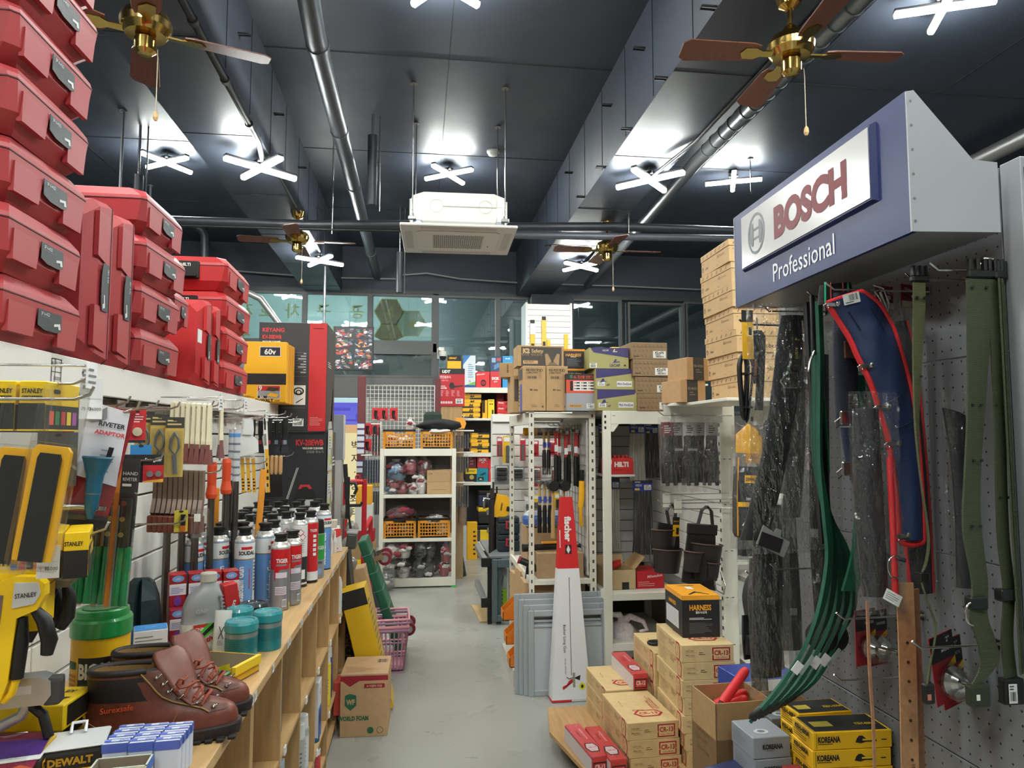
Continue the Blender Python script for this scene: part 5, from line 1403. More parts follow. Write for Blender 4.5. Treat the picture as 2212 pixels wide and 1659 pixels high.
# steel poles with orange knobs and grips, standing on the counter
def pole(lab,x,y,zt,knob=True,grip=True,label=False):
 t=thing('scraper_pole',lab,'pole',(x,y,CT),0,'steel scraper poles')
 one_lathe('tube',t,[(.0125,.0),(.0125,zt-CT-.10)],mt((112,108,102),.3,.9),n=12)
 if knob:
  b=MB();k=zt-CT-.165;OR_=mt((216,78,40),.4)
  b.lathe([(.006,k-.012),(.018,k-.006),(.021,k+.008),(.018,k+.024),(.0155,k+.04),(.017,k+.11),(.014,k+.125)],OR_,n=16);b.build('knob',t)
 if grip:
  one_lathe('grip',t,[(.017,.0),(.014,.03),(.015,.095),(.013,.10)],mt((220,96,44),.45),n=14)
 if label:
  b=MB();b.lathe([(.0132,zt-CT-.30),(.0132,zt-CT-.10)],mt((196,200,204),.4),n=14,cap=False)
  for q in range(5):b.lathe([(.0134,zt-CT-.28+.03*q),(.0134,zt-CT-.272+.03*q)],mt((110,120,130)),n=14,cap=False)
  b.lathe([(.0135,zt-CT-.13),(.0135,zt-CT-.115)],mt((90,150,210)),n=14,cap=False);b.build('label',t)
  one_box('clear_head',t,(-.022,-.02,zt-CT-.10),(.022,.02,zt-CT+.02),FILM2,.008)
 return t
pole('steel pole with orange knob nearest the wall',-.785,2.68,1.47)
pole('steel pole with orange knob, second from the wall',-.745,2.72,1.50)
pole('steel pole with orange knob, third from the wall',-.715,2.80,1.51)
pole('plain steel pole between the orange knobs and the labelled pole',-.728,2.86,1.45,False,False)
pole('steel pole with white label and orange foot grip, nearest the aisle',-.700,2.88,1.68,False,True,True)
pole('steel pole with white label behind the front labelled one',-.735,2.95,1.68,False,False,True)
for k in range(3):pole('plain steel pole by the wall, %s from the near side'%ORD[k],-.86+.03*k,2.62+.06*k,1.33,False,False)
for k in range(3):
 b=MB();b.box((-.012,-.006,0),(.012,.006,.30),mt((232,150,44)),.002)
 tag(b.build('caulk_tube',None,((-.79,-.755,-.64)[k],(2.95,2.98,3.0)[k],(1.05,1.05,1.12)[k]),(0,(0,0,.06)[k],.3)),'tall orange package behind the steel poles, %s from the wall'%ORD[k],'package','tall orange packages')
# white spatula and yellow strip packs
t=thing('spatula','wide white plastic spatula hanging among the poles','spatula',(-.735,3.2,1.60),(0,0,.25))
b=MB();F=Fr((0,.002,0),(1,0,0),(0,0,1),1,1)
b.prism([(-.022,.03),(.022,.03),(.026,-.02),(.024,-.045),(.045,-.065),(.048,-.115),(-.055,-.14),(-.055,-.06),(-.026,-.04),(-.026,-.02)],0,.003,mt((226,226,222),.4),F);b.build('blade',t)
one_prism('grip',t,[(-.018,.028),(.018,.028),(.021,-.02),(.018,-.04),(-.02,-.038),(-.021,-.02)],.003,.012,mt((220,220,216),.4),F)
for i in range(4):
 x,z,h=[(-.765,1.47,.16),(-.742,1.47,.16),(-.719,1.47,.16),(-.668,1.65,.34)][i]
 t=thing('blade_pack','white and yellow strip pack, %s from the wall below the white spatula'%ORD[i]if i<3 else 'tall white and yellow strip pack right of the white spatula','pack',(x,3.24-.02*(i==3),z),(0,-.06,.2),'white and yellow strip packs')
 b=MB();b.box((-.009,-.003,-h),(.009,.003,0),mt((226,222,212)));F=Fr((-.009,-.0031,-h),(1,0,0),(0,0,1),.018,h)
 b.rect(F,.2,.0,1,.55 if i==3 else .92,mt((226,170,40)));b.lines(F,.3,.05,.9,.4,4,INK,.5)
 if i==3:b.rect(F,.1,.6,.6,.75,mt((120,124,120)));b.rect(F,.2,.8,.6,.95,INK)
 b.build('sleeve',t)
# black putty knives and wooden trowels
for i in range(7):
 t=thing('putty_knife','black handled putty knife, %s from the wall beyond the white spatula'%ORD[i],'putty knife',(-.815+.026*i,3.66+.05*(i%3),1.655),(0,0,.15),'black putty knives')
 b=MB();b.rings([[(w*math.cos(2*PI*k/10),.010*math.sin(2*PI*k/10),z)for k in range(10)]for z,w in((0,.008),(-.02,.013),(-.09,.012),(-.105,.008))],BLACK,True);b.build('handle',t)
 b=MB();b.add([(-.007,0,-.10),(.007,0,-.10),(.020,0,-.185),(-.020,0,-.185),(-.007,.001,-.10),(.007,.001,-.10),(.020,.001,-.185),(-.020,.001,-.185)],[(0,1,2,3),(7,6,5,4),(3,2,6,7)],mt((52,52,54),.3,.7)if i%2 else mt((40,40,44),.4));b.build('blade',t)
 one_box('sticker',t,(-.008,-.011,-.14),(.008,-.0105,-.12),mt((150,40,50))if i%2 else mt((120,130,150)))
for i in range(4):
 t=thing('trowel','wooden handled trowel, %s from the wall below the putty knives'%ORD[i],'trowel',(-.745+.021*i,3.68,1.46),(0,0,.1),'wooden handled trowels')
 one_lathe('handle',t,[(.006,0),(.0095,-.01),(.0095,-.085),(.006,-.095)],mt((190,146,96),.45,0,'woodz'),n=12)
 b=MB();b.rings([[(-w,-.001,z),(w,-.001,z),(w,.001,z),(-w,.001,z)]for z,w in((-.095,.006),(-.12,.010),(-.20,.013),(-.205,.012))],mt((60,60,62),.3,.8));b.build('blade',t)
# ================================================================== RIGHT SIDE: ANGLE RACKS
def slots(b,F,n,m=INK,u=.5,w=.3):
 """keyhole slots down a post face"""
 for i in range(n):
  v=(i+.5)/n
  b.rect(F,u-w/2,v-.18/n,u+w/2,v+.18/n,m,.0009)
def post(name,parent,x0,y0,x1,y1,z0,z1,faces='f',foot=None,nslot=30):
 b=MB();b.box((x0,y0,z0),(x1,y1,z1),RACK,.0015)
 FS=box_frames((x0,y0,z0),(x1,y1,z1))
 for k in faces:slots(b,FS[k],nslot,mt((70,68,62),.7))
 o=b.build(name,parent)
 if foot:
  f=MB();f.box((x0-.003,y0-.003,z0),(x1+.003,y1+.003,z0+.02),foot,.002);f.build('foot_cap',o)
 return o
ra=thing('angle_rack','narrow cream slotted angle rack full of hammers beside the aisle','rack',(0,0,0))
for x0,x1,y0,y1,fc in((.690,.722,4.42,4.445,'f'),(1.078,1.118,4.42,4.445,'f'),(.690,.722,5.36,5.39,'f'),(1.078,1.118,5.36,5.39,'f')):
 post('post',ra,x0,y0,x1,y1,0,1.715,fc+'l' if x0<.7 else fc,mt((60,170,90))if x0<.7 else None)
for z in(.655,1.695):
 one_box('cross_beam',ra,(.722,4.425,z-.022),(1.078,4.440,z+.008),RACK,.001)
 one_box('cross_beam',ra,(.722,5.365,z-.022),(1.078,5.38,z+.008),RACK,.001)
for z,hh in((.10,.05),(.655,.04),(1.67,.075)):
 for x0 in(.692,1.10):
  one_box('side_beam',ra,(x0,4.446,z-hh/2),(x0+.015,5.359,z+hh/2),RACK,.001)
for z in(.12,.66,1.70):
 one_box('shelf_board',ra,(.71,4.446,z-.012),(1.095,5.36,z),mt((206,202,190)),.001)
# white slatted end board and wire panel on its right inner side
b=MB()
for k in range(14):b.box((1.060,4.47,.72+.065*k),(1.064,5.34,.722+.065*k),mt((120,120,118)))
for k in range(10):b.box((1.060,4.5+.09*k,.70),(1.064,4.503+.09*k,1.64),mt((150,150,148)))
b.box((1.068,4.45,.68),(1.075,5.35,1.66),mt((214,212,206)));b.build('wire_panel',ra)
rb=thing('angle_rack','wide cream slotted rack forming a nook of cable ties and tool pouches','rack',(0,0,0))
post('post',rb,1.132,4.28,1.182,4.31,0,1.715,'',nslot=20)
post('post',rb,1.132,5.0,1.182,5.03,0,1.715,'')
p=post('post',rb,1.618,3.66,1.70,3.69,0,1.745,'',nslot=20)
b=MB();F=Fr((1.617,3.69,0),(0,-1,0),(0,0,1),.03,1.745);slots(b,F,34,mt((60,58,54),.7),.5,.5);F=Fr((1.618,3.659,0),(1,0,0),(0,0,1),.082,1.745)
for k in range(6):b.rect(F,.15,.12+.14*k,.3,.122+.14*k,INK);b.rect(F,.55,.12+.14*k,.7,.122+.14*k,INK)
b.build('slot_strip',p)
post('post',rb,1.618,5.0,1.70,5.03,0,1.715,'')
b=MB();b.box((1.182,4.283,1.632),(1.64,4.305,1.715),RACK,.002);F=Fr((1.182,4.2828,1.632),(1,0,0),(0,0,1),.458,.083);b.rect(F,.02,.6,.06,.66,mt((150,146,136),.6));b.rect(F,.9,.6,.97,.64,mt((150,146,136),.6));b.build('front_beam',rb)
one_prism('gusset',rb,[(1.182,1.632),(1.182,1.585),(1.20,1.585),(1.235,1.632)],0,.02,RACK,Fr((0,4.305,0),(1,0,0),(0,0,1),1,1))
for k in range(3):
 one_box('rivet',rb,(1.140,4.2785,1.60+.035*k),(1.152,4.2805,1.617+.035*k),INK)
one_box('side_beam',rb,(1.60,3.69,1.66),(1.63,4.98,1.745),WHITE,.002)
for z in(.30,.60):
 one_box('shelf_board',rb,(1.14,4.283,z-.045),(1.62,5.02,z),RACK,.002)
one_box('top_board',rb,(1.14,4.3,1.700),(1.62,5.02,1.714),RACK,.002)
for k in range(13):
 z=.66+.075*k
 one_box('slat_panel',rb,(1.655,3.70,z),(1.665,4.98,z+.071),mt((224,222,216),.45),.0015)
 one_box('slat_panel',rb,(1.19,4.985,z),(1.65,4.995,z+.071),mt((206,204,198)),.0015)
one_box('back_board',rb,(1.666,3.7,.0),(1.672,5.0,1.7),mt((160,158,152),.6))
one_box('back_board',rb,(1.13,5.03,0),(1.67,5.036,1.71),mt((60,58,56),.7))
rc=thing('angle_rack','cream slotted rack behind the blue sign with shoe boxes on top','rack',(0,0,0))
post('post',rc,1.702,3.50,1.742,3.53,0,1.745,'f',nslot=26)
one_box('front_beam',rc,(1.742,3.50,1.64),(2.4,3.525,1.745),RACK,.002)
one_prism('gusset',rc,[(1.742,1.64),(1.742,1.59),(1.77,1.59),(1.80,1.64)],0,.02,RACK,Fr((0,3.525,0),(1,0,0),(0,0,1),1,1))
one_box('top_board',rc,(1.36,3.0,1.712),(2.4,3.50,1.727),RACK,.002)
one_box('top_board',rc,(1.30,3.50,1.712),(1.615,3.658,1.727),WHITE,.002)
one_box('end_beam',rc,(1.32,3.615,1.628),(1.615,3.655,1.712),WHITE,.002)
post('post',rc,1.90,3.0,1.94,3.03,0,1.712,'f')
post('post',rc,2.36,3.0,2.40,3.03,0,1.712,'f')
for z in(.35,.8,1.2):
 one_box('shelf_board',rc,(1.745,3.53,z-.03),(2.38,4.2,z),RACK,.002)
# ---- boxes on top of the racks
TOP=1.7155
KR2=mt((186,152,108),.7,0,'card')
def deco_k2(b,F):
 f=F['f'];g=mt((74,68,62),.6)
 b.rect(f,.08,.0,.95,.93,g);b.txt(f,'K2',.19,.75,.028,mt((206,176,130),.6),.07);b.txt(f,'Safety',.43,.75,.024,mt((206,176,130),.6),.02);b.txt(f,'케이투 세이프티',.30,.56,.015,mt((170,140,100),.6),0)
 b.rect(f,.12,.12,.44,.28,mt((196,160,114),.6),.001);b.txt(f,'KB-9201',.25,.22,.013,INK,.01);
 for sx in(-1,1):b.poly(f,[(.75+sx*.16,.60),(.75+sx*.10,.62),(.75+sx*.02,.25),(.75+sx*.10,.05),(.75+sx*.14,.05)],mt((166,140,104),.6),.0012)
 b.poly(f,[(.64,.05),(.88,.05),(.80,.2),(.70,.2)],mt((120,104,82),.6),.0014)
carton('harness_carton','brown carton with dark printed front lying behind the two narrow cartons','box',(.78,4.60,TOP+.292),(.305,.20,.135),0,KR2,deco_k2)
def deco_kb(b,F):
 f,l=F['f'],F['l']
 b.rect(f,.12,.70,.84,.96,mt((176,142,100),.6));b.txt(f,'KB-9201Y',.40,.91,.015,INK,.02,maxw=.075);b.txt(f,'L/BROWN',.40,.85,.013,INK,.01,maxw=.07);b.bars(f,.2,.715,.6,.77,14,INK,3)
 b.oval(f,.70,.90,.010,.008,INK,.0014,inner=.7);b.oval(f,.80,.90,.010,.008,INK,.0014,inner=.7);b.rect(f,.745,.74,.755,.88,INK)
 b.txt(f,'K2',.36,.47,.010,INK,.06);b.txt(f,'Safety',.56,.47,.009,INK,.01);b.lines(f,.36,.08,.66,.15,3,mt((120,96,70),.6),.3);b.poly(f,[(.82,.08),(.90,.08),(.86,.13)],INK)
 b.rect(l,.1,.7,.9,.95,mt((90,80,70),.6));b.rect(l,.4,.0,.75,.6,mt((70,90,180)));b.lines(l,.1,.1,.35,.6,6,mt((90,80,66),.6))
carton('harness_carton','left of two narrow upright brown safety cartons on the rack','box',(.722,4.50,TOP),(.145,.20,.285),0,KR2,deco_kb,'narrow brown cartons')
carton('harness_carton','right of two narrow upright brown safety cartons on the rack','box',(.868,4.50,TOP),(.138,.20,.285),0,KR2,deco_kb,'narrow brown cartons')
carton('harness_carton','brown carton end sticking out behind the narrow left carton','box',(.672,4.86,TOP),(.09,.30,.25),0,KR2,lambda b,F:(b.rect(F['f'],.1,.3,.9,.9,mt((84,76,68),.6)),b.rect(F['f'],.55,.0,.95,.5,mt((70,84,180)),.001)),'narrow brown cartons')
carton('harness_carton','small tilted brown carton poking out left of the printed carton','box',(.63,4.96,TOP+.2505),(.10,.20,.10),-.3,KR2,lambda b,F:b.txt(F['f'],'KB-9101',.6,.6,.012,INK,.02,rot=90))
def deco_har(b,F):
 for k in('f','l'):
  f=F[k];b.rect(f,0,.9,1,1,mt((230,150,40)));b.txt(f,'HARNESS',.55 if k=='f' else .4,.70,.018,mt((230,160,50)),.03,maxw=.11);b.rect(f,.45,.58,.65,.61,WHITE);b.lines(f,.3,.1,.9,.5,7,mt((130,130,130)),.25)
 b.rect(F['t'],.0,.0,1,1,mt((230,150,40)),.0006)
for k,z in enumerate((0,.128)):
 carton('harness_box',('lower' if k==0 else 'upper')+' black harness box with orange edge behind the brown cartons','box',(.99,4.60,TOP+.155+z),(.17,.18,.126),0,mt((46,44,46)),deco_har,'black harness boxes')
def deco_al(b,F):
 f=F['f'];r_=mt((214,80,52))
 b.rect(f,0,0,1,.68,r_);b.rect(f,.0,.68,1,1,mt((38,34,34)));b.txt(f,'AL 전산볼 안전그네',.60,.83,.017,mt((220,80,50)),.02,maxw=.14);b.poly(f,[(.12,.94),(.22,.94),(.22,.80),(.17,.74),(.12,.80)],mt((60,110,90)),.001)
 b.rect(f,.13,.12,.22,.62,INK,.001);b.rect(f,.24,.12,.95,.62,mt((226,226,222)),.001)
 for r2 in range(3):
  for c in range(3):b.rect(f,.27+.23*c,.50-.15*r2,.31+.23*c,.56-.15*r2,mt((180,60,50)),.0014);b.rect(f,.33+.23*c,.495-.15*r2,.45+.23*c,.565-.15*r2,INK,.0014)
carton('harness_box','red and black harness box with white checklist on the grey box','box',(1.015,4.46,TOP+.112),(.195,.20,.122),0,mt((60,40,36)),deco_al)
carton('grey_box','plain grey box with a tan strip under the red checklist box','box',(1.013,4.46,TOP),(.19,.21,.111),0,mt((158,160,166),.55),lambda b,F:(b.rect(F['f'],.06,.18,.55,.38,mt((196,156,96))),b.txt(F['f'],'KSB-DSW-03',.30,.28,.010,INK,.01,maxw=.07),b.sticker(F['f'],.68,.14,.94,.42,4)))
KH=mt((168,162,104),.55);NV=mt((50,48,106),.4,0,'glossy')
def deco_lec(n):
 def go(b,F):
  f,l=F['f'],F['l']
  if n==2:
   b.poly(f,[(.04,1),(1,1),(1,.52),(.12,.78)],NV);b.txt(f,'LECAF',.42,.88,.010,mt((210,210,170)),.02);b.poly(f,[(.60,.80),(.70,.80),(.72,.84),(.64,.84),(.66,.94),(.63,.94)],mt((210,210,170)),.0012)
   b.poly(f,[(.60,.28),(.76,.30),(.78,.35),(.67,.34),(.70,.46),(.66,.46)],NV,.001);b.txt(f,'LECAF',.65,.16,.017,NV,.03);b.poly(f,[(.86,.12),(.94,.12),(.90,.22)],INK,.001);b.sticker(f,.02,.04,.20,.26,5);b.txt(l,'L',.5,.5,.03,NV)
  else:
   b.poly(f,[(0,1),(1,1),(.94,.78),(.0,.52)],NV);b.poly(f,[(.10,.34),(.30,.38),(.22,.40),(.20,.52),(.16,.52)],NV,.001);b.txt(f,'AF',.30,.22,.014,NV,.02);b.sticker(f,.04,.16,.22,.36,6+n);b.rect(f,.53,.14,.91,.40,WHITE,.001);b.txt(f,'PRO-TA-023-A',.72,.27,.015,mt((60,70,140)),.03,maxw=.09,off=.002)
 return go
for n in range(3):
 carton('shoe_box',['bottom olive shoe box with navy flap of its stack of three','middle olive shoe box with navy flap of its stack of three','top olive shoe box with full navy lid and large emblem'][n],'shoe box',((1.225,1.22,1.195)[n],4.44+.02*n,TOP+.133*n),((.255,.255,.255)[n],.31,.131),(0,.02,-.06)[n],KH,deco_lec(n),'olive shoe boxes')
BR=mt((142,116,84),.6,0,'card')
def deco_k67(b,F):
 f=F['f'];dk=mt((96,76,56),.6)
 for k in range(9):
  for j in range(3):
   u=.05+.11*k+.03*(j%2);v=.12+.30*j
   if u<.93:b.poly(f,[(u,v+.14),(u+.012,v+.14),(u+.055,v),(u+.043,v)],dk)
 b.rect(f,0,.72,.97,.74,mt((80,64,46),.6),.001);b.rect(f,.60,.08,.96,.50,WHITE,.0016);b.txt(f,'K2-67S',.78,.40,.014,INK,.04,maxw=.085,off=.0024);b.bars(f,.68,.12,.90,.22,16,INK,5,.0024);b.lines(f,.66,.24,.9,.31,1,INK,.5,off=.0024);b.lines(f,.06,.12,.3,.22,1,INK,.4,off=.0012)
for n in range(4):
 carton('shoe_box','brown shoe box with diagonal print, %s from the bottom of its stack of four'%ORD[n],'shoe box',(1.470-.012*n,4.43+.01*(n%2),TOP+.108*n),(.235,.31,.106),(0,.01,-.01,.02)[n],BR,deco_k67,'brown shoe boxes with diagonal print')
def deco_dk(b,F):
 f=F['f'];b.rect(f,.25,0,.68,1,mt((62,60,60)));b.txt(f,'헤라 세이프티',.46,.62,.012,mt((180,170,150)),0,maxw=.055,rot=0);b.lines(f,.35,.3,.6,.5,2,mt((140,136,126)),.3)
for n in range(2):
 carton('shoe_box',('lower' if n==0 else 'upper')+' tan shoe box with dark band beside the tall shoe box tower','shoe box',(1.375+.035*n,3.56,1.7275+.116*n),(.15,.18,.115),.22,mt((190,152,108),.6,0,'card'),deco_dk,'tan shoe boxes with dark band')
ZB=mt((206,170,122),.65,0,'card')
def ziben(lab,x,y,z,w,d,h,rz):
 t=thing('shoe_box',lab,'shoe box',(x,y,z),rz,'tall tower of tan shoe boxes')
 ink=mt((120,94,62),.6)
 b=MB();b.box((-w/2,-d/2,0),(w/2,d/2,h*.72),ZB,.001);FS=box_frames((-w/2,-d/2,0),(w/2,d/2,h*.72))
 for k in('f','l'):
  f=FS[k];b.txt(f,'ziben',.70 if k=='f' else .22,.42,.020 if k=='f' else .014,mt((70,58,44),.6),.0)
  b.oval(f,.40 if k=='f' else .06,.42,.011,.011,mt((70,58,44),.6),.0012,inner=.78);b.rect(f,(.40 if k=='f' else .06)-.004,.42,(.40 if k=='f' else .06)+.004,.62,mt((70,58,44),.6),.0012)
  rn=random.Random(3)
  for q in range(9):
   u,v=rn.uniform(.05,.9),rn.uniform(.1,.9);
   if abs(v-.42)>.2:b.poly(f,[(u,v),(u+.03,v+.08),(u+.035,v+.05),(u+.008,v-.02)],ink,.0007)
 b.txt(FS['l'],'SAFETY SHOES',.72,.72,.010,ink,0,maxw=.09)
 b.build('base',t)
 b=MB();b.box((-w/2-.003,-d/2-.003,h*.72),(w/2+.003,d/2+.003,h),ZB,.001);FS=box_frames((-w/2-.003,-d/2-.003,h*.72),(w/2+.003,d/2+.003,h))
 for k in('f','l'):
  for q in range(6):b.poly(FS[k],[(.08+.15*q,.25),(.11+.15*q,.75),(.13+.15*q,.70),(.10+.15*q,.22)],ink,.0007)
 b.build('lid',t)
 return t
for n in range(7):
 ziben('tan shoe box with printed lid, %s from the bottom of the tall tower'%ORD[n]if n<6 else 'topmost tan shoe box of the tall tower beside the blue sign',1.545+[.01,.0,-.012,-.01,-.022,-.025,-.03][n],3.18+[.0,.01,0,.012,.0,.01,.0][n],1.7275+.1035*n,.235,.34,.103,-.03+.02*(n%3))
def deco_zl(b,F):
 f=F['f'];b.rect(f,.05,.1,.95,.92,WHITE);b.txt(f,'250',.25,.42,.022,mt((70,70,80)),0);b.txt(f,'ZB-160W',.28,.78,.009,INK,0);b.poly(f,[(.45,.2),(.92,.2),(.92,.4),(.78,.5),(.70,.72),(.60,.7),(.58,.5),(.46,.36)],mt((52,56,70)),.0012)
for n in range(3):
 carton('shoe_box','tan shoe box with white size label, %s from the bottom behind the black cords'%ORD[n],'shoe box',(1.83+.01*n,3.15,1.7275+.145*n),(.20,.30,.143),-.05,ZB,deco_zl,'tan shoe boxes with white size label')
def deco_mil(b,F):
 f=F['f'];b.txt(f,'Milwaukee',.34,.84,.020,WHITE,.02,it=.25,rot=8,maxw=.11);b.oval(f,.55,.30,.038,.045,INK,.001);b.oval(f,.55,.30,.03,.025,mt((150,26,30)),.0014)
carton('tool_carton','red tool carton standing at the back between the shoe box stacks','box',(1.90,5.2,1.95),(.17,.15,.16),0,RED,deco_mil)
b=MB();b.box((1.66,5.06,1.935),(2.15,5.5,1.949),RACK,.002);b.box((1.70,5.08,0),(1.74,5.12,1.935),RACK);b.box((2.08,5.08,0),(2.12,5.12,1.935),RACK)
tag(b.build('tall_shelf'),'cream shelf behind the racks carrying the red tool carton','shelf')
def deco_dw(b,F):
 f,l=F['f'],F['l'];b.rect(f,.72,.0,.95,1,mt((44,40,34)));b.txt(f,'DEWALT',.84,.5,.012,DWY,.05,rot=90,maxw=.09);b.oval(f,.3,.3,.03,.035,INK,.001,inner=.6);b.oval(l,.5,.4,.03,.04,INK,.001,inner=.6)
carton('tool_carton','yellow tool carton behind the olive shoe boxes','box',(1.40,4.78,TOP+.33),(.21,.18,.12),.1,DWY,deco_dw)
for k in range(2):carton('blank_carton',('lower' if k==0 else 'upper')+' plain dark carton hidden under the yellow tool carton','box',(1.38,4.80,TOP+.165*k),(.24,.22,.163),0,mt((90,84,80),.6),None,'plain dark cartons')
for n in range(2):
 carton('grey_carton',('lower' if n==0 else 'upper')+' grey carton in the gap right of the diagonal print boxes','box',(1.69,4.42,TOP+.15*n),(.14,.2,.148),0,mt((150,152,160),.6)if n==0 else mt((84,84,90),.6),None,'grey cartons')
# ---- goods in the narrow rack
carton('brown_carton','long plain brown carton on the middle shelf of the narrow rack','box',(.902,4.66,.6605),(.30,.34,.155),0,KRAFT)
carton('brown_carton','second plain brown carton behind on the middle shelf','box',(.90,5.08,.6605),(.29,.3,.26),0,KRAFT)
t=thing('caulking_gun','black and orange long tool lying on the brown carton','tool',(.86,4.60,.84),.12)
one_tube('body',t,[(-.19,0,0),(-.16,0,.0),(-.14,0,0),(.05,0,0)],[.026,.026,.020,.020],BLACK,12)
one_tube('barrel',t,[(.05,0,0),(.24,0,-.003)],.009,mt((70,70,72),.3,.7),8)
one_box('tape',t,(-.06,-.015,.021),(.12,.015,.034),mt((230,150,40)),.003)
one_tube('trigger',t,[(.19,.0,-.003),(.205,.015,.01),(.22,0,-.003),(.205,-.015,-.01),(.19,0,-.003)],.006,BLACK,6)
t=thing('caulking_gun','black tool with red ring sticking out of the rack side toward the aisle','tool',(.78,4.56,.60),(.2,.2,-.3))
one_tube('body',t,[(-.16,0,.14),(-.10,0,.13),(-.02,0,.10)],[.022,.024,.02],BLACK,10);one_tube('ring',t,[(-.165,0,.141),(-.15,0,.139)],.026,mt((150,36,50)),10);one_tube('handle',t,[(-.09,0,.12),(-.085,0,.03)],.018,BLACK,8)
for k,(x,y,h,lab)in enumerate(((.655,4.62,.30,'flat brown carton leaning out of the rack side, nearest'),(.658,4.85,.33,'flat brown carton leaning out of the rack side, second'),(.66,5.1,.26,'flat brown carton leaning out of the rack side, farthest'))):
 carton('flat_carton',lab,'box',(.80,y,.35),(.25,.20,h-.02),.05*k,mt((196,160,116),.7,0,'card'),None,'flat brown cartons')
for k in range(2):
 t=thing('wrapped_roll','blue and white roll in clear wrap, %s on the middle shelf of the rack'%['left','right'][k],'roll',(.80+.17*k,4.98-.02*k,.932),0,'blue wrapped rolls')
 b=MB();b.lathe([(.03,0),(.068,.01),(.072,.05),(.06,.075)],mt((50,110,196),.4,0,'fabric'),n=20);b.lathe([(.06,.075),(.04,.10),(.0,.105)],mt((200,210,220)),n=20);b.build('roll',t)
 one_lathe('wrap',t,[(.05,-.005),(.076,.01),(.08,.06),(.05,.115),(.0,.12)],FILM2,n=14)
def hammer(lab,x,y,z,L_,rz,hm,grip,rub=False,grp='hammers hanging in the rack'):
 t=thing('hammer',lab,'hammer',(x,y,z),(0,0,rz),grp)
 b=MB()
 if rub:b.X=Matrix.Rotation(PI/2,4,'X');b.lathe([(.032,-.05),(.036,-.045),(.036,.045),(.032,.05)],BLACK,n=18)
 else:b.box((-.012,-.045,-.012),(.012,.03,.014),hm,.004);b.prism([(.03,.012),(.065,.0),(.03,-.004)],-.010,.010,hm,Fr((0,0,0),(0,1,0),(0,0,1),1,1))
 b.build('head',t)
 one_tube('shaft',t,[(0,0,0),(0,0,-L_*.5)],.009,mt((190,40,44),.4)if not rub and not grip else mt((196,160,104)),8)
 one_tube('grip',t,[(0,0,-L_*.45),(0,0,-L_*.55),(0,0,-L_*.9),(0,0,-L_)],[.011,.014,.014,.015],BLACK if grip is not None else mt((196,160,104)),10)
 if not rub:
  one_box('sticker',t,(-.012,-.0125,-L_*.40),(.012,-.0115,-L_*.28),mt((70,90,180))if grip else mt((220,220,220)))
 return t
for i in range(6):
 hammer('hammer with red neck and black grip on the upper hooks, %s from the aisle'%ORD[i],.90+.033*i,4.62+.05*(i%2),1.60-.01*(i%3),.36,.1,STEEL,False)
 if i<2:hammer('wooden shafted hammer in clear bag left of the red necked ones, %s'%ORD[i],.84+.03*i,4.72,1.60,.30,.1,STEEL,True)
hammer('rubber mallet with pale wooden handle, left of two lower ones',.875,4.60,1.235,.34,0,STEEL,None,True);hammer('rubber mallet with pale wooden handle, right of two lower ones',.95,4.60,1.235,.34,0,STEEL,None,True)
for i in range(3):hammer('black gripped hammer on the lower hooks, %s from the aisle'%ORD[i],.80+.035*i,4.68,1.25,.33,.1,STEEL,True)
for k,(x,y,z)in enumerate(((.92,4.80,1.62),(.90,4.75,1.29))):
 t=thing('clear_bag',('upper' if k==0 else 'lower')+' crinkled clear plastic over the hanging hammers','bag',(x,y,z),0,'clear plastic over the hammers')
 b=MB();rr=[[(.14*math.cos(2*PI*i/18)*(1+.15*math.sin(5*i)),.07*math.sin(2*PI*i/18),zz+.012*math.sin(7*i))for i in range(18)]for zz in(-.05,0,.03,.05)]
 b.rings(rr,FILM2,True,False);b.build('film',t)
for k in range(5):
 t=thing('display_hook','steel hook over the hammers in the rack, %s from the aisle'%ORD[k],'hook',(0,0,0),0,'steel hooks in the narrow rack')
 b=MB();x=.86+.045*k;b.tube([(1.06,4.62+.05*k,1.625),(x,4.62+.05*k,1.625),(x-.02,4.62+.05*k,1.645)],.003,CHROME,6);b.build('rod',t)
t=thing('folding_saw','yellow and black folding tool hanging on the rack wall','tool',(1.045,4.50,1.22),0)
one_tube('grip',t,[(0,0,.05),(.0,0,-.05),(-.01,0,-.12)],[.018,.02,.018],DWY,10);one_tube('head',t,[(0,0,.12),(0,0,.05)],.016,BLACK,8);one_tube('blade_cover',t,[(-.01,0,-.12),(-.004,0,-.24)],[.013,.012],DWY,8)
t=thing('folded_bag','yellow and black packs on the underside shelf at the rack top','pack',(.93,5.2,1.56));b=MB();b.box((-.16,-.03,0),(.16,.03,.06),DWY,.004);b.box((-.06,-.032,.005),(.06,-.029,.055),mt((40,46,60)));b.build('pack',t)
b=MB();b.box((.75,5.16,1.54),(1.07,5.24,1.559),RACK);tag(b.build('small_shelf'),'small cream ledge under the yellow packs in the rack','shelf')
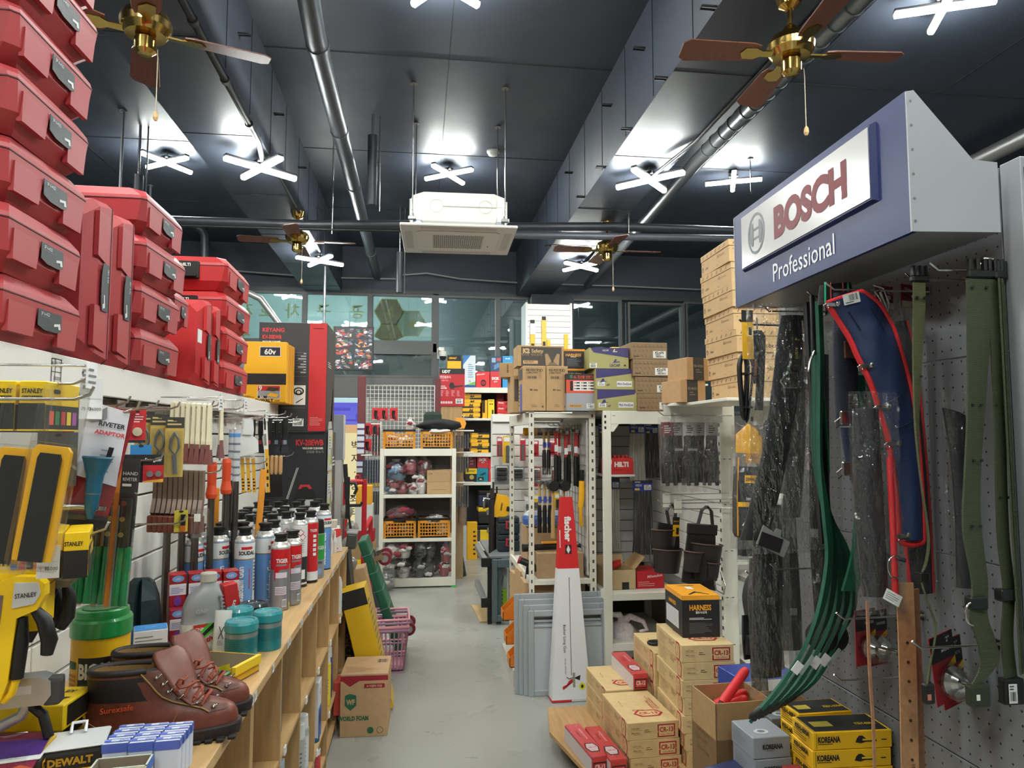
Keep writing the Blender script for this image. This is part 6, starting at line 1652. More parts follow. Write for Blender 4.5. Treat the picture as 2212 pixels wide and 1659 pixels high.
# orange bins low on the rack side
OB=mt((226,128,36),.45)
for k,(y,z)in enumerate(((4.98,.30),(4.80,.19),(4.62,.10))):
 t=thing('parts_bin','orange open fronted parts bin, %s from the back on the rack side'%ORD[k],'bin',(.665,y,z),-HR,'orange parts bins')
 b=MB();w,d,h=.13,.16,.13
 b.box((-w/2,-d/2,0),(w/2,d/2,.004),OB);b.box((-w/2,d/2-.004,0),(w/2,d/2,h),OB)
 for sx in(-1,1):b.prism([(-d/2,0),(d/2,0),(d/2,h),(0,h),(-d/2,h*.45)],-.002,.002,OB,Fr((sx*(w/2-.002),0,0),(0,1,0),(0,0,1),1,1))
 b.box((-w/2,-d/2,0),(w/2,-d/2+.004,h*.45),OB);b.build('bin',t)
 o=MB();o.tube([(-.04,-.02,.05),(.03,.02,.07)],.022,BLACK if k!=2 else mt((190,60,60)),8)
 tag(o.build('spare_part',None,(.665,y,z)),'dark spare part lying in the %s orange bin'%['back','middle','front'][k],'part')
b=MB();b.box((.60,4.50,.0),(.69,5.1,.098),mt((206,202,190)));tag(b.build('bin_step'),'cream low ledge under the orange bins','ledge')
# ---- grey frames leaning against the rack end
GF=mt((168,174,178),.4,.2)
for k in range(4):
 t=thing('poster_holder','grey rectangular metal frame leaning on the rack, %s from the front'%ORD[k],'frame',(.915-.014*k,4.315+.021*k,0),(-.03,0,.012*k),'grey metal frames')
 w,h,m=.245+.012*k,.50+.03*k,.035
 for(x0,z0,x1,z1)in((-w,0,-w+m,h),(w-m,0,w,h),(-w+m,h-m,w-m,h),(-w+m,h*.80,w-m,h*.83),(-w+m,0,w-m,m)):
  one_box('rail',t,(x0,0,z0),(x1,.018,z1),GF,.003)
 one_box('panel',t,(-w+m,.008,m),(w-m,.012,h*.80),mt((178,182,186),.4))
# ---- tall red and white foam-gun box
t=thing('gun_box','tall tapering red and white carton standing against the grey frames','box',(.905,4.255,0),(-.055,0,.03))
WB=mt((226,226,226),.45);RB=mt((206,40,44),.45)
def taper(z):return .118*(1-z/1.2)+.034*(z/1.2),.055*(1-z/1.2)+.026*(z/1.2)
def trunc(z0,z1,m):
 b=MB();(a,d),(a2,d2)=taper(z0),taper(z1)
 b.rings([[(-a,-d,z0),(a,-d,z0),(a,d,z0),(-a,d,z0)],[(-a2,-d2,z1),(a2,-d2,z1),(a2,d2,z1),(-a2,d2,z1)]],m);return b
b=trunc(0.012,.76,WB)
def FF(z0,z1):
 (a,d),(a2,d2)=taper(z0),taper(z1);u=Vector((0,d-d2,z1-z0));return Fr((-a,-d,z0),(1,0,0),u,2*a,u.length)
f=FF(0.012,.76)
b.rect(f,.50,.18,.515,.93,mt((60,56,54)));b.poly(f,[(.28,.10),(.48,.115),(.56,.135),(.56,.155),(.50,.15),(.44,.14),(.30,.075),(.27,.085)],mt((196,40,44)));b.poly(f,[(.54,.09),(.60,.09),(.60,.20),(.54,.20)],mt((150,140,130)),.001);b.poly(f,[(.60,.165),(.74,.18),(.72,.14),(.60,.155)],INK,.001);b.tube([f.at(f.w*.38,f.h*.17,.002),f.at(f.w*.45,f.h*.155,.002),f.at(f.w*.54,f.h*.165,.002)],.0025,mt((90,90,92)),5)
b.oval(f,.78,.095,.020,.020,mt((222,214,40)));b.oval(f,.78,.095,.008,.010,INK,.0014)
b.txt(f,'fischer Long Gun',.36,.46,.017,INK,.005,rot=-90,maxw=.16);b.txt(f,'Art.-No. 09421267',.36,.25,.009,mt((90,90,90)),0,rot=-90,maxw=.09)
b.build('carton_body',t)
b=trunc(.76,1.15,RB);f=FF(.76,1.15)
b.txt(f,'fischer',.52,.60,.040,WHITE,.045,rot=-90,maxw=.19);b.poly(f,[(.36,.22),(.66,.22),(.66,.36),(.36,.36)],mt((60,30,34)));b.poly(f,[(.51,.225),(.60,.28),(.58,.30),(.51,.355),(.44,.30),(.42,.28)],WHITE,.0014);b.lines(f,.10,.3,.16,.6,1,WHITE,.9)
b.build('carton_top',t)
b=trunc(1.15,1.185,RB);b.build('closing_flap',t)
b=MB();b.box((-.118,-.055,0),(.0,.055,.012),RB);b.box((.0,-.055,0),(.118,.055,.012),mt((206,206,210)));b.build('base_strip',t)
# ---- cable ties and other stock in the wide rack
def tiepack(lab,x,y,z,m,L_,w=.085,hd=True):
 t=thing('cable_tie_pack',lab,'cable ties',(x,y,z),.05,'packs of cable ties')
 b=MB();rn=random.Random(int(x*1000+z*100))
 for i in range(40):
  a=-w/2+w*i/39;e=a*1.15+rn.uniform(-.006,.006)
  b.tube([(a,rn.uniform(-.012,.012),0),(a*1.05+rn.uniform(-.004,.004),rn.uniform(-.014,.014),-L_*.5),(e,rn.uniform(-.012,.012),-L_)],.0026,m,4,False)
 o=b.build('tie',t);o['kind']='stuff'
 one_box('wrap',t,(-w/2-.006,-.018,-L_-.005),(w/2+.006,.018,.01),FILM,.006)
 if hd:
  b=MB();b.box((-w/2-.004,-.004,.0),(w/2+.004,.0,.075),mt((30,52,136),.45));F=Fr((-w/2-.004,-.0041,0),(1,0,0),(0,0,1),w+.008,.075);b.rect(F,0,.78,1,1,mt((26,28,34)));b.txt(F,'smato',.25,.88,.012,WHITE,.02,maxw=.04);b.txt(F,'케이블 타이',.30,.55,.014,WHITE,.01,maxw=.045);b.rect(F,.1,.12,.35,.3,mt((220,200,60)));b.sticker(F,.58,.15,.94,.6,7);b.build('header_card',t)
 return t
BT=mt((38,40,44),.4);NT=mt((206,202,186),.4)
tiepack('black cable ties hanging at the upper left of the nook',1.26,4.72,1.57,BT,.30);tiepack('natural white cable ties, upper row, next to the black ones',1.48,4.70,1.575,NT,.32,.10);tiepack('black cable ties half hidden at the upper right',1.60,4.75,1.57,BT,.30)
tiepack('natural white cable ties in the lower row',1.30,4.72,1.20,NT,.42,.11);tiepack('black cable ties with blue header card in the lower row',1.50,4.66,1.185,BT,.42,.13)
t=thing('red_bin','red open box of nail cartridges on the nook wall','box',(1.30,4.55,1.31))
b=MB();b.box((-.10,-.05,0),(.09,.05,.105),mt((206,44,44)),.002);F=Fr((-.10,-.0501,0),(1,0,0),(0,0,1),.19,.105);b.txt(F,'HILTI',.58,.62,.030,WHITE,.06,maxw=.13);b.txt(F,'1/4/36-200',.45,.28,.010,mt((110,20,24)),.01);b.sticker(F,.02,.62,.24,.9,2);b.build('box',t)
for k in range(6):
 b=MB();b.lathe([(.010,0),(.010,.02)],mt((190,50,44)),n=10,cap=False);b.build('cartridge',t,(-.08+.028*k,-.02+.01*(k%2),.105))
b=MB();b.box((1.19,4.5,1.295),(1.40,4.98,1.309),WHITE);tag(b.build('small_shelf'),'small white ledge under the red box in the nook','shelf')
t=thing('open_carton','open taped brown carton on the nook shelf','box',(1.265,4.50,.6005),.05);w,d,h=.18,.24,.12
b=MB();cm=mt((196,170,128),.7,0,'card')
b.box((-w/2,-d/2,0),(w/2,-d/2+.004,h),cm);b.box((-w/2,d/2-.004,0),(w/2,d/2,h),cm);b.box((-w/2,-d/2,0),(-w/2+.004,d/2,h),cm);b.box((w/2-.004,-d/2,0),(w/2,d/2,h),cm);b.box((-w/2,-d/2,0),(w/2,d/2,.004),cm);b.box((-.0,-d/2-.002,0),(.045,-d/2,.045),INK);b.build('carton',t)
b=MB();b.box((-.09,-.002,0),(.09,.002,.06),cm);b.build('flap',t,(.0,d/2,h),(-.4,0,0))
b=MB();b.add([(0,-.11,0),(0,.11,0),(.07,.10,.075),(.07,-.10,.075)],[(0,1,2,3)],mt((176,142,96),.7,0,'card'));b.build('flap',t,(w/2,0,h))
for k in range(3):
 b=MB();b.tube([(0,0,0),(.12,.06,.03)],.016,mt((206,50,46)),8);tag(b.build('red_flare',None,(1.20+.01*k,4.54+.04*k,.69+.012*k)),'red stick in the open carton on the nook shelf, %s from the front'%ORD[k],'stick','red sticks')
carton('red_carton','red tool carton with white lettering on the nook shelf','box',(1.455,4.50,.6005),(.18,.22,.105),.03,mt((190,32,42),.45),lambda b,F:(b.txt(F['f'],'Milwaukee',.65,.75,.018,mt((230,190,190)),.02,it=.25,rot=6,maxw=.1),b.lines(F['f'],.05,.12,.7,.45,3,mt((230,170,170)),.3)))
carton('brown_carton','brown carton on the floor inside the nook behind the plastic bag','box',(1.50,4.68,0),(.22,.28,.235),0,mt((110,84,60),.7,0,'card'))
# white plastic bags on the nook floor
def lumpy(name,lab,x,y,z,rx,ry,rz_,m,seed,cat='bag',grp=None,n=22,k=12,amp=.10,knot=False):
 rn=random.Random(seed);ph=[(rn.uniform(0,6),rn.randint(2,6),rn.randint(2,5))for _ in range(6)]
 def d(a,c):return 1+sum(amp/6*1.6*math.sin(p[1]*a+p[0])*math.sin(p[2]*c+p[0]*2)for p in ph)
 rings=[]
 for j in range(k+1):
  c=PI*j/k;r=max(.02,math.sin(c))
  rings.append([(rx*r*d(a,c)*math.cos(a),ry*r*d(a,c)*math.sin(a),rz_*(1-math.cos(c))*.98)for a in[2*PI*i/n for i in range(n)]])
 t=thing(name,lab,cat,(x,y,z),0,grp)
 b=MB();b.rings(rings,m,True);b.build('body',t)
 return t
PB=mt((214,200,200),.35,0,'leather')
t=lumpy('plastic_bag','knotted whitish plastic bag sitting in the nook',1.29,4.46,.14,.10,.10,.13,PB,3,amp=.16)
b=MB();b.tube([(0,0,.24),(-.02,-.01,.29),(-.10,-.02,.30)],[.03,.022,.012],PB,8);b.tube([(0,0,.24),(.05,-.02,.28),(.13,-.03,.25),(.15,-.04,.20),(.10,-.04,.19)],[.03,.022,.016,.014,.012],PB,8);b.build('knot',t)
lumpy('plastic_bag','pinkish plastic bag under the knotted whitish one',1.30,4.47,.0,.10,.11,.085,mt((206,184,188),.35,0,'leather'),9,amp=.16)
# ---- tool pouches and bagged gloves hanging on the right wall of the nook
LBK=mt((40,34,32),.5,0,'leather');LBR=mt((72,50,42),.55,0,'leather')
t=thing('tool_pouch','black leather tool pouch with strap handle hanging over the harness box','pouch',(1.44,3.58,.80),(0,.10,.25))
def pocket(b,cx,y0,w,d,z0,z1,m,flare=.02,n=16):
 rr=[]
 for z,k in((z0,.86),((z0+z1)/2,.96),(z1,1.06)):
  rr.append([(cx+w*k*math.cos(PI+PI*i/(n-1)),y0-d*k*math.sin(PI*i/(n-1)),z)for i in range(n)])
 b.rings(rr,m,True,False,False)
 b.add([rr[0][i]for i in range(n)],[tuple(reversed(range(n)))],m)
 b.tube(rr[-1],.005,LBR,6)
one_prism('back_panel',t,[(-.10,.0),(.11,-.04),(.09,.24),(.06,.30),(-.08,.30)],0,.010,LBK,Fr((0,.0,0),(1,0,0),(0,0,1),1,1))
b=MB();pocket(b,.03,-.008,.085,.075,.02,.20,LBK);b.build('main_pocket',t)
b=MB();pocket(b,-.065,-.03,.05,.055,.06,.16,LBK);b.build('side_pocket',t)
b=MB();pocket(b,.035,-.078,.035,.02,.04,.11,LBK);b.build('small_pocket',t)
one_box('belt_band',t,(-.09,-.014,.245),(.10,.0,.30),LBK,.004)
b=MB();b.strip([(-.02,0,.29),(.0,0,.37),(.03,0,.395),(.06,0,.37),(.075,0,.29)],(0,.024,0),.004,LBK);b.build('handle',t)
one_tube('hammer_loop',t,[(.055,-.05,.06),(.05,-.09,-.02),(.10,-.09,-.04),(.13,-.06,.0),(.12,-.03,.06)],.0035,CHROME,6)
t=thing('tool_pouch','black leather tool pouch with yellow tag, left of the strapped one','pouch',(1.305,3.68,.86),(0,.05,.35))
one_prism('back_panel',t,[(-.09,.0),(.09,.0),(.08,.22),(-.06,.24)],0,.010,LBK,Fr((0,.0,0),(1,0,0),(0,0,1),1,1))
b=MB();pocket(b,-.005,-.008,.085,.075,-.02,.10,LBK);b.build('main_pocket',t)
b=MB();pocket(b,-.02,.0,.075,.05,.08,.20,LBK);b.build('upper_pocket',t)
b=MB();b.strip([(.02,0,.22),(.0,0,.30),(.03,0,.34),(.06,0,.30),(.06,0,.22)],(0,.022,0),.004,LBK);b.build('handle',t)
b=MB();b.box((.0,-.052,.17),(.045,-.050,.27),mt((34,34,34)));F=Fr((.0,-.0521,.17),(1,0,0),(0,0,1),.045,.10);b.rect(F,0,0,1,.6,DWY);b.rect(F,.5,.1,.9,.45,INK,.001);b.txt(F,'DEWALT',.5,.78,.007,DWY,.03,maxw=.036);b.build('tag',t)
def bag_sheet(t,w,h,top=.0,d=.03,m=None,seed=1,name='bag'):
 rn=random.Random(seed);b=MB();nx,nz=14,12
 for sy in(-1,1):
  rr=[]
  for j in range(nz+1):
   z=top-h*j/nz;k=math.sin(PI*min(1,.12+.88*j/nz))**.4 if j<nz else .25
   rr.append([(-w/2+w*i/nx+rn.uniform(-.004,.004),sy*d*k*math.sin(PI*i/nx)**.5+rn.uniform(-.003,.003),z+rn.uniform(-.003,.003))for i in range(nx+1)])
  b.rings(rr,m or FILM2,True,False,False)
 return b.build(name,t)
for i in range(5):
 t=thing('bagged_gloves',['black work gloves in a clear bag, the one nearest the aisle','bagged black gloves, second from the aisle','bagged black gloves with white lettering, third from the aisle','bagged black gloves, fourth from the aisle','bagged black gloves nearest the nook wall'][i],'gloves',(1.305+.062*i,3.62+.03*(i%2),1.64),(0,.03*(i-2)*.5,.3),'bagged gloves on the nook hook')
 gm=mt((30,27,28),.6,0,'leather')
 b=MB()
 for q in range(4):b.tube([(-.035+.022*q,0,-.20),(-.04+.024*q,-.005,-.28),(-.04+.025*q,-.004,-.33-.015*(q%2))],[.014,.013,.010],gm,8)
 b.rings([[(w*math.cos(2*PI*k/14),.02*math.sin(2*PI*k/14),z)for k in range(14)]for z,w in((-.08,.036),(-.13,.034),(-.18,.046),(-.22,.046))],gm,True);b.build('glove',t)
 b=MB();b.box((-.04,-.004,-.085),(.04,.0,-.01),mt((196,190,192))if i else mt((120,34,40)));F=Fr((-.04,-.0042,-.085),(1,0,0),(0,0,1),.08,.075);b.lines(F,.2,.2,.8,.8,4,INK if i else WHITE,.4);b.build('header_card',t)
 if i in(1,2):
  b=MB();F=Fr((-.04,-.022,-.17),(1,0,0),(0,0,1),.08,.03);b.txt(F,'KEYANG',.5,.5,.012,mt((210,206,206)),.03,maxw=.06);b.build('lettering',t)
 bag_sheet(t,.11,.40,.02,.035,None,20+i)
for k,(y,z,x0,x1,lab)in enumerate(((3.60,1.665,1.25,1.66,'steel hook carrying the bagged gloves'),(3.66,1.20,1.26,1.66,'steel hook below the bagged gloves'),(3.60,1.175,1.30,1.66,'steel hook carrying the black tool pouches'))):
 t=thing('display_hook',lab,'hook',(0,0,0),0,'steel hooks on the nook wall')
 b=MB();b.tube([(x1,y,z),(x0+.03,y,z),(x0,y,z+.02)],.003,CHROME,6);b.tube([(x1,y,z+.05),(x0+.04,y,z+.045)],.0025,CHROME,6);b.build('rod',t)
 one_box('tag_holder',t,(x0+.03,y-.002,z-.02),(x0+.07,y+.002,z+.05),mt((206,204,190),.4))
# ================================================================== BOXES ON THE FLOOR, RIGHT FOREGROUND
b=MB();PW=mt((186,146,98),.6,0,'wood')
t=thing('wooden_pallet','low wooden pallet board under the welding rod cartons','pallet',(0,0,0))
one_prism('deck',t,[(.652,3.54),(.84,2.55),(1.45,2.5),(1.45,3.85),(.70,3.85)],.09,.108,PW)
for x0 in(.80,1.1,1.36):
 one_box('skid',t,(x0,2.6,0),(x0+.06,3.8,.09),mt((120,92,62),.7,0,'wood'))
CRM=mt((206,178,128),.6,0,'card');RI=mt((170,34,44),.55)
def hexa(b,F,u,v,rx,ry,m,rot=0,off=.0009):
 pts=[(-1,0),(-.62,1),(.62,1),(1,0),(.62,-1),(-.62,-1)]
 c,s_=math.cos(rot),math.sin(rot)
 P=[((x*rx)*c-(y*ry)*s_,(x*rx)*s_+(y*ry)*c)for x,y in pts]
 b.poly(F,[(u+x/F.w,v+y/F.h)for x,y in P],m,off)
def deco_cr(b,F):
 f,l,tp=F['f'],F['l'],F['t']
 b.rect(f,.585,.10,.93,.84,RI);b.rect(f,.61,.17,.905,.77,CRM,.0012);b.txt(f,'CR-13',.757,.54,.020,RI,.03,maxw=.062,off=.0018);b.rect(f,.57,.40,.60,.45,CRM,.0014);b.rect(f,.915,.40,.945,.45,CRM,.0014);b.txt(f,'3.2φ x 350mm',.757,.27,.007,RI,0,maxw=.05,off=.0018)
 b.txt(f,'LOT NO.',.16,.68,.007,mt((90,70,50),.6),0);b.rect(f,.12,.57,.28,.58,mt((110,86,60),.6));b.txt(f,'MFG NO.',.16,.42,.007,mt((90,70,50),.6),0);b.rect(f,.12,.32,.28,.33,mt((110,86,60),.6));b.lines(f,.33,.40,.46,.62,2,mt((110,86,60),.6),.3)
 hexa(b,l,.86,.5,.030,.038,RI);hexa(b,l,.86,.5,.024,.031,CRM,0,.0013);b.txt(l,'CR-13',.86,.5,.010,RI,.02,rot=90,off=.0018,maxw=.045)
 b.lines(l,.1,.15,.45,.85,6,mt((130,104,74),.6),.2);b.lines(l,.52,.5,.68,.85,3,mt((120,92,64),.6),.3);b.rect(l,.70,.7,.715,.84,RI)
 hexa(b,tp,.56,.26,.068,.036,RI);hexa(b,tp,.56,.26,.056,.027,CRM,0,.0013);b.txt(tp,'CR-13',.56,.26,.024,RI,.03,maxw=.09,off=.0018)
 b.txt(tp,'ECHSON WELDING',.84,.56,.011,RI,.01,rot=90,maxw=.16);b.txt(tp,'ELECTRODES',.74,.52,.012,RI,.01,rot=90,maxw=.10);b.rect(tp,.79,.30,.80,.80,RI)
 b.txt(tp,'NET WT 20kg',.18,.60,.008,RI,0,rot=90,maxw=.09);b.oval(tp,.36,.36,.014,.010,RI,.001,inner=.7);b.oval(tp,.46,.36,.014,.010,RI,.001,inner=.7);b.lines(tp,.3,.22,.5,.3,2,RI,.3)
CW,CD,CH=.230,.365,.0735
proto=None
def crbox(lab,x,y,z,rz):
 global proto
 if proto is None:
  proto=carton('welding_rod_carton',lab,'box',(x,y,z),(CW,CD,CH-.001),rz,CRM,deco_cr,'welding rod cartons',.0015)
  return proto
 return dup(proto,(x,y,z),(0,0,rz),lab,'welding rod cartons')
def yc(a):return a
# front stack
for i in range(3):crbox('cream carton, %s from the top of the nearest low stack'%ORD[2-i],1.005+(.012,.004,.0)[i],3.225,.109+CH*i,.045+.01*(i%2))
for i in range(3):crbox('cream carton, %s from the top of the stack behind the nearest low one'%ORD[2-i],1.02,3.62,.109+CH*i,.035)
ns=7;b0=.109+.0375
b=MB();b.box((1.125,2.99,.109),(1.36,3.36,.146),CRM);tag(b.build('carton_base'),'flattened cream carton under the tall welding rod stack','carton')
for i in range(7):crbox('cream carton, %s from the top of the tall stack under the harness box'%ORD[6-i],1.247+(.02,.012,.0,.008,.0,.006,.0)[i],3.165,.147+CH*i,-.035)
b=MB();b.box((1.14,3.39,.109),(1.37,3.75,.145),CRM);tag(b.build('carton_base'),'flattened cream carton under the rear welding rod stack','carton')
for i in range(5):crbox('cream carton, %s from the top of the rear stack carrying the black rings'%ORD[4-i],1.255,3.555,.146+CH*i,-.02)
for k in range(2):
 t=thing('rubber_ring',('left' if k==0 else 'right')+' black rubber ring lying on the rear welding rod stack','ring',(1.19+.055*k,3.52-.02*k,.146+CH*5+.008+.004*k),(.05,.1*k,0),'black rubber rings')
 one_tube('ring',t,[(.035*math.cos(2*PI*i/20),.025*math.sin(2*PI*i/20),0)for i in range(21)],.008,BLACK,8,False)
# small red rod packs
RP=mt((206,60,66),.35,0,'glossy')
def deco_rp(b,F):
 f,l,tp=F['f'],F['l'],F['t']
 b.rect(l,0,0,1,.88,mt((216,206,206),.4));b.rect(f,.08,.10,.92,.70,mt((60,24,28)));b.rect(f,.14,.17,.86,.62,RP,.0012);b.txt(f,'CR-13',.5,.44,.020,WHITE,.02,maxw=.045,off=.0018)
 b.rect(tp,.0,.0,1,1,RP,.0006);hexa(b,tp,.5,.26,.032,.045,mt((60,40,44)));hexa(b,tp,.5,.26,.026,.037,mt((216,190,190)),0,.0013);b.txt(tp,'CR-13',.5,.26,.010,RI,.02,off=.0018,maxw=.045);b.txt(tp,'ECHSON WELDING',.66,.68,.009,mt((236,190,190)),.01,rot=90,maxw=.14);b.txt(tp,'ELECTRODES',.36,.68,.008,mt((120,30,36)),.01,rot=90,maxw=.10)
def redpack(lab,x,y,z,rz):
 o=carton('welding_rod_pack',lab,'pack',(x,y,z),(.073,.355,.075),rz,RP,deco_rp,'red welding rod packs',.003)
 one_box('clear_wrap',o,(-.038,-.179,-.0005),(.038,.179,.077),mt((255,255,255),.08,-.3,'film'),.004)
 return o
redpack('red and white welding rod pack lying on top of the second cream stack',1.075,3.60,.109+CH*3,.03)
redpack('red welding rod pack on the pallet beside the nearest cream stack',.843,3.21,.109,.08)
redpack('red welding rod pack on the pallet edge, outermost',.762,3.25,.109,.13)
# black harness box on the tall stack
def deco_hb(b,F):
 f,l,tp=F['f'],F['l'],F['t'];og=mt((232,158,40))
 for q in(f,l,F['r'],F['b']):b.rect(q,0,.90,1,1,og)
 b.rect(tp,0,0,1,1,og,.0006);b.poly(tp,[(.2,.1),(.5,.35),(.8,.1),(.75,.08),(.5,.25),(.25,.08)],INK,.0012);b.rect(tp,.42,.55,.6,.75,WHITE,.0012);b.txt(tp,'HARNESS',.5,.85,.014,INK,.03)
 b.txt(f,'HARNESS',.48,.72,.024,og,.03,maxw=.10);b.txt(f,'벨트식/상체',.50,.60,.009,WHITE,.02,maxw=.05);b.lines(f,.18,.42,.82,.48,2,WHITE,.4);b.lines(f,.18,.10,.85,.36,9,mt((120,120,120)),.25)
 b.txt(l,'HARNESS',.45,.72,.018,og,.03,maxw=.12);b.rect(l,.08,.15,.80,.58,mt((206,206,206)));
 for k in range(6):b.rect(l,.08,.20+.06*k,.80,.205+.06*k,mt((120,120,120)),.0012)
 for k in range(5):b.rect(l,.20+.12*k,.15,.204+.12*k,.58,mt((150,150,150)),.0012)
carton('harness_box','black harness box with orange top on the tall welding rod stack','box',(1.263,3.215,.147+CH*7+.0),(.172,.25,.182),-.04,mt((34,33,34)),deco_hb)
# open carton of red flares
t=thing('open_carton','open brown carton full of red flare sticks','box',(1.005,2.24,.42),.06)
w,d,h=.19,.17,.31;cm=mt((176,140,96),.7,0,'card')
b=MB();b.box((-w/2,-d/2,0),(w/2,-d/2+.004,h),cm);b.box((-w/2,d/2-.004,0),(w/2,d/2,h),cm);b.box((-w/2,-d/2,0),(-w/2+.004,d/2,h),cm);b.box((w/2-.004,-d/2,0),(w/2,d/2,h),cm);b.box((-w/2,-d/2,0),(w/2,d/2,.2),cm)
F=Fr((-w/2-.0005,d/2,0),(0,-1,0),(0,0,1),d,h);b.txt(F,'POWERTHRUSTER',.5,.62,.008,mt((96,74,50),.6),0,maxw=.10);b.txt(F,'QTY: 10 PCS',.45,.54,.010,mt((96,74,50),.6),0,maxw=.07);b.txt(F,'MADE IN CHINA',.5,.44,.010,mt((96,74,50),.6),0,maxw=.08)
b.build('carton',t)
FL=mt((222,44,48),.45)
for k,(p,q)in enumerate((((-.04,-.02,.285),(.085,.05,.36)),((-.05,.0,.255),(.07,.03,.275)),((.0,-.05,.25),(.085,-.02,.265)),((-.07,-.04,.265),(.03,-.05,.255)),((-.03,.05,.255),(.085,.055,.285)))):
 tt=thing('flare_stick',['red flare stick poking up out of the carton','red flare stick lying across the carton middle','red flare stick at the carton right front','red flare stick at the carton left front','red flare stick at the back of the carton'][k],'flare',(1.005,2.24,.42),.06,'red flare sticks')
 b=MB();P,Q=Vector(p),Vector(q);b.tube([P,P+(Q-P)*.08,Q-(Q-P)*.08,Q],[.012,.0155,.0155,.012],FL,12);b.build('stick',tt)
 one_tube('cap',tt,[P-(Q-P)*.06,P],.010,mt((60,30,30)),10)
b=MB();b.box((.90,2.14,.402),(1.28,2.355,.419),mt((150,148,142)));b.box((.92,2.16,0),(.95,2.38,.402),mt((120,118,114)));b.box((1.20,2.16,.141),(1.23,2.35,.402),mt((120,118,114)))
tag(b.build('low_shelf'),'low grey shelf under the carton of red flares','shelf')
t=thing('open_carton','dark open brown carton behind the red flares','box',(1.19,2.265,.42),-.05)
w,d,h=.17,.16,.27;cm2=mt((130,98,66),.7,0,'card')
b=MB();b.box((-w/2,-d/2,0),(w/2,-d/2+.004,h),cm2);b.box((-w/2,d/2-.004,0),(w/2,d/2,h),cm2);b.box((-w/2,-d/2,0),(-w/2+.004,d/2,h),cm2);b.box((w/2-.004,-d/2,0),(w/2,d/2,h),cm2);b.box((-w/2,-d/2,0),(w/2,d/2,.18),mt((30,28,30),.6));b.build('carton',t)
carton('navy_box','navy blue box with white lettering in front of the flare carton','box',(.925,2.00,.40),(.14,.16,.19),.30,mt((40,46,84)),lambda b,F:(b.txt(F['f'],'Pro',.5,.62,.045,WHITE,.05,maxw=.08),b.txt(F['l'],'Pro',.5,.62,.04,WHITE,.05)))
GY=mt((138,142,148))
def deco_kg(b,F):
 f,l,tp=F['f'],F['l'],F['t']
 b.txt(f,'KOREANA',.52,.56,.013,INK,.05,maxw=.062);b.lines(f,.35,.34,.7,.40,1,mt((100,104,110)),.4);b.lines(l,.1,.2,.7,.8,5,mt((100,104,110)),.2);b.oval(tp,.4,.3,.022,.016,mt((196,198,200)));b.oval(tp,.4,.3,.012,.009,mt((110,112,116)),.0014);b.txt(l,'KOREANA',.5,.7,.010,INK,.04,maxw=.05)if 0 else None
for i in range(3):carton('clamp_box','grey boxed clamp, %s from the top of the grey stack'%ORD[2-i],'box',(1.008-.003*i,2.035,.52+.0605*i),(.115,.13,.059),.04,GY,deco_kg,'grey clamp boxes')
for i in range(3):carton('clamp_box','grey boxed clamp behind the grey stack, %s from the top'%ORD[2-i],'box',(1.12,2.145,.52+.0605*i),(.11,.10,.059),.04,mt((110,114,120)),deco_kg,'grey clamp boxes')
b=MB();b.box((.94,1.93,.50),(1.272,2.19,.519),mt((150,152,156),.4));tag(b.build('stock_shelf'),'grey metal shelf under the grey and yellow clamp boxes','shelf')
b=MB();b.box((1.0,1.75,.50),(1.295,1.929,.519),mt((150,152,156),.4));tag(b.build('stock_shelf'),'grey metal shelf under the nearer yellow boxes','shelf')
def deco_ky(b,F):
 f,l,tp=F['f'],F['l'],F['t']
 b.txt(f,'KOREANA',.20,.60,.015,INK,.05,maxw=.064);b.lines(f,.06,.30,.36,.38,1,INK,.5);b.poly(f,[(.53,.38),(.60,.30),(.66,.38),(.80,.38),(.80,.48),(.68,.52),(.62,.74),(.58,.74),(.55,.60)],INK);b.rect(f,.62,.46,.78,.56,YEL,.0014);b.lines(f,.86,.4,.97,.55,1,INK,.4);b.rect(f,.04,.08,.045,.95,INK)
 b.txt(l,'KEH-600A',.50,.72,.013,INK,.04,maxw=.10);b.lines(l,.1,.15,.75,.55,3,INK,.3);b.rect(tp,.04,.05,.96,.95,INK);b.rect(tp,.1,.3,.35,.6,mt((200,180,70)),.0012);b.txt(tp,'KEH-600A',.78,.4,.014,YEL,.03,off=.0014,maxw=.06)
KY=mt((240,186,24),.45)
for i in range(5):carton('clamp_box','yellow boxed electrode holder, %s from the top of the front yellow stack'%ORD[4-i],'box',(1.176-.004*(i%2),1.905,.519+.0475*i),(.226,.115,.0465),-.03,KY,deco_ky,'yellow holder boxes')
for i in range(5):carton('clamp_box','yellow boxed electrode holder behind the front yellow stack, %s from the top'%ORD[4-i],'box',(1.175,2.03,.519+.0475*i),(.17,.10,.0465),.03,KY,deco_ky,'yellow holder boxes')
carton('red_box','small dark red box at the bottom edge between grey and yellow boxes','box',(1.03,1.90,.52),(.05,.04,.125),.1,mt((150,40,44),.45),lambda b,F:b.txt(F['f'],'SDS',.5,.8,.01,WHITE,.02))
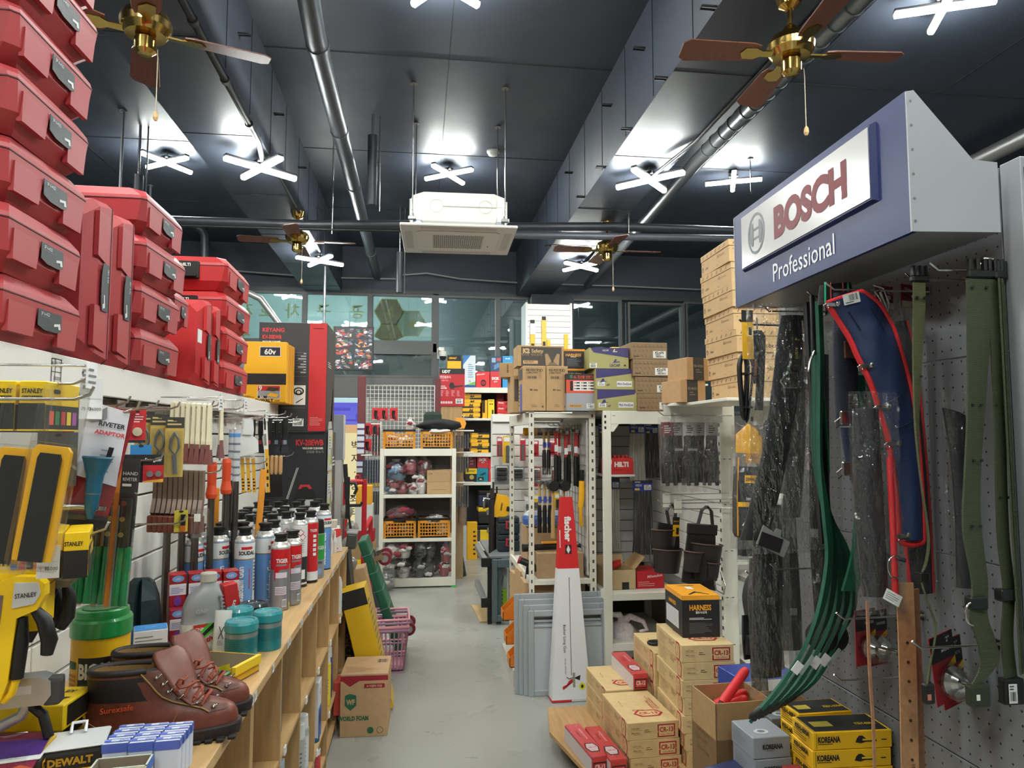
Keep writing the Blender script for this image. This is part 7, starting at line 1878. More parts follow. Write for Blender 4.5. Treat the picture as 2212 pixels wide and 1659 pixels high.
# ================================================================== BLUE SIGN DISPLAY WITH BELTS
PX=1.30
def peg_mat():
 m=bpy.data.materials.new('perforated_metal');m.use_nodes=True;nt=m.node_tree;b=nt.nodes['Principled BSDF']
 b.inputs['Roughness'].default_value=.42;b.inputs['Metallic'].default_value=.15
 tc=nt.nodes.new('ShaderNodeTexCoord');sx=nt.nodes.new('ShaderNodeSeparateXYZ');nt.links.new(tc.outputs['Object'],sx.inputs[0])
 def M(op,a,bb=None,cl=False):
  n=nt.nodes.new('ShaderNodeMath');n.operation=op;n.use_clamp=cl
  for i,q in enumerate((a,bb)):
   if q is None:continue
   if isinstance(q,(int,float)):n.inputs[i].default_value=q
   else:nt.links.new(q,n.inputs[i])
  return n.outputs[0]
 S=.031
 u=M('SUBTRACT',M('FRACT',M('DIVIDE',M('ADD',sx.outputs['Y'],10.0),S)),.5);v=M('SUBTRACT',M('FRACT',M('DIVIDE',M('ADD',sx.outputs['Z'],10.0),S)),.5)
 d=M('SQRT',M('ADD',M('MULTIPLY',u,u),M('MULTIPLY',v,v)))
 h=M('LESS_THAN',d,.085)
 mx=nt.nodes.new('ShaderNodeMix');mx.data_type='RGBA';nt.links.new(h,mx.inputs['Factor'])
 mx.inputs['A'].default_value=(lin(124),lin(126),lin(130),1);mx.inputs['B'].default_value=(lin(20),lin(20),lin(22),1)
 nt.links.new(mx.outputs['Result'],b.inputs['Base Color'])
 return m
PEG=peg_mat()
GRYM=mt((168,172,176),.45,.15)
g=thing('peg_gondola','grey perforated display stand with blue lettered header hung full of belts','display stand',(0,0,0))
for z0,z1 in((.30,.78),(.784,1.26),(1.264,1.74),(1.744,2.16)):
 one_box('peg_panel',g,(PX,1.41,z0),(PX+.02,2.36,z1),PEG,.001)
b=MB();b.box((PX,1.352,0),(PX+.06,1.408,2.165),GRYM,.002);F=Fr((PX,1.3519,0),(1,0,0),(0,0,1),.06,2.165)
for k in range(40):
 v=.02+.0245*k
 b.rect(F,.12,v,.26,v+.013,INK,.0006);b.rect(F,.30,v,.44,v+.013,INK,.0006);b.rect(F,.2,v+.004,.36,v+.009,INK,.0006)
b.build('upright',g)
one_box('upright',g,(PX,2.362,0),(PX+.06,2.41,2.165),GRYM,.002)
one_box('side_panel',g,(PX+.061,.9,0),(PX+.08,1.351,2.13),GRYM,.002)
one_box('base_shelf',g,(1.02,1.36,.02),(PX,2.40,.14),GRYM,.004)
# header
BLU=mt((22,38,98),.4)
hd=[(1.060,1.997),(1.060,2.312),(1.078,2.316),(1.215,2.165),(1.275,2.162),(1.275,2.003)]
b=MB();b.prism([(x,z)for x,z in hd],0,.004,mt((176,180,184),.4,.1),Fr((0,1.389,0),(1,0,0),(0,0,1),1,1))
F=Fr((0,1.3848,0),(1,0,0),(0,0,1),1,1)
for z in(2.29,2.235,2.18,2.125,2.07,2.02):b.lathe([(.003,0),(.003,.002)],GRYM,(0,0,0),6)if 0 else b.oval(F,1.069,z,.0035,.0035,mt((130,132,134),.4,.4),.0006,10)
b.build('header_end',g)
one_prism('header_end',g,[(x+.024,z)for x,z in hd],0,.004,GRYM,Fr((0,2.304,0),(1,0,0),(0,0,1),1,1))
b=MB();b.add([(1.062,1.39,1.999),(1.275,1.39,2.004),(1.299,2.30,2.004),(1.086,2.30,1.999)],[(0,1,2,3)],mt((140,144,148),.4,.2));b.add([(1.062,1.39,2.003),(1.275,1.39,2.008),(1.299,2.30,2.008),(1.086,2.30,2.003)],[(3,2,1,0)],GRYM)
b.build('header_base',g)
b=MB();b.add([(1.078,1.39,2.314),(1.215,1.39,2.164),(1.239,2.30,2.164),(1.102,2.30,2.314)],[(0,1,2,3)],GRYM);b.build('header_top',g)
SR=Vector((-.025,-.915,0)).normalized()
b=MB()
P0=Vector((1.085,2.302,1.996));L_=.9155
A=[P0,P0+SR*L_,P0+SR*L_+Vector((0,0,.318)),P0+Vector((0,0,.318))];n=SR.cross(Vector((0,0,1)))
b.add([tuple(p)for p in A]+[tuple(p-n*.012)for p in A],[(0,1,2,3),(7,6,5,4),(0,4,5,1),(1,5,6,2),(2,6,7,3),(3,7,4,0)],BLU)
SF=Fr(P0,SR,(0,0,1),L_,.318)
b.txt(SF,'Professional',.49,.185,.058,mt((232,234,236),.4),.004,maxw=.40,xs=.9)
b.build('header_face',g)
b=MB()
def quadbox(u0,v0,u1,v1,d0,d1,m,bev=0):
 c=[SF.at(L_*u,.318*v,d0)for u,v in((u0,v0),(u1,v0),(u1,v1),(u0,v1))];e=[SF.at(L_*u,.318*v,d1)for u,v in((u0+bev,v0+bev*2),(u1-bev,v0+bev*2),(u1-bev,v1-bev*2),(u0+bev,v1-bev*2))]
 b.add([tuple(p)for p in c+e],[(3,2,1,0),(4,5,6,7),(0,1,5,4),(1,2,6,5),(2,3,7,6),(3,0,4,7)],m)
quadbox(.085,.335,.882,.935,0,.012,BLU,.008);hp=b.build('plaque_rim',g)
b=MB();quadbox(.098,.365,.869,.905,.010,.0145,mt((216,216,214),.2,0,'glossy'))
PF=Fr(SF.at(L_*.098,.318*.365,.0146),SR,(0,0,1),L_*.771,.318*.54)
DR=mt((120,16,32));EM=mt((96,100,106),.4,.2)
b.txt(PF,'BOSCH',.60,.50,.090,DR,.055,maxw=.385,xs=1.0,off=.001)
b.oval(PF,.155,.52,.058,.066,EM,.001,40,.88)
cx,cy=.155*PF.w,.52*PF.h
def EP(pts):b.add([tuple(PF.at(cx+x,cy+y,.001))for x,y in pts],[tuple(range(len(pts)))],EM)
for s_ in(-1,1):
 arc_=[(s_*.046*math.cos(a),.050*math.sin(a))for a in[math.radians(-48+96*i/10)for i in range(11)]]
 pts=arc_+[(s_*.020,.037),(s_*.020,-.037)]
 EP(pts if s_>0 else list(reversed(pts)))
EP([(-.022,.012),(.022,.012),(.022,.018),(-.022,.018)]);EP([(-.022,-.018),(.022,-.018),(.022,-.012),(-.022,-.012)])
b.build('plaque',hp)
# ---- hooks on the pegboard
def phook(y,z,x,lab):
 t=thing('display_hook',lab,'hook',(0,0,0),0,'hooks on the perforated stand')
 one_tube('rod',t,[(PX,y,z),(x+.02,y,z-.002),(x,y,z+.014)],.003,CHROME,6)
 one_box('bracket',t,(PX-.004,y-.012,z-.012),(PX,y+.012,z+.012),CHROME,.001)
for a in((1.425,1.925,1.13,'steel hook carrying the wide olive belts'),(1.52,1.925,1.14,'steel hook carrying the narrow olive belt'),(1.65,1.925,1.02,'steel hook carrying the red trimmed blue belt'),(1.86,1.95,1.09,'black hook rail carrying the green straps'),(2.12,1.955,1.09,'steel hook carrying the bagged black belts'),(2.02,1.16,1.04,'empty steel hook in front of the green straps'),
(1.72,1.09,1.06,'steel hook carrying the three inch wheel pack'),(1.48,1.085,1.09,'steel hook carrying the two inch wheel pack'),(1.74,.93,1.06,'empty steel hook near the tan belts')):phook(*a)
# ---- straps
def LR(b,L,R,y,m,th=.006,bulge=.012,n=6):
 """padded strap between a left and a right edge (x, z); y may vary along it"""
 rings=[]
 for i,((lx,lz),(rx,rz))in enumerate(zip(L,R)):
  yy=y[i]if isinstance(y,(list,tuple))else y
  fr=[(lx+(rx-lx)*k/n,yy-bulge*math.sin(PI*k/n),lz+(rz-lz)*k/n)for k in range(n+1)]
  bk=[(lx+(rx-lx)*k/n,yy+th-bulge*.6*math.sin(PI*k/n),lz+(rz-lz)*k/n)for k in range(n,-1,-1)]
  rings.append(fr+bk)
 b.rings(rings,m,True)
def dense(P,k=5):
 """Catmull-Rom through 2-D or 3-D points"""
 P=[Vector(p)for p in P];out=[]
 for i in range(len(P)-1):
  p0,p1,p2,p3=P[max(i-1,0)],P[i],P[i+1],P[min(i+2,len(P)-1)]
  for j in range(k):
   t=j/k;out.append(.5*((2*p1)+(p2-p0)*t+(2*p0-5*p1+4*p2-p3)*t*t+(3*p1-p0-3*p2+p3)*t*t*t))
 out.append(P[-1]);return out
NAVY=mt((30,48,86),.5,0,'fabric');REDT=mt((212,40,46),.55);NWEB=mt((26,30,46),.7,0,'web');OLV=mt((66,73,48),.75,0,'web');OLV2=mt((84,88,56),.75,0,'web');BUCK=mt((24,26,24),.4);GST=mt((16,84,62),.6,0,'fabric');BWB=mt((26,25,27),.65,0,'web')
# the blue safety belt
t=thing('safety_belt','wide navy blue safety belt with red trim hanging in front of the others','belt',(0,0,0))
Lp=[(1.000,1.881),(1.028,1.838),(1.058,1.79),(1.075,1.75),(1.109,1.681),(1.130,1.61),(1.148,1.55),(1.160,1.46),(1.166,1.374),(1.167,1.301)]
Rp=[(1.094,1.913),(1.135,1.885),(1.162,1.845),(1.179,1.808),(1.200,1.735),(1.216,1.66),(1.226,1.58),(1.231,1.49),(1.234,1.39),(1.233,1.300)]
Ld,Rd=[tuple(p)for p in dense(Lp)],[tuple(p)for p in dense(Rp)]
Y0=1.615
b=MB();LR(b,Ld,Rd,Y0,NAVY,.010,.014)
SFm=mt((20,34,66),.6)
def sew(l,r,u,m=SFm):return(l[0]+(r[0]-l[0])*u,Y0-.0145*math.sin(PI*u)-.001,l[1]+(r[1]-l[1])*u)
for u0,u1,i0,i1 in((.25,.30,4,10),(.72,.76,5,14)):b.tube([sew(Ld[i],Rd[i],u0)for i in range(i0,i1)],.0015,SFm,4)
for i in(24,29):b.tube([sew(Ld[i],Rd[i],k/6)for k in range(1,6)],.0012,SFm,4)
b.tube([sew(Ld[24],Rd[24],.2),sew(Ld[29],Rd[29],.8)],.0012,SFm,4);b.tube([sew(Ld[29],Rd[29],.2),sew(Ld[24],Rd[24],.8)],.0012,SFm,4)
b.build('pad',t)
b=MB();path=[(x,Y0+.002,z)for x,z in Ld]+[(1.172,Y0+.002,1.292),(1.20,Y0,1.287),(1.228,Y0+.002,1.291)]+[(x,Y0+.002,z)for x,z in reversed(Rd)]+[(1.05,Y0+.004,1.899),(1.000,Y0+.002,1.881)]
b.tube(path,.0068,REDT,8);b.build('trim',t)
b=MB();F=Fr((1.032,Y0-.016,1.872),(1,0,.25),(-.18,.0,1),.045,.026);b.rect(F,0,0,1,1,mt((226,226,222)),.003);b.bars(F,.35,.3,.9,.9,9,INK,3,.0036);b.lines(F,.1,.1,.9,.25,1,INK,.5,off=.0036);b.build('price_label',t)
for i in(1,17,24,31,44):
 x,z=Ld[i]
 b=MB();c=Vector((x+.006,Y0-.010,z))
 b.lathe([(.006,-.002),(.007,.002),(.003,.004)],CHROME,n=12);bb=b.build('snap',t,tuple(c+Vector((.010,-.002,.002))),(PI/2,0,0))
 b=MB();b.box((x-.014,Y0-.012,z-.005),(x+.012,Y0-.009,z+.005),CHROME,.001);b.tube([(x-.012,Y0-.011,z+.004),(x-.022,Y0-.012,z-.002),(x-.018,Y0-.012,z-.014),(x-.008,Y0-.011,z-.010),(x-.012,Y0-.011,z+.002)],.0016,CHROME,5);b.build('d_ring',t)
# navy webbing belt with leather patch behind it
t=thing('webbing_belt','dark navy webbing belt with brown leather patch behind the red trimmed belt','belt',(0,0,0))
b=MB();LR(b,[tuple(p)for p in dense([(1.085,1.93),(1.082,1.86),(1.079,1.75),(1.080,1.664),(1.083,1.58)])],[tuple(p)for p in dense([(1.150,1.935),(1.148,1.86),(1.146,1.75),(1.142,1.664),(1.138,1.58)])],1.72,NWEB,.008,.008);b.build('webbing',t)
b=MB();LR(b,[tuple(p)for p in dense([(1.085,1.575),(1.092,1.52),(1.098,1.48),(1.115,1.42),(1.120,1.36)])],[tuple(p)for p in dense([(1.130,1.575),(1.135,1.53),(1.140,1.48),(1.152,1.42),(1.155,1.36)])],1.71,mt((38,46,72),.7,0,'web'),.006,.006);b.build('adjuster',t)
one_box('leather_patch',t,(1.098,1.703,1.755),(1.130,1.709,1.80),mt((78,46,34),.5,0,'leather'),.002)
for z in(1.60,1.47):
 b=MB();b.box((1.076,1.695,z-.018),(1.102,1.705,z+.018),CHROME,.003);b.tube([(1.076,1.70,z),(1.062,1.70,z-.01),(1.066,1.70,z-.026),(1.080,1.70,z-.014)],.0022,CHROME,5);b.build('buckle',t)
one_tube('cord',t,[tuple(p)for p in dense([(1.120,1.70,1.40),(1.112,1.69,1.36),(1.125,1.68,1.30),(1.16,1.66,1.26),(1.20,1.64,1.245)])],.005,mt((40,46,70),.7),6)
b=MB();LR(b,[(1.06,1.955),(1.055,1.93),(1.052,1.90)],[(1.145,1.965),(1.150,1.945),(1.150,1.92)],1.74,BWB,.006,.004)
for x in(1.07,1.135):b.tube([(x,1.735,1.962),(x-.004,1.732,1.905)],.003,mt((26,150,110)),5)
for x in(1.085,1.12):b.tube([(x,1.735,1.962),(x-.003,1.732,1.907)],.0015,mt((190,70,50)),5)
b.build('folded_top',t)
# bagged belts with red trim behind
def bagged(lab,L,R,y,m,trim,x0,x1,z0,z1,by,seed,grp=None,film=None,name='bagged_belt'):
 t=thing(name,lab,'belt',(0,0,0),0,grp)
 b=MB();LR(b,[tuple(p)for p in dense(L)],[tuple(p)for p in dense(R)],y,m,.008,.010);b.build('webbing',t)
 if trim:
  b=MB();b.tube([(x,(y if not isinstance(y,list)else y[0])+.002,z)for x,z in[tuple(p)for p in dense(L)]],.005,trim,6);b.tube([(x,(y if not isinstance(y,list)else y[0])+.002,z)for x,z in[tuple(p)for p in dense(R)]],.005,trim,6);b.build('trim',t)
 w=x1-x0;s_=bag_sheet(t,w,z1-z0,0,.022,film or FILM,seed,'clear_bag');s_.location=((x0+x1)/2,by,z1)
 return t
bagged('bagged dark belt with red trim, right behind the blue belt',[(1.205,1.845),(1.20,1.75),(1.205,1.55),(1.215,1.35),(1.225,1.16)],[(1.245,1.85),(1.265,1.75),(1.280,1.55),(1.287,1.35),(1.287,1.16)],1.66,mt((30,30,34),.6,0,'fabric'),REDT,1.17,1.295,1.10,1.90,1.655,41)
bagged('bagged dark belt with red trim hanging below the blue belt',[(1.05,1.62),(1.045,1.45),(1.05,1.30),(1.06,1.17)],[(1.115,1.62),(1.118,1.45),(1.120,1.30),(1.122,1.17)],1.60,mt((28,28,32),.6,0,'fabric'),None,1.025,1.155,1.13,1.66,1.585,42)
t=thing('bag_ring_strap','red edged strap with steel ring inside the clear bag under the blue belt','strap',(0,0,0))
one_tube('edge',t,[(1.128,1.585,1.50),(1.126,1.58,1.34),(1.124,1.578,1.16)],.0075,REDT,8)
one_tube('d_ring',t,[(1.118+.020*math.cos(a),1.565,1.245+.026*math.sin(a))for a in[math.radians(60+24*i)for i in range(11)]],.0022,CHROME,6)
b=MB();F=Fr((1.078,1.560,1.175),(1,0,-.55),(.5,0,1),.045,.026);b.rect(F,0,0,1,1,mt((224,224,218)));b.lines(F,.1,.15,.9,.85,4,mt((130,130,130)),.35);b.build('paper_tag',t)
bagged('bagged black belt farther right behind the narrow olive belt',[(1.235,1.62),(1.25,1.50),(1.255,1.35),(1.25,1.20)],[(1.292,1.60),(1.294,1.45),(1.294,1.30),(1.292,1.20)],1.53,mt((26,28,32),.6,0,'fabric'),None,1.22,1.296,1.14,1.66,1.52,43)
for i,(x,lab)in enumerate(((1.205,'maroon header card above the bagged belts, nearer the blue sign'),(1.262,'maroon header card above the bagged belts, nearer the pegboard'))):
 t=thing('header_card',lab,'card',(x,1.69-.02*i,1.885),(0,0,.35),'maroon header cards')
 b=MB();b.box((-.035,-.002,0),(.035,0,.06),mt((130,26,38),.45));F=Fr((-.035,-.0021,0),(1,0,0),(0,0,1),.07,.06);b.txt(F,'TOOL BELT',.55,.75,.008,WHITE,.02,rot=-6);b.rect(F,0,0,1,.28,mt((206,190,160)));b.poly(F,[(.1,.6),(.9,.35),(.88,.30),(.1,.52)],INK,.001);b.oval(F,.7,.5,.010,.006,WHITE,.0012);b.build('card',t)
t=thing('carabiner','silver carabiner tangle hanging over the maroon header cards','carabiner',(1.155,1.66,1.90))
one_tube('body',t,[(0,0,.04),(.02,-.01,.03),(.035,-.01,-.01),(.03,-.01,-.05),(.018,-.01,-.06),(.008,-.01,-.04),(.012,-.01,-.0),(.0,0,.03)],.003,CHROME,6)
one_tube('gate',t,[(0.01,-.012,.02),(.03,-.012,-.03)],.004,CHROME,6)
t=thing('steel_ring','chrome ring on the hook beside the wide olive belts','ring',(1.262,1.42,1.93));one_tube('ring',t,[(.020*math.cos(a),-.008,.022*math.sin(a))for a in[2*PI*i/6 for i in range(7)]],.005,CHROME,8)
# ---- olive webbing belts
def strapt(name,lab,pts,wv,m,th=.004,grp=None,parts=()):
 t=thing(name,lab,'belt',(0,0,0),0,grp)
 P=dense(pts)
 W=[Vector(wv)]*len(P)if not isinstance(wv[0],(tuple,list))else[Vector(w)for w in dense(wv)]
 b=MB();b.strip([tuple(p)for p in P],[tuple(w)for w in W],th,m);b.build('webbing',t)
 return t
def buckle(t,x,y,z,w=.022,h=.030,m=BUCK):
 b=MB();b.box((x-w,y-.008,z-h*.3),(x+w,y+.008,z+h*.2),m,.003)
 for s_ in(-1,0,1):b.box((x+s_*w*.7-.004,y-.006,z+h*.15),(x+s_*w*.7+.004,y+.006,z+h),m,.002)
 b.build('buckle',t)
def eyelets(t,pts,m=INK):
 for x,y,z in pts:one_tube('eyelet',t,[(x,y-.0005,z),(x,y-.0035,z)],.0034,m,8)
t=strapt('webbing_belt','narrow olive webbing belt with black buckle hanging down to the wheel pack',[(1.160,1.50,1.915),(1.158,1.50,1.86),(1.148,1.50,1.74),(1.139,1.50,1.597),(1.140,1.50,1.50),(1.144,1.50,1.438),(1.156,1.50,1.323),(1.148,1.50,1.27),(1.134,1.50,1.23),(1.150,1.50,1.17),(1.164,1.50,1.126),(1.158,1.50,1.08),(1.148,1.50,1.045),(1.136,1.50,.985)],
[(.030,0,0),(.030,0,0),(.026,.004,0),(.018,.010,0),(.012,.012,0),(.010,.014,0),(.008,.014,0),(.008,.014,0),(.010,.012,0),(.008,.014,0),(.008,.014,0),(.012,.012,0),(.012,.012,0),(.014,.01,0)],OLV2)
buckle(t,1.162,1.50,1.922);b=MB();b.box((1.126,1.492,.955),(1.152,1.508,1.0),BUCK,.004);b.box((1.131,1.4915,.965),(1.140,1.4925,.978),mt((200,120,100)));b.build('buckle_end',t);eyelets(t,[(1.150,1.497,1.875),(1.170,1.497,1.875),(1.148,1.493,1.69)]);one_box('slider',t,(1.125,1.49,1.225),(1.148,1.512,1.245),BUCK,.002)
t=strapt('webbing_belt','wide olive webbing belt, foremost on its hook',[(1.225,1.40,1.90),(1.222,1.40,1.80),(1.204,1.40,1.60),(1.187,1.40,1.45),(1.182,1.40,1.35),(1.194,1.40,1.24),(1.187,1.40,1.17),(1.202,1.40,1.12),(1.207,1.40,1.07),(1.177,1.40,1.03)],[(.056,0,0),(.056,0,0),(.050,.01,0),(.048,.012,0),(.052,.01,0),(.048,.014,0),(.050,.01,0),(.050,.01,0),(.044,0,.01),(.04,0,.02)],OLV)
buckle(t,1.225,1.40,1.912,.026,.034);eyelets(t,[(1.208,1.396,1.88),(1.242,1.396,1.88),(1.194,1.396,1.62),(1.214,1.396,1.62),(1.190,1.396,1.50),(1.208,1.396,1.50),(1.178,1.394,1.36),(1.196,1.394,1.36)]);b=MB();b.box((1.154,1.388,.985),(1.198,1.41,1.03),mt((44,50,36),.4),.005);b.box((1.164,1.3875,1.0),(1.172,1.3885,1.012),WHITE);b.build('buckle_end',t);one_box('slider',t,(1.162,1.388,1.185),(1.204,1.41,1.212),BUCK,.003);one_tube('d_ring',t,[(1.167+.016*math.cos(a),1.392,1.177+.024*math.sin(a))for a in[math.radians(90+18*i)for i in range(11)]],.0025,CHROME,6)
t=strapt('webbing_belt','wide olive webbing belt, second behind the foremost',[(1.268,1.40,1.90),(1.268,1.40,1.80),(1.262,1.40,1.60),(1.255,1.40,1.35),(1.262,1.40,1.22),(1.252,1.40,1.12),(1.258,1.40,1.02)],[(.040,0,0),(.040,0,0),(.036,.01,0),(.036,.01,0),(.034,.01,0),(.036,.01,0),(.036,.01,0)],OLV)
buckle(t,1.270,1.40,1.912,.022,.034);b=MB();b.box((1.232,1.39,.985),(1.280,1.41,1.04),BUCK,.005);F=Fr((1.240,1.3895,.99),(1,0,0),(0,0,1),.02,.04);b.sticker(F,0,0,1,1,4);b.build('buckle_end',t);one_box('slider',t,(1.235,1.388,1.20),(1.275,1.412,1.225),BUCK,.003);eyelets(t,[(1.250,1.396,1.62),(1.270,1.396,1.62),(1.250,1.396,1.42),(1.268,1.396,1.42)])
for k in range(2):
 t=strapt('webbing_belt',['third','fourth'][k]+' olive webbing belt, squeezed against the pegboard',[(1.274+.012*k,1.395+.005*k,1.90),(1.274+.012*k,1.395+.005*k,1.70),(1.274+.012*k,1.395+.005*k,1.40),(1.276+.01*k,1.395+.005*k,1.20),(1.276+.01*k,1.395+.005*k,1.05)],(.024,.024,0),OLV)
 buckle(t,1.274+.012*k,1.397+.005*k,1.91,.012,.032)
# ---- green straps sweeping down to the boxes
for k in range(5):
 dx,dy,e=.012*k,.018*k,.012*k
 pts=[(1.112+dx*.5,1.84+dy,1.93),(1.112+dx*.4,1.84+dy,1.75),(1.100+dx*.6,1.84+dy,1.50),(1.108+dx,1.83+dy,1.33),(1.112+dx*2,1.83+dy,1.22),(1.080+dx*3,1.83+dy,1.08),(1.030+dx*3,1.84+dy,.97),(.965+dx*3.2,1.85+dy,.875),(.895+dx*2.6,1.86+dy,.80+.002*k)]
 t=strapt('sling_strap','green padded strap sweeping down onto the grey boxes, %s from the front'%ORD[k],pts,[(.020,.012,0)]*2+[(.016,.014,0)]+[(.024,.012,.006)]*3+[(.020,.012,.020)]*3,GST if k%2==0 else mt((12,66,52),.6,0,'fabric'),.010,'green padded straps')
 q=dense(pts);c=q[-9]
 b=MB();b.box((-.012,-.002,-.016),(.012,0,.016),PRICE,.001)if k in(0,2,3)else b.box((-.006,-.002,-.03),(.006,0,.03),mt((170,190,180)),.001)
 b.build('sewn_label',t,(c[0]+.004,c[1]-.016,c[2]+.006),(0,.7,0))
 b=MB();e_=q[-1];b.tube([tuple(q[-3]),tuple(e_),tuple(e_+(e_-q[-2])*.6)],[.010,.012,.006],BUCK,8);b.build('strap_end',t)
t=strapt('sling_strap','broad green strap hanging straight beside the sweeping ones',[(1.190,1.80,1.72),(1.196,1.80,1.55),(1.200,1.80,1.40),(1.185,1.80,1.25),(1.150,1.80,1.14)],(.045,0,0),GST,.010)
one_box('sewn_label',t,(1.185,1.793,1.33),(1.215,1.795,1.35),mt((130,150,140)))
t=thing('hook_rail','black upright strap rail at the top of the green straps','rail',(0,0,0));one_box('rail',t,(1.09,1.84,1.78),(1.102,1.85,1.95),BLACK,.002);one_tube('clip',t,[(1.095,1.84,1.79),(1.075,1.83,1.76),(1.07,1.83,1.73)],.004,CHROME,6)
for k in range(3):
 t=strapt('webbing_belt','black webbing belt with green edge between the bags and the blue belt, %s'%ORD[k],[(1.125+.014*k,1.90+.03*k,1.94),(1.13+.016*k,1.90+.03*k,1.70),(1.14+.015*k,1.90+.03*k,1.45),(1.15+.015*k,1.90+.03*k,1.25)],(.040,.01,0),BWB,.006,'black webbing belts with green edge')
 one_tube('edge_stripe',t,[(1.148+.016*k,1.897+.03*k,1.94),(1.153+.016*k,1.897+.03*k,1.70),(1.163+.015*k,1.897+.03*k,1.45)],.002,mt((26,140,100)),5)
 one_box('buckle',t,(1.12+.016*k,1.885+.03*k,1.66),(1.15+.016*k,1.892+.03*k,1.69),CHROME,.003)
# ---- black belts in clear bags, left end of the stand
BX=[((1.150,1.93),(1.125,1.80),(1.100,1.65),(1.075,1.50),(1.045,1.36),(1.010,1.26)),((1.205,1.93),(1.195,1.75),(1.175,1.58),(1.155,1.42),(1.135,1.30))]
def bb(lab,C_,w,y,z0,z1,x0,x1,seed,patch=False,film=None):
 L=[(x-w/2,z)for x,z in C_];R=[(x+w/2,z)for x,z in C_]
 t=bagged(lab,L,R,y,mt((15,15,16),.6,0,'fabric'),None,x0,x1,z0,z1,y-.012,seed,None,film or FILM2)
 if patch:
  b=MB();b.box((C_[1][0]-.005,y-.016,C_[1][1]-.10),(C_[1][0]+.018,y-.013,C_[1][1]-.0),mt((34,32,30),.6));F=Fr((C_[1][0]-.005,y-.0161,C_[1][1]-.10),(1,0,0),(0,0,1),.023,.10);b.txt(F,'SAFETY',.5,.5,.008,mt((190,160,60)),.02,rot=90,maxw=.06);b.poly(F,[(.3,.9),(.7,.9),(.5,.98)],mt((190,160,60)));b.build('woven_label',t)
  b=MB();b.box((C_[2][0]-.02,y-.018,C_[2][1]-.02),(C_[2][0]+.03,y-.010,C_[2][1]+.03),CHROME,.004);b.tube([(C_[2][0]-.015,y-.02,C_[2][1]+.02),(C_[2][0]-.03,y-.02,C_[2][1]+.0),(C_[2][0]-.015,y-.02,C_[2][1]-.02)],.003,CHROME,6);b.build('buckle',t)
 else:
  one_box('buckle',t,(C_[2][0]-.01,y-.018,C_[2][1]-.01),(C_[2][0]+.015,y-.012,C_[2][1]+.012),CHROME,.003)
 return t
bb('bagged black belt with yellow woven label, foremost of the left bags',[(1.165,1.93),(1.150,1.86),(1.130,1.72),(1.105,1.58),(1.075,1.45),(1.040,1.33),(1.010,1.24)],.085,2.06,1.20,1.96,1.00,1.22,51,True)
bb('bagged black belt behind the one with the yellow label',[(1.215,1.93),(1.205,1.75),(1.19,1.58),(1.175,1.42),(1.16,1.30)],.06,2.11,1.24,1.95,1.12,1.26,52)
bb('bagged black belt closest to the green straps',[(1.20,1.80),(1.195,1.62),(1.19,1.45),(1.185,1.28)],.06,1.99,1.22,1.90,1.14,1.25,53)
bb('long bagged black belt hanging low beside the harness',[(1.075,1.34),(1.075,1.20),(1.07,1.05),(1.065,.92),(1.06,.82)],.095,2.10,.77,1.36,1.00,1.14,54)
bb('long bagged black belt hanging low next to the green straps',[(1.165,1.30),(1.17,1.15),(1.175,1.0),(1.175,.88)],.075,2.16,.84,1.34,1.11,1.23,55)
bb('bagged black belt tucked low behind the green straps',[(1.20,1.25),(1.205,1.12),(1.21,1.02)],.06,2.02,.98,1.28,1.15,1.26,56)
t=thing('swivel_card','grey notched plastic hanger card between the left belt bags','card',(1.055,2.035,1.235),(0,.35,.1));b=MB();b.prism([(-.05,-.02),(.05,-.03),(.055,.02),(.02,.025),(.018,.045),(.0,.045),(-.004,.03),(-.045,.04)],0,.003,mt((150,150,150),.4),Fr((0,0,0),(1,0,0),(0,0,1),1,1));b.box((-.045,-.006,-.022),(.03,-.003,.02),mt((40,34,36),.6));b.build('card',t)
# ---- tan leather belts
TAN=mt((178,132,92),.5,0,'leather')
t=strapt('leather_belt','broad tan leather belt with punched holes hanging at the lower right',[(1.165,1.60,1.20),(1.164,1.60,1.0),(1.160,1.60,.80),(1.158,1.60,.60)],(.044,0,0),TAN,.004)
eyelets(t,[(1.164,1.599,1.06-.045*k)for k in range(8)],mt((60,40,28),.6));F=Fr((1.142,1.5975,.60),(1,0,0),(0,0,1),.04,.24);b=MB();b.txt(F,'Kong Lok KL-301',.6,.55,.010,mt((96,60,40),.6),.01,rot=90,maxw=.11);b.build('stamped_mark',t)
strapt('leather_belt','tan leather belt partly hidden behind the broad one',[(1.205,1.62,1.18),(1.203,1.62,.95),(1.198,1.62,.60)],(.030,.01,0),mt((150,106,74),.5,0,'leather'),.004)
strapt('leather_strap','thin tan strap hanging in front of the three inch wheel pack',[(1.066,1.60,1.16),(1.066,1.60,1.0),(1.070,1.60,.85),(1.066,1.60,.62)],(.008,.002,0),mt((168,122,92),.5,0,'leather'),.003)
strapt('webbing_belt','green webbing edge behind the broad tan belt',[(1.182,1.64,1.16),(1.184,1.64,.9),(1.186,1.64,.62)],(.012,.006,0),GST,.004)
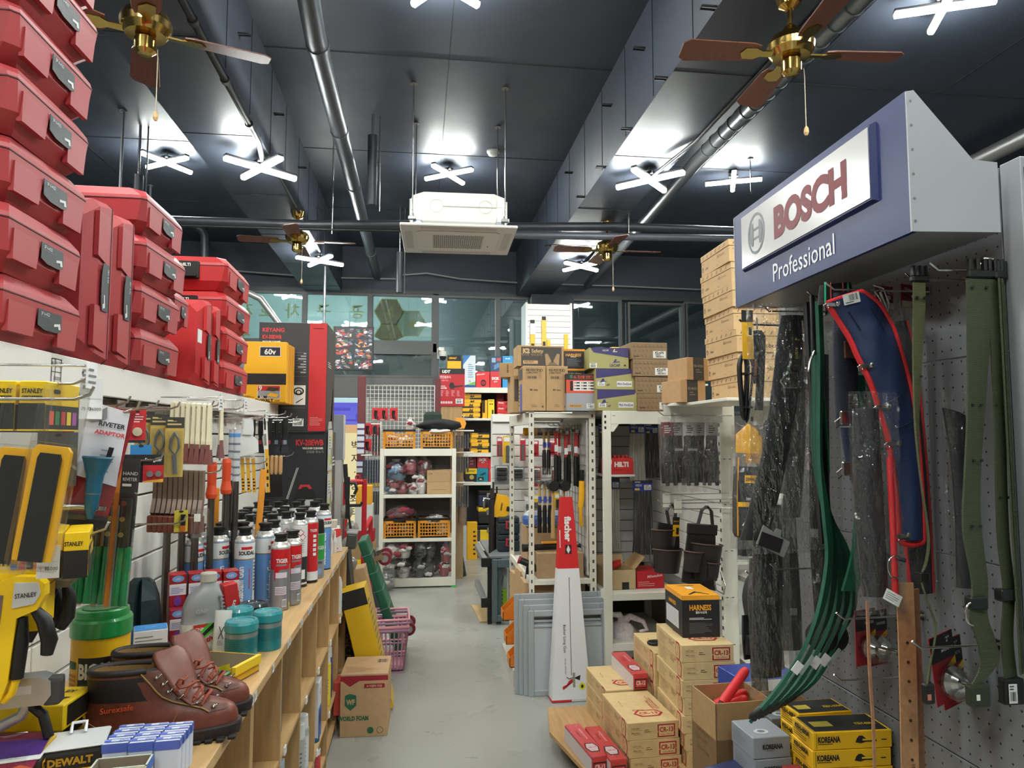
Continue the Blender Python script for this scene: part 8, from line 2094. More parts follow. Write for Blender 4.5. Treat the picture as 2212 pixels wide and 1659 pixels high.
# ---- wheel packs
def wheel(lab,x,y,z,s_,num,ry=0):
 t=thing('wheel_pack',lab,'pack',(x,y,z),(0,ry,.35),'wheel packs')
 w,h=.075*s_,.135*s_
 b=MB();b.box((-w/2,0,-h),(w/2,.002,0),mt((150,28,38),.4));F=Fr((-w/2,-.0001,-h),(1,0,0),(0,0,1),w,h);b.rect(F,0,.62,1,1,mt((34,30,32),.4));b.poly(F,[(.55,.50),(1,.62),(1,.50),(.7,.46)],mt((220,180,40)),.001);b.txt(F,num,.75,.90,.012,mt((200,200,200),.4),.01);b.txt(F,'MAGNETIC' if num[0]=='2' else 'SANDER',.68,.76,.007,mt((190,190,190),.4),.01,maxw=w*.5);b.txt(F,'CRAZYPAD',.6,.2,.010,mt((220,120,60),.4),.02,rot=80,maxw=h*.35);b.build('backing_card',t)
 b=MB();b.lathe([(.0,.0),(.026*s_,.002),(.028*s_,.010),(.018*s_,.018),(.012*s_,.03),(.006*s_,.034),(.006*s_,.055)],CHROME,n=24);b.build('wheel',t,(0,-.004,-h*.66),(PI/2,0,0))
 b=MB();b.lathe([(.034*s_,.0),(.036*s_,.028),(.026*s_,.052),(.012*s_,.066),(.0,.068)],BLIS,n=20);b.box((-w/2,-h*.0-.0,-.002),(w/2,.002,.0),BLIS);b.build('blister',t,(0,-.002,-h*.66),(PI/2,0,0))
 return t
wheel('three inch wheel pack, chrome cup on red card, hanging left of the thin tan strap',1.165,1.76,1.10,1.05,'3"');wheel('second wheel pack behind the three inch one',1.215,1.785,1.09,1.05,'3"')
wheel('two inch wheel pack tilted under the narrow olive belt',1.19,1.52,1.10,1.15,'2"',-.15);wheel('wheel pack behind the two inch one, lower',1.235,1.55,1.08,1.15,'2"',-.12)
t=lumpy('cup_brush','dark round brush hanging behind the wheel packs',1.17,1.95,.93,.06,.05,.05,mt((26,24,24),.7),12,'brush')
# ---- cords, pouch and harness left of the stand
def coil(lab,x,y,z,w,h,n,m,seed,grp=None):
 t=thing('cord_loop',lab,'cord',(x,y,z),0,grp);rn=random.Random(seed)
 for i in range(n):
  b=MB();a=w*rn.uniform(.5,1);o=rn.uniform(-.01,.01)
  b.tube([tuple(p)for p in dense([(o,0,0),(o-a*.5,.004*i-.01,-h*.15),(o-a*.4,.004*i-.01,-h*.55),(o-a*.1,.004*i-.01,-h*rn.uniform(.9,1)),(o+a*.3,.004*i-.01,-h*.55),(o+a*.5,.004*i-.01,-h*.15),(o,0,0)],4)],.005,m,6,False);b.build('cord',t)
 b=MB();b.box((-w*.4,-.02,-h*.3),(w*.4,.02,-h*.27),BLACK,.003);b.box((-w*.35,-.02,-h*.78),(w*.35,.02,-h*.75),BLACK,.003);b.build('tie',t)
 return t
t=coil('coiled black cord with yellow card hanging left of the bagged belts',1.207,2.5,1.86,.05,.26,5,BLACK,4)
b=MB();b.box((-.014,-.014,-.02),(.03,-.012,.165),mt((236,180,40)));b.box((-.014,-.0145,.12),(.03,-.0115,.165),INK);b.box((.012,-.0147,.07),(.024,-.0143,.10),mt((60,56,50)));b.build('card',t)
t=thing('lanyard','black folded lanyard hanging beside the coiled cord','lanyard',(1.262,2.5,1.95));b=MB();b.strip([(0,0,0),(.014,0,-.02),(.012,0,-.09),(.004,0,-.2),(-.004,0,-.30)],(.028,.01,0),.012,BWB);b.strip([(0,0,0),(-.014,0,-.02),(-.012,0,-.09),(-.006,0,-.2)],(.028,.01,0),.012,BWB);b.build('webbing',t);one_box('tie',t,(-.02,-.012,-.09),(.022,.014,-.08),BLACK,.002);one_box('leather_tab',t,(-.022,-.012,-.17),(-.014,-.008,-.11),mt((140,90,66)))
t=thing('display_hook','black hook carrying the coiled cord and the lanyard','hook',(0,0,0));b=MB();b.tube([(1.72,2.53,1.975),(1.22,2.51,1.975),(1.19,2.5,1.99)],.004,BLACK,6);b.tube([(1.26,2.5,1.955),(1.26,2.5,2.0)],.003,STEEL,6);b.build('rod',t);one_box('stand',t,(1.70,2.50,1.7275),(1.73,2.56,2.02),BLACK,.003)
t=thing('tool_pouch','black and yellow tool pouch in a clear bag with yellow header','pouch',(1.45,3.0,1.58),(0,.04,.1))
b=MB();LB=mt((34,34,36),.55,0,'fabric');b.rings([[(-w,-.02,z),(w,-.02,z),(w,.02,z),(-w,.02,z)]for z,w in((-.16,.05),(-.30,.055),(-.45,.052),(-.47,.04))],LB);b.build('pouch',t)
b=MB();b.tube([(-.052,-.022,-.12),(-.054,-.022,-.30),(-.05,-.022,-.46)],.003,mt((220,150,40)),5);b.tube([(.05,-.022,-.30),(.045,-.022,-.40),(.02,-.03,-.44),(.015,-.03,-.48)],.003,mt((220,150,40)),5);b.build('piping',t)
b=MB();b.box((-.055,-.026,-.335),(.05,-.023,-.22),mt((44,44,46)));F=Fr((-.055,-.0261,-.335),(1,0,0),(0,0,1),.105,.115);b.rect(F,0,0,1,.18,mt((236,176,40)));b.txt(F,'DEWALT',.62,.30,.010,WHITE,.03,maxw=.05);b.rect(F,.3,.9,.95,1.2,mt((236,176,40)));b.txt(F,'DEWALT',.62,1.05,.014,INK,.04,maxw=.055);b.poly(F,[(.2,-.7),(.8,-.75),(.5,-.35)],PRICE);b.build('card',t)
one_prism('header_card',t,[(-.06,-.10),(.055,-.10),(.05,.0),(.0,.03),(-.06,-.02)],0,.004,mt((236,176,40)),Fr((0,-.01,0),(1,0,0),(0,0,1),1,1))
bag_sheet(t,.15,.54,.02,.035,FILM2,61,'clear_bag')
t=thing('tool_pouch','second bagged pouch with yellow piping behind the foremost pouch','pouch',(1.53,3.12,1.56),(0,.04,.1));b=MB();b.rings([[(-w,-.02,z),(w,-.02,z),(w,.02,z),(-w,.02,z)]for z,w in((-.16,.05),(-.30,.055),(-.55,.05))],LB);b.build('pouch',t);one_box('header_card',t,(-.04,-.024,-.13),(.04,-.02,-.0),mt((226,160,40)));bag_sheet(t,.14,.60,.02,.03,FILM2,62,'clear_bag')
t=thing('body_harness','black body harness with red lining hanging below the tool pouch','harness',(1.262,2.56,.99));
b=MB();b.strip([tuple(p)for p in dense([(-.03,0,-.12),(-.045,-.01,-.04),(-.03,-.02,.03),(.01,-.02,.045),(.045,-.01,.01),(.05,0,-.06),(.045,0,-.12)])],(0,.05,.008),.014,LB);b.build('shoulder_pad',t)
b=MB();b.strip([tuple(p)for p in dense([(-.012,-.03,-.12),(-.026,-.032,-.06),(-.010,-.03,-.01),(.014,-.03,-.03),(.006,-.03,-.06),(-.012,-.03,-.10)])],(.012,.02,0),.006,mt((206,70,76),.6));b.build('lining',t)
for k,(x,z0,z1)in enumerate(((-.045,-.10,-.26),(-.015,-.12,-.40),(.015,-.14,-.38),(.045,-.08,-.24))):
 b=MB();b.strip([tuple(p)for p in dense([(x,0,z0),(x-.006,-.01,(z0+z1)/2),(x+.004,0,z1)])],(.034,.012,0),.008,BWB);b.build('strap',t)
one_tube('buckle',t,[(-.035,-.02,-.30),(-.01,-.025,-.315),(.015,-.02,-.30)],.004,CHROME,6);one_box('lanyard_pack',t,(-.06,-.03,-.24),(-.02,.0,-.17),LB,.01)
for k in range(2):
 t=thing('body_harness',['second black harness behind the front harness','third black harness deep behind the front harness'][k],'harness',(1.33+.06*k,2.66+.04*k,.98),0,'black harnesses');b=MB();b.strip([(-.02,0,.10),(-.03,0,-.1),(.0,0,-.3)],(.05,.01,0),.012,LB);b.strip([(.03,0,.10),(.02,0,-.1),(.03,0,-.34)],(.035,.01,0),.010,BWB);b.build('strap',t)
t=thing('display_hook','steel hook carrying the tool pouch bags','hook',(0,0,0));one_tube('rod',t,[(1.70,3.02,1.60),(1.42,3.0,1.60),(1.40,3.0,1.615)],.003,CHROME,6)
t=thing('display_hook','steel hook carrying the black harnesses','hook',(0,0,0));one_tube('rod',t,[(1.70,2.6,1.035),(1.24,2.57,1.035),(1.22,2.56,1.05)],.003,CHROME,6)
carton('blue_bag_box','blue plastic wrapped pack low behind the black harness','pack',(1.36,2.75,.40),(.26,.2,.22),.1,mt((30,60,150),.35),lambda b,F:(b.poly(F['f'],[(.2,.1),(.9,.2),(.85,.45),(.3,.3)],mt((150,170,220),.4)),b.rect(F['f'],0,.75,1,1,WHITE)))
b=MB();b.box((1.20,2.62,.109),(1.56,2.90,.399),mt((206,204,198)));tag(b.build('white_crate'),'white low crate under the blue plastic pack','crate')
# ================================================================== THE BACK OF THE AISLE
rw=thing('angle_rack','white slotted rack of gloves and orange crates at the end of the aisle','rack',(0,0,0))
for x0 in(-.395,.352):
 for y0 in(7.5,7.93):post('post',rw,x0,y0,x0+.043,y0+.03,0,1.43,'',mt((70,180,100))if x0>0 else None)
for z,h in((1.43,.075),(.955,.035),(.505,.035),(.10,.085)):
 one_box('beam',rw,(-.352,7.503,z-h),(.352,7.52,z),RACK,.002)
 one_box('shelf_board',rw,(-.39,7.52,z-.014),(.39,7.95,z-.002),mt((206,203,192)),.001)
b=MB();b.box((-.39,7.955,.1),(.39,7.96,1.40),mt((98,94,90),.7))
for k in range(12):b.box((-.39,7.953,.15+.1*k),(.39,7.9555,.154+.1*k),mt((60,58,56),.7))
b.build('back_board',rw)
OC=mt((240,160,44),.45)
def crate(lab,x,y,z,w=.325,d=.30,h=.20):
 t=thing('crate',lab,'crate',(x,y,z),0,'orange folding crates')
 b=MB()
 for(u0,u1,ax,c)in((-w/2,w/2,0,-d/2),(-w/2,w/2,0,d/2),(-d/2,d/2,1,-w/2),(-d/2,d/2,1,w/2)):
  n=10;L_=u1-u0
  def bar(a0,a1,z0,z1):
   if ax==0:b.box((a0,c-.004,z0),(a1,c+.004,z1),OC)
   else:b.box((c-.004,a0,z0),(c+.004,a1,z1),OC)
  for i in range(n+1):
   a=u0+.012+(L_-.024)*i/n;bar(a-.0035,a+.0035,.02,h-.045)
  for j in range(5):bar(u0,u1,.018+.033*j,.026+.033*j)
  bar(u0,u0+.02,0,h);bar(u1-.02,u1,0,h);bar(u0,-L_*.2,h-.045,h-.02);bar(L_*.2,u1,h-.045,h-.02)
 b.build('wall',t)
 one_box('base',t,(-w/2,-d/2,0),(w/2,d/2,.014),BLACK,.003)
 b=MB()
 for lo,hi in(((-w/2-.004,-d/2-.006,h-.022),(w/2+.004,-d/2+.006,h)),((-w/2-.004,d/2-.006,h-.022),(w/2+.004,d/2+.006,h)),((-w/2-.006,-d/2,h-.022),(-w/2+.006,d/2,h)),((w/2-.006,-d/2,h-.022),(w/2+.006,d/2,h))):b.box(lo,hi,BLACK)
 b.build('rim',t)
 return t
cr=crate('left orange crate on the rack top',-.20,7.66,1.431)
dup(cr,(.19,7.66,1.431),None,'right orange crate on the rack top, under the hat');dup(cr,(-.185,7.68,.506),None,'left orange crate on the lower shelf');dup(cr,(.17,7.68,.506),None,'right orange crate on the lower shelf')
def bundle(lab,x,y,z,rx,ry,h,cols,seed,grp='bags of gloves on the white rack',film=True,n=9):
 """a clear bag holding rolled gloves"""
 t=thing('glove_bag',lab,'gloves',(x,y,z),0,grp);rn=random.Random(seed)
 b=MB()
 for i in range(n):
  a=2*PI*i/n+rn.uniform(-.3,.3);k=rn.uniform(.25,.8)
  cx,cy,cz=rx*k*math.cos(a),ry*k*math.sin(a)-ry*.15,h*rn.uniform(.15,.75)
  m=cols[i%len(cols)];s_=min(rx,h)*.45
  b.tube([(cx-s_,cy,cz-s_*.2),(cx-s_*.3,cy-.01,cz+s_*.15),(cx+s_*.4,cy,cz-s_*.1),(cx+s_,cy,cz+s_*.2)],[s_*.4,s_*.62,s_*.6,s_*.35],m,7)
 b.rings([[(rx*.8*k*math.cos(2*PI*i/12),ry*.8*k*math.sin(2*PI*i/12),zz*h)for i in range(12)]for zz,k in((0,.8),(.3,1),(.6,.9),(.85,.3))],cols[0],True)
 o=b.build('glove',t);o['kind']='stuff'
 if film:
  b=MB();ph=rn.uniform(0,6)
  b.rings([[(rx*k*(1+.12*math.sin(5*i+ph))*math.cos(2*PI*i/16),ry*k*(1+.1*math.sin(7*i+ph))*math.sin(2*PI*i/16),zz*h)for i in range(16)]for zz,k in((0,.85),(.2,1.05),(.5,1.1),(.8,.9),(.98,.35),(1.1,.45))],FILM2,True);b.build('wrap',t)
 return t
WG=mt((214,206,200),.8,0,'fabric');RG=mt((150,56,66),.8,0,'fabric');BG=mt((84,112,140),.8,0,'fabric');KG=mt((40,40,42),.8,0,'fabric');GG=mt((150,150,146),.8,0,'fabric');DR2=mt((92,36,46),.8,0,'fabric')
for i,(x,z,rx,h,cols,lab)in enumerate([
(-.23,1.10,.11,.20,(BG,BG,DR2),'bag of blue gloves at the upper left of the rack'),(-.08,1.16,.08,.20,(RG,DR2),'bag of maroon gloves right of the blue bag'),(.06,1.14,.09,.20,(DR2,RG),'bag of dark red gloves in the middle of the top tier'),(-.25,1.02,.08,.11,(RG,DR2),'bag of red gloves under the blue bag'),
(-.28,.956,.07,.09,(BG,WG),'bag of pale blue gloves low on the top tier left'),(-.16,.956,.075,.13,(RG,WG,RG),'bag of red and white gloves beside the pale blue ones'),(-.05,.956,.06,.14,(WG,RG),'bag of white gloves with red palms, left'),(.03,.956,.075,.24,(WG,RG,WG),'tall stack of white and red gloves in the middle')]):bundle(lab,x,7.60+.03*(i%3),z,rx,.10,h,cols,30+i)
carton('brown_carton','lower brown carton at the right of the glove tier','box',(.225,7.68,.956),(.265,.28,.125),0,mt((190,154,112),.7,0,'card'),lambda b,F:b.rect(F['f'],.2,.35,.75,.37,INK))
carton('brown_carton','upper brown carton at the right of the glove tier','box',(.225,7.68,1.082),(.265,.28,.12),0,mt((184,150,108),.7,0,'card'),lambda b,F:b.txt(F['f'],'VTR',.14,.7,.018,INK))
bundle('bag of maroon gloves on top of the lower left crate',-.17,7.64,.69,.14,.10,.13,(DR2,RG),61);bundle('white gloves heaped in the lower right crate',.17,7.64,.64,.13,.10,.09,(WG,GG),62)
for i,(x,cols)in enumerate(((-.27,(WG,RG)),(-.13,(WG,GG)),(.12,(WG,KG)),(.26,(GG,WG)))):bundle('white glove pile showing through the holes of the %s'%['upper left crate, left','upper left crate, right','upper right crate, left','upper right crate, right'][i],x,7.66,1.447,.07,.12,.14,cols,70+i,film=False);bundle('glove pile showing through the holes of the %s'%['lower left crate, left','lower left crate, right','lower right crate, left','lower right crate, right'][i],x-.0,7.68,.522,.07,.12,.13,cols[::-1],80+i,film=False)
for i,(x,z,rx,h,cols,lab)in enumerate([(-.27,.30,.10,.16,(WG,GG,RG),'bag of white gloves at the upper left of the bottom tier'),(-.14,.30,.09,.16,(WG,RG),'bag of white gloves with red dots beside it'),(-.27,.101,.10,.19,(GG,WG),'bag of grey gloves at the lower left of the bottom tier'),(-.14,.101,.08,.19,(WG,GG,KG),'bag of speckled gloves on the bottom board'),
(.03,.30,.07,.18,(KG,KG),'bag of black gloves upper left in the open carton'),(.13,.30,.07,.18,(KG,KG),'bag of black gloves upper right in the open carton'),(.02,.101,.075,.18,(KG,GG,KG),'bag of black and grey gloves lower left'),(.12,.101,.075,.17,(KG,WG,KG),'bag of black and grey gloves lower right'),(.28,.101,.07,.16,(RG,WG),'bag of red gloves at the bottom right'),(.30,.25,.06,.20,(RG,GG,WG),'bag of red and grey gloves above it at the right')]):bundle(lab,x,7.58+.02*(i%3),z,rx,.10,h,cols,90+i)
bundle('bag of grey gloves spilling off the left rack front',-.31,7.44,.02,.08,.05,.16,(GG,WG),111)
bundle('clear bag sticking up behind the left crate',-.09,7.72,1.60,.06,.05,.17,(WG,RG),112,n=4)
t=thing('bucket_hat','dark green camouflage sun hat lying on the right crate','hat',(.15,7.66,1.69));one_lathe('crown',t,[(.10,.0),(.095,.10),(.08,.13),(.0,.135)],mt((40,56,46),.8,0,'fabric'),n=20);one_lathe('brim',t,[(.10,.03),(.13,.0),(.16,-.02)],mt((120,124,84),.8,0,'fabric'),n=20,cap=False)
t=lumpy('folded_cloth','black cloth draped over the right crate beside the hat',.22,7.62,1.61,.22,.14,.07,mt((22,22,24),.8,0,'fabric'),7,'cloth',amp=.3)
t=lumpy('folded_cloth','white cloth edge under the black cloth on the right crate',.22,7.60,1.585,.16,.13,.03,WG,8,'cloth',amp=.3)
# hanging glove rows at both sides of the rack
def row(lab,x,y,z,w,h,n,m,tip,seed,grp):
 for i in range(n):
  t=thing('hanging_gloves',lab%ORD[i],'gloves',(x+w*(i/(n-1)-.5),y,z),0,grp)
  one_box('glove',t,(-w/n*.42,-.02,-h),(w/n*.42,.02,-.02),m,.006)
  one_box('cuff',t,(-w/n*.42,-.021,-h),(w/n*.42,.021,-h*.86),tip,.004)
  one_box('wrap',t,(-w/n*.46,-.024,-h-.01),(w/n*.46,.024,0),FILM,.004)
row('black and blue bagged gloves hanging left of the rack, %s from the left',-.49,7.65,1.33,.16,.30,7,mt((36,40,66),.7),mt((206,170,50),.6),1,'bagged gloves left of the rack, upper row')
row('dark bagged gloves hanging lower left of the rack, %s from the left',-.485,7.65,1.0,.15,.26,7,mt((52,54,58),.7),mt((44,46,50),.7),2,'bagged gloves left of the rack, lower row')
row('black bagged gloves high at the left rack post, %s',-.445,7.66,1.68,.06,.32,3,mt((34,34,38),.7),mt((150,50,56),.6),3,'bagged gloves at the left rack post')
for k,(z,h)in enumerate(((1.59,.16),(1.36,.19),(1.04,.24))):row('dark bagged goods hanging right of the rack, '+['upper','middle','lower'][k]+' row, %s',.475,7.75,z,.12,h,5,mt((70,72,76),.6),mt((90,92,96),.6),4+k,'bagged goods right of the rack, %s row'%['upper','middle','lower'][k])
t=thing('wrapped_bundle','brown wrapped bundle hanging under the bagged goods right of the rack','bundle',(.48,7.78,.60));one_lathe('bundle',t,[(.035,0),(.045,.05),(.045,.19),(.03,.24)],mt((140,110,86),.6),n=14);one_lathe('wrap',t,[(.05,-.01),(.052,.24),(.03,.27)],FILM2,n=12)
t=thing('rack_hook','white hook frame carrying the bagged goods right of the rack','hook',(0,0,0));b=MB();b.tube([(.394,7.75,1.62),(.60,7.75,1.62)],.008,WHITE,6);b.tube([(.394,7.75,1.385),(.60,7.75,1.385)],.008,WHITE,6);b.tube([(.394,7.75,1.06),(.60,7.75,1.06)],.008,WHITE,6);b.tube([(.40,7.76,.3),(.40,7.76,1.65)],.01,WHITE,6);b.build('rod',t)
t=thing('rack_hook','white hook frame carrying the bagged gloves left of the rack','hook',(0,0,0));b=MB();b.tube([(-.60,7.66,1.36),(-.396,7.66,1.36)],.007,WHITE,6);b.tube([(-.60,7.66,1.03),(-.396,7.66,1.03)],.007,WHITE,6);b.tube([(-.5,7.66,1.69),(-.396,7.66,1.69)],.007,WHITE,6);b.tube([(-.40,7.66,.9),(-.40,7.66,1.72)],.008,WHITE,6);b.build('rod',t)
t=thing('parts_bin','orange open bin hanging above the bagged goods right of the rack','bin',(.45,7.85,1.645));one_prism('bin',t,[(-.05,0),(.05,0),(.07,.06),(.04,.12),(-.05,.12)],0,.10,OC,Fr((0,.05,0),(1,0,0),(0,0,1),1,1));one_box('bag',t,(.02,-.03,.09),(.09,.02,.16),FILM2,.01)
b=MB();b.box((.36,7.92,.0),(.50,8.06,1.64),KRAFT);tag(b.build('cardboard_column'),'tall brown cardboard carton behind the bagged goods right of the rack','carton')
# wire grid with red tool cards, between maroon posts
MAR=mt((104,42,46))
for x0,x1,z0,z1,lab in((-.69,-.605,0,2.25,'maroon square post left of the wire grid'),(.185,.25,0,2.23,'maroon square post right of the wire grid')):
 b=MB();b.box((x0,8.2,z0),(x1,8.26,z1),MAR,.003)
 if x0<0:
  F=Fr((x0,8.1995,0),(1,0,0),(0,0,1),x1-x0,2.25)
  for k in range(7):b.rect(F,.02,.735-.032*k-(0.03 if k>4 else 0),.95,.757-.032*k-(.03 if k>4 else 0),mt((206,210,216)));b.rect(F,.02,.757-.032*k-(0.03 if k>4 else 0),.95,.762-.032*k-(.03 if k>4 else 0),mt((50,60,120)))
 tag(b.build('square_post'),lab,'post')
t=thing('wire_grid','white wire grid panel behind the rack with red tool cards','wire panel',(0,0,0))
b=MB()
for i in range(18):b.tube([(-.60+.046*i,8.28,.9),(-.60+.046*i,8.28,2.14)],.0035,WHITE,5)
for j in range(28):b.tube([(-.60,8.285,.9+.046*j),(.182,8.285,.9+.046*j)],.0035,WHITE,5)
b.build('wire',t);one_tube('frame',t,[(-.605,8.282,0),(-.605,8.282,2.15),(.183,8.282,2.15),(.183,8.282,0)],.009,WHITE,8)
def redcard(lab,x,z):
 t=thing('tool_card',lab,'card',(x,8.25,z),0,'red tool cards on the wire grid');b=MB();b.box((-.045,-.004,-.14),(.045,0,0),mt((206,40,48),.45));F=Fr((-.045,-.0041,-.14),(1,0,0),(0,0,1),.09,.14);b.rect(F,.05,.0,.6,.10,mt((226,170,170)));b.build('card',t);one_tube('tool',t,[(.0,-.015,-.03),(-.005,-.018,-.08),(.01,-.015,-.12)],[.018,.014,.02],BLACK,8)
for i,(x,z)in enumerate(((-.485,1.885),(-.395,1.885),(-.285,1.885),(-.575,1.71),(-.49,1.71),(-.575,1.53))):redcard('red card with black hand tool on the wire grid, %s'%['upper row left','upper row middle','upper row right','middle row left','middle row right','bottom'][i],x,z)
# leaf blower carton on a brown column
def deco_udt(b,F):
 f=F['f'];b.rect(f,0,.85,1,1,mt((28,26,28)));b.txt(f,'UDT',.25,.92,.034,WHITE,.05,it=.2,maxw=.13);b.txt(f,'엔진블로어',.22,.77,.028,mt((236,190,190)),.02,maxw=.13);b.txt(f,'UBB-520',.2,.685,.018,mt((226,150,150)),.01,maxw=.11);b.txt(f,'ENGINE',.13,.53,.012,WHITE,.03,maxw=.06);b.txt(f,'BLOWER',.16,.48,.016,WHITE,.05,maxw=.08)
 b.poly(f,[(.38,.55),(.42,.62),(.54,.63),(.60,.54),(.95,.56),(.95,.53),(.62,.50),(.55,.46),(.42,.46)],mt((36,30,32)))
 for k in range(4):b.lines(f,.03+.22*k,.26,.16+.22*k,.42,5,mt((230,180,180)),.3,k)
 for k in range(5):b.rect(f,.03+.1*k,.07,.11+.1*k,.13,mt((220,190,190)))
 b.sticker(f,.64,.07,.93,.20,5)
carton('blower_carton','red leaf blower carton with black top band','box',(.40,8.72,1.925),(.305,.22,.46),0,mt((180,26,38),.4),deco_udt)
b=MB();b.box((.27,8.62,0),(.52,8.84,1.924),mt((176,142,96),.6,0,'woodz'));tag(b.build('brown_column'),'tall tan board column under the leaf blower carton','column')
# security screen
t=thing('security_monitor','wall screen showing a mosaic of camera views','monitor',(-.755,8.35,2.32))
one_box('bezel',t,(-.225,-.012,0),(.225,.02,.515),BLACK,.003)
b=MB();F=Fr((-.215,-.0125,.012),(1,0,0),(0,0,1),.43,.49);rn=random.Random(11)
cols=[(196,196,200),(90,96,104),(60,54,56),(180,84,60),(120,130,150),(220,220,220),(48,50,60),(150,120,100),(196,60,50),(70,110,90),(230,150,70),(30,32,36)]
em=[mt(c,.5,1.3,'emit')for c in cols]
b.rect(F,0,0,1,1,mt((40,42,46),.4),.0002)
for i in range(2):
 for j in range(4):
  u0,v0,w,h=.01+.495*i,.012+.247*j,.475,.228
  for k in range(34):
   a=rn.uniform(0,.85);c=rn.uniform(0,.85);ww,hh=rn.uniform(.06,.25),rn.uniform(.08,.3);s_=rn.uniform(-.1,.1)
   P=[(a,c),(a+ww,c+s_*.5),(a+ww+s_,c+hh),(a+s_,c+hh)]
   b.poly(F,[(u0+w*max(0,min(1,p)),v0+h*max(0,min(1,q)))for p,q in P],em[rn.randrange(12)],.0004+.00004*k)
b.build('screen',t)
one_tube('wall_arm',t,[(0,.02,.26),(0,2.12,.30)],.02,BLACK,8)
t=thing('security_camera','white dome security camera fixed to the window post','camera',(.33,10.0,2.70));one_lathe('dome',t,[(.0,-.07),(.035,-.06),(.05,-.02),(.05,.0)],mt((40,40,44),.2),n=16);b=MB();b.lathe([(.055,-.01),(.06,.03),(.05,.06),(.02,.075)],WHITE,n=16);b.box((-.06,-.02,.07),(.02,.4,.12),WHITE,.006);b.box((-.07,.40,.0),(-.03,.45,.16),WHITE,.004);b.build('housing',t)
# back shelves with boxed tools
rs=thing('stock_shelf','long white shelving of boxed power tools along the back windows','shelving',(0,0,0))
for z,h in((2.205,.07),(1.80,.03),(1.345,.05),(.965,.04),(.19,.11)):
 one_box('front_lip',rs,(.57,9.3,z-h),(1.44,9.32,z),RACK,.002);one_box('shelf_board',rs,(.57,9.32,z-.02),(1.44,9.85,z-.001),RACK,.001)
for x0 in(.555,1.40):
 one_box('upright',rs,(x0,9.8,0),(x0+.04,9.86,2.32),mt((70,70,72)))
one_box('back_board',rs,(.57,9.86,.1),(1.44,9.87,2.2),mt((44,46,50),.6))
def dwbox(b,F):
 f=F['f'];b.rect(f,0,.0,1,.34,mt((36,34,30)));b.txt(f,'DEWALT',.78,.17,.018,DWY,.05,maxw=.075);b.poly(f,[(.36,.4),(.44,.9),(.5,.6),(.58,.9),(.60,.5),(.52,.25),(.45,.45),(.40,.25)],mt((70,56,20)))
def dwbox2(b,F):
 f=F['f'];b.rect(f,0,.66,1,1,mt((36,34,30)));b.txt(f,'DEWALT',.2,.82,.018,DWY,.05,maxw=.08);b.poly(f,[(.36,.1),(.44,.6),(.5,.3),(.58,.6),(.62,.2),(.5,.05)],mt((70,56,20)))
SH=[2.2055,1.8005,1.3455,.9655,.1905]
for i in range(5):carton('tool_carton','yellow and black flat tool carton, %s from the bottom of the left back stack'%ORD[i],'box',(.69+.012*(i>2),9.45,SH[1]+.068*i),(.235,.2,.067),0,DWY,dwbox if i<3 else dwbox2,'yellow flat tool cartons')
for i in range(4):carton('tool_carton','yellow and black flat tool carton, %s from the bottom of the stack one shelf lower'%ORD[i],'box',(.80+.01*(i%2),9.45,SH[2]+.066*i),(.235,.2,.065),0,DWY,dwbox2 if i!=1 else dwbox,'yellow flat tool cartons')
def deco_sy(b,F):f=F['f'];b.txt(f,'STANLEY',.5,.92,.014,INK,.03,maxw=.06);b.rect(f,.25,.72,.45,.78,INK);b.rect(f,.55,.72,.75,.78,INK);b.rect(f,.62,.1,.86,.45,INK)
carton('tool_carton','upright yellow and black carton beside the back stack','box',(.870,9.45,SH[1]),(.065,.2,.24),0,DWY,lambda b,F:b.rect(F['f'],0,.3,.5,1,INK));carton('tool_carton','bright yellow upright carton beside the back stack','box',(.95,9.43,SH[1]),(.085,.2,.25),0,mt((240,206,30),.45),deco_sy)
def milb(b,F):f=F['f'];b.txt(f,'Milwaukee',.3,.75,.020,WHITE,.02,it=.25,maxw=.07);b.poly(f,[(.62,.2),(.7,.75),(.85,.8),(.78,.5),(.9,.2),(.75,.4)],mt((60,24,26)))
for i in range(3):carton('tool_carton','red tool carton, %s from the bottom of its back shelf stack'%ORD[i],'box',(1.115,9.45,SH[1]+.076*i),(.165,.2,.075),0,RED,milb,'red tool cartons')
carton('tool_carton','red tool carton resting on the yellow and black pair','box',(1.24,9.44,SH[1]+.251),(.13,.2,.075),0,RED,milb);carton('tool_carton','yellow and black carton right of the red stack','box',(1.25,9.45,SH[1]),(.10,.2,.25),0,INK,lambda b,F:(b.rect(F['f'],0,.6,1,1,YEL),b.txt(F['f'],'STANLEY',.5,.9,.014,INK,.02,maxw=.07)));carton('tool_carton','darker red carton behind the red stack','box',(1.10,9.66,SH[1]+.0),(.1,.12,.34),0,mt((150,26,36),.45))
one_box('shelf_board',rs,(.34,9.32,2.185),(.569,9.85,2.204),RACK,.001)
carton('tool_carton','yellow carton with disc picture behind the leaf blower carton','box',(.46,9.46,SH[0]),(.18,.2,.43),0,DWY,lambda b,F:(b.rect(F['f'],0,.82,1,1,INK),b.txt(F['f'],'DEWALT',.4,.91,.024,DWY,.05,maxw=.1),b.oval(F['f'],.5,.45,.055,.055,INK,.001,inner=.7)))
carton('tool_carton','white and blue tall carton on the top back shelf','box',(.66,9.46,SH[0]),(.165,.2,.43),0,mt((206,214,218)),lambda b,F:(b.poly(F['f'],[(0,1),(0,.70),(.6,1)],mt((60,120,180))),b.rect(F['f'],0,0,1,.08,mt((36,70,150))),b.poly(F['f'],[(.2,.08),(1,.2),(1,.08)],mt((110,180,70))),b.lines(F['f'],.4,.3,.9,.75,7,mt((120,150,170)),.4),b.sticker(F['f'],.4,.15,.7,.25)))
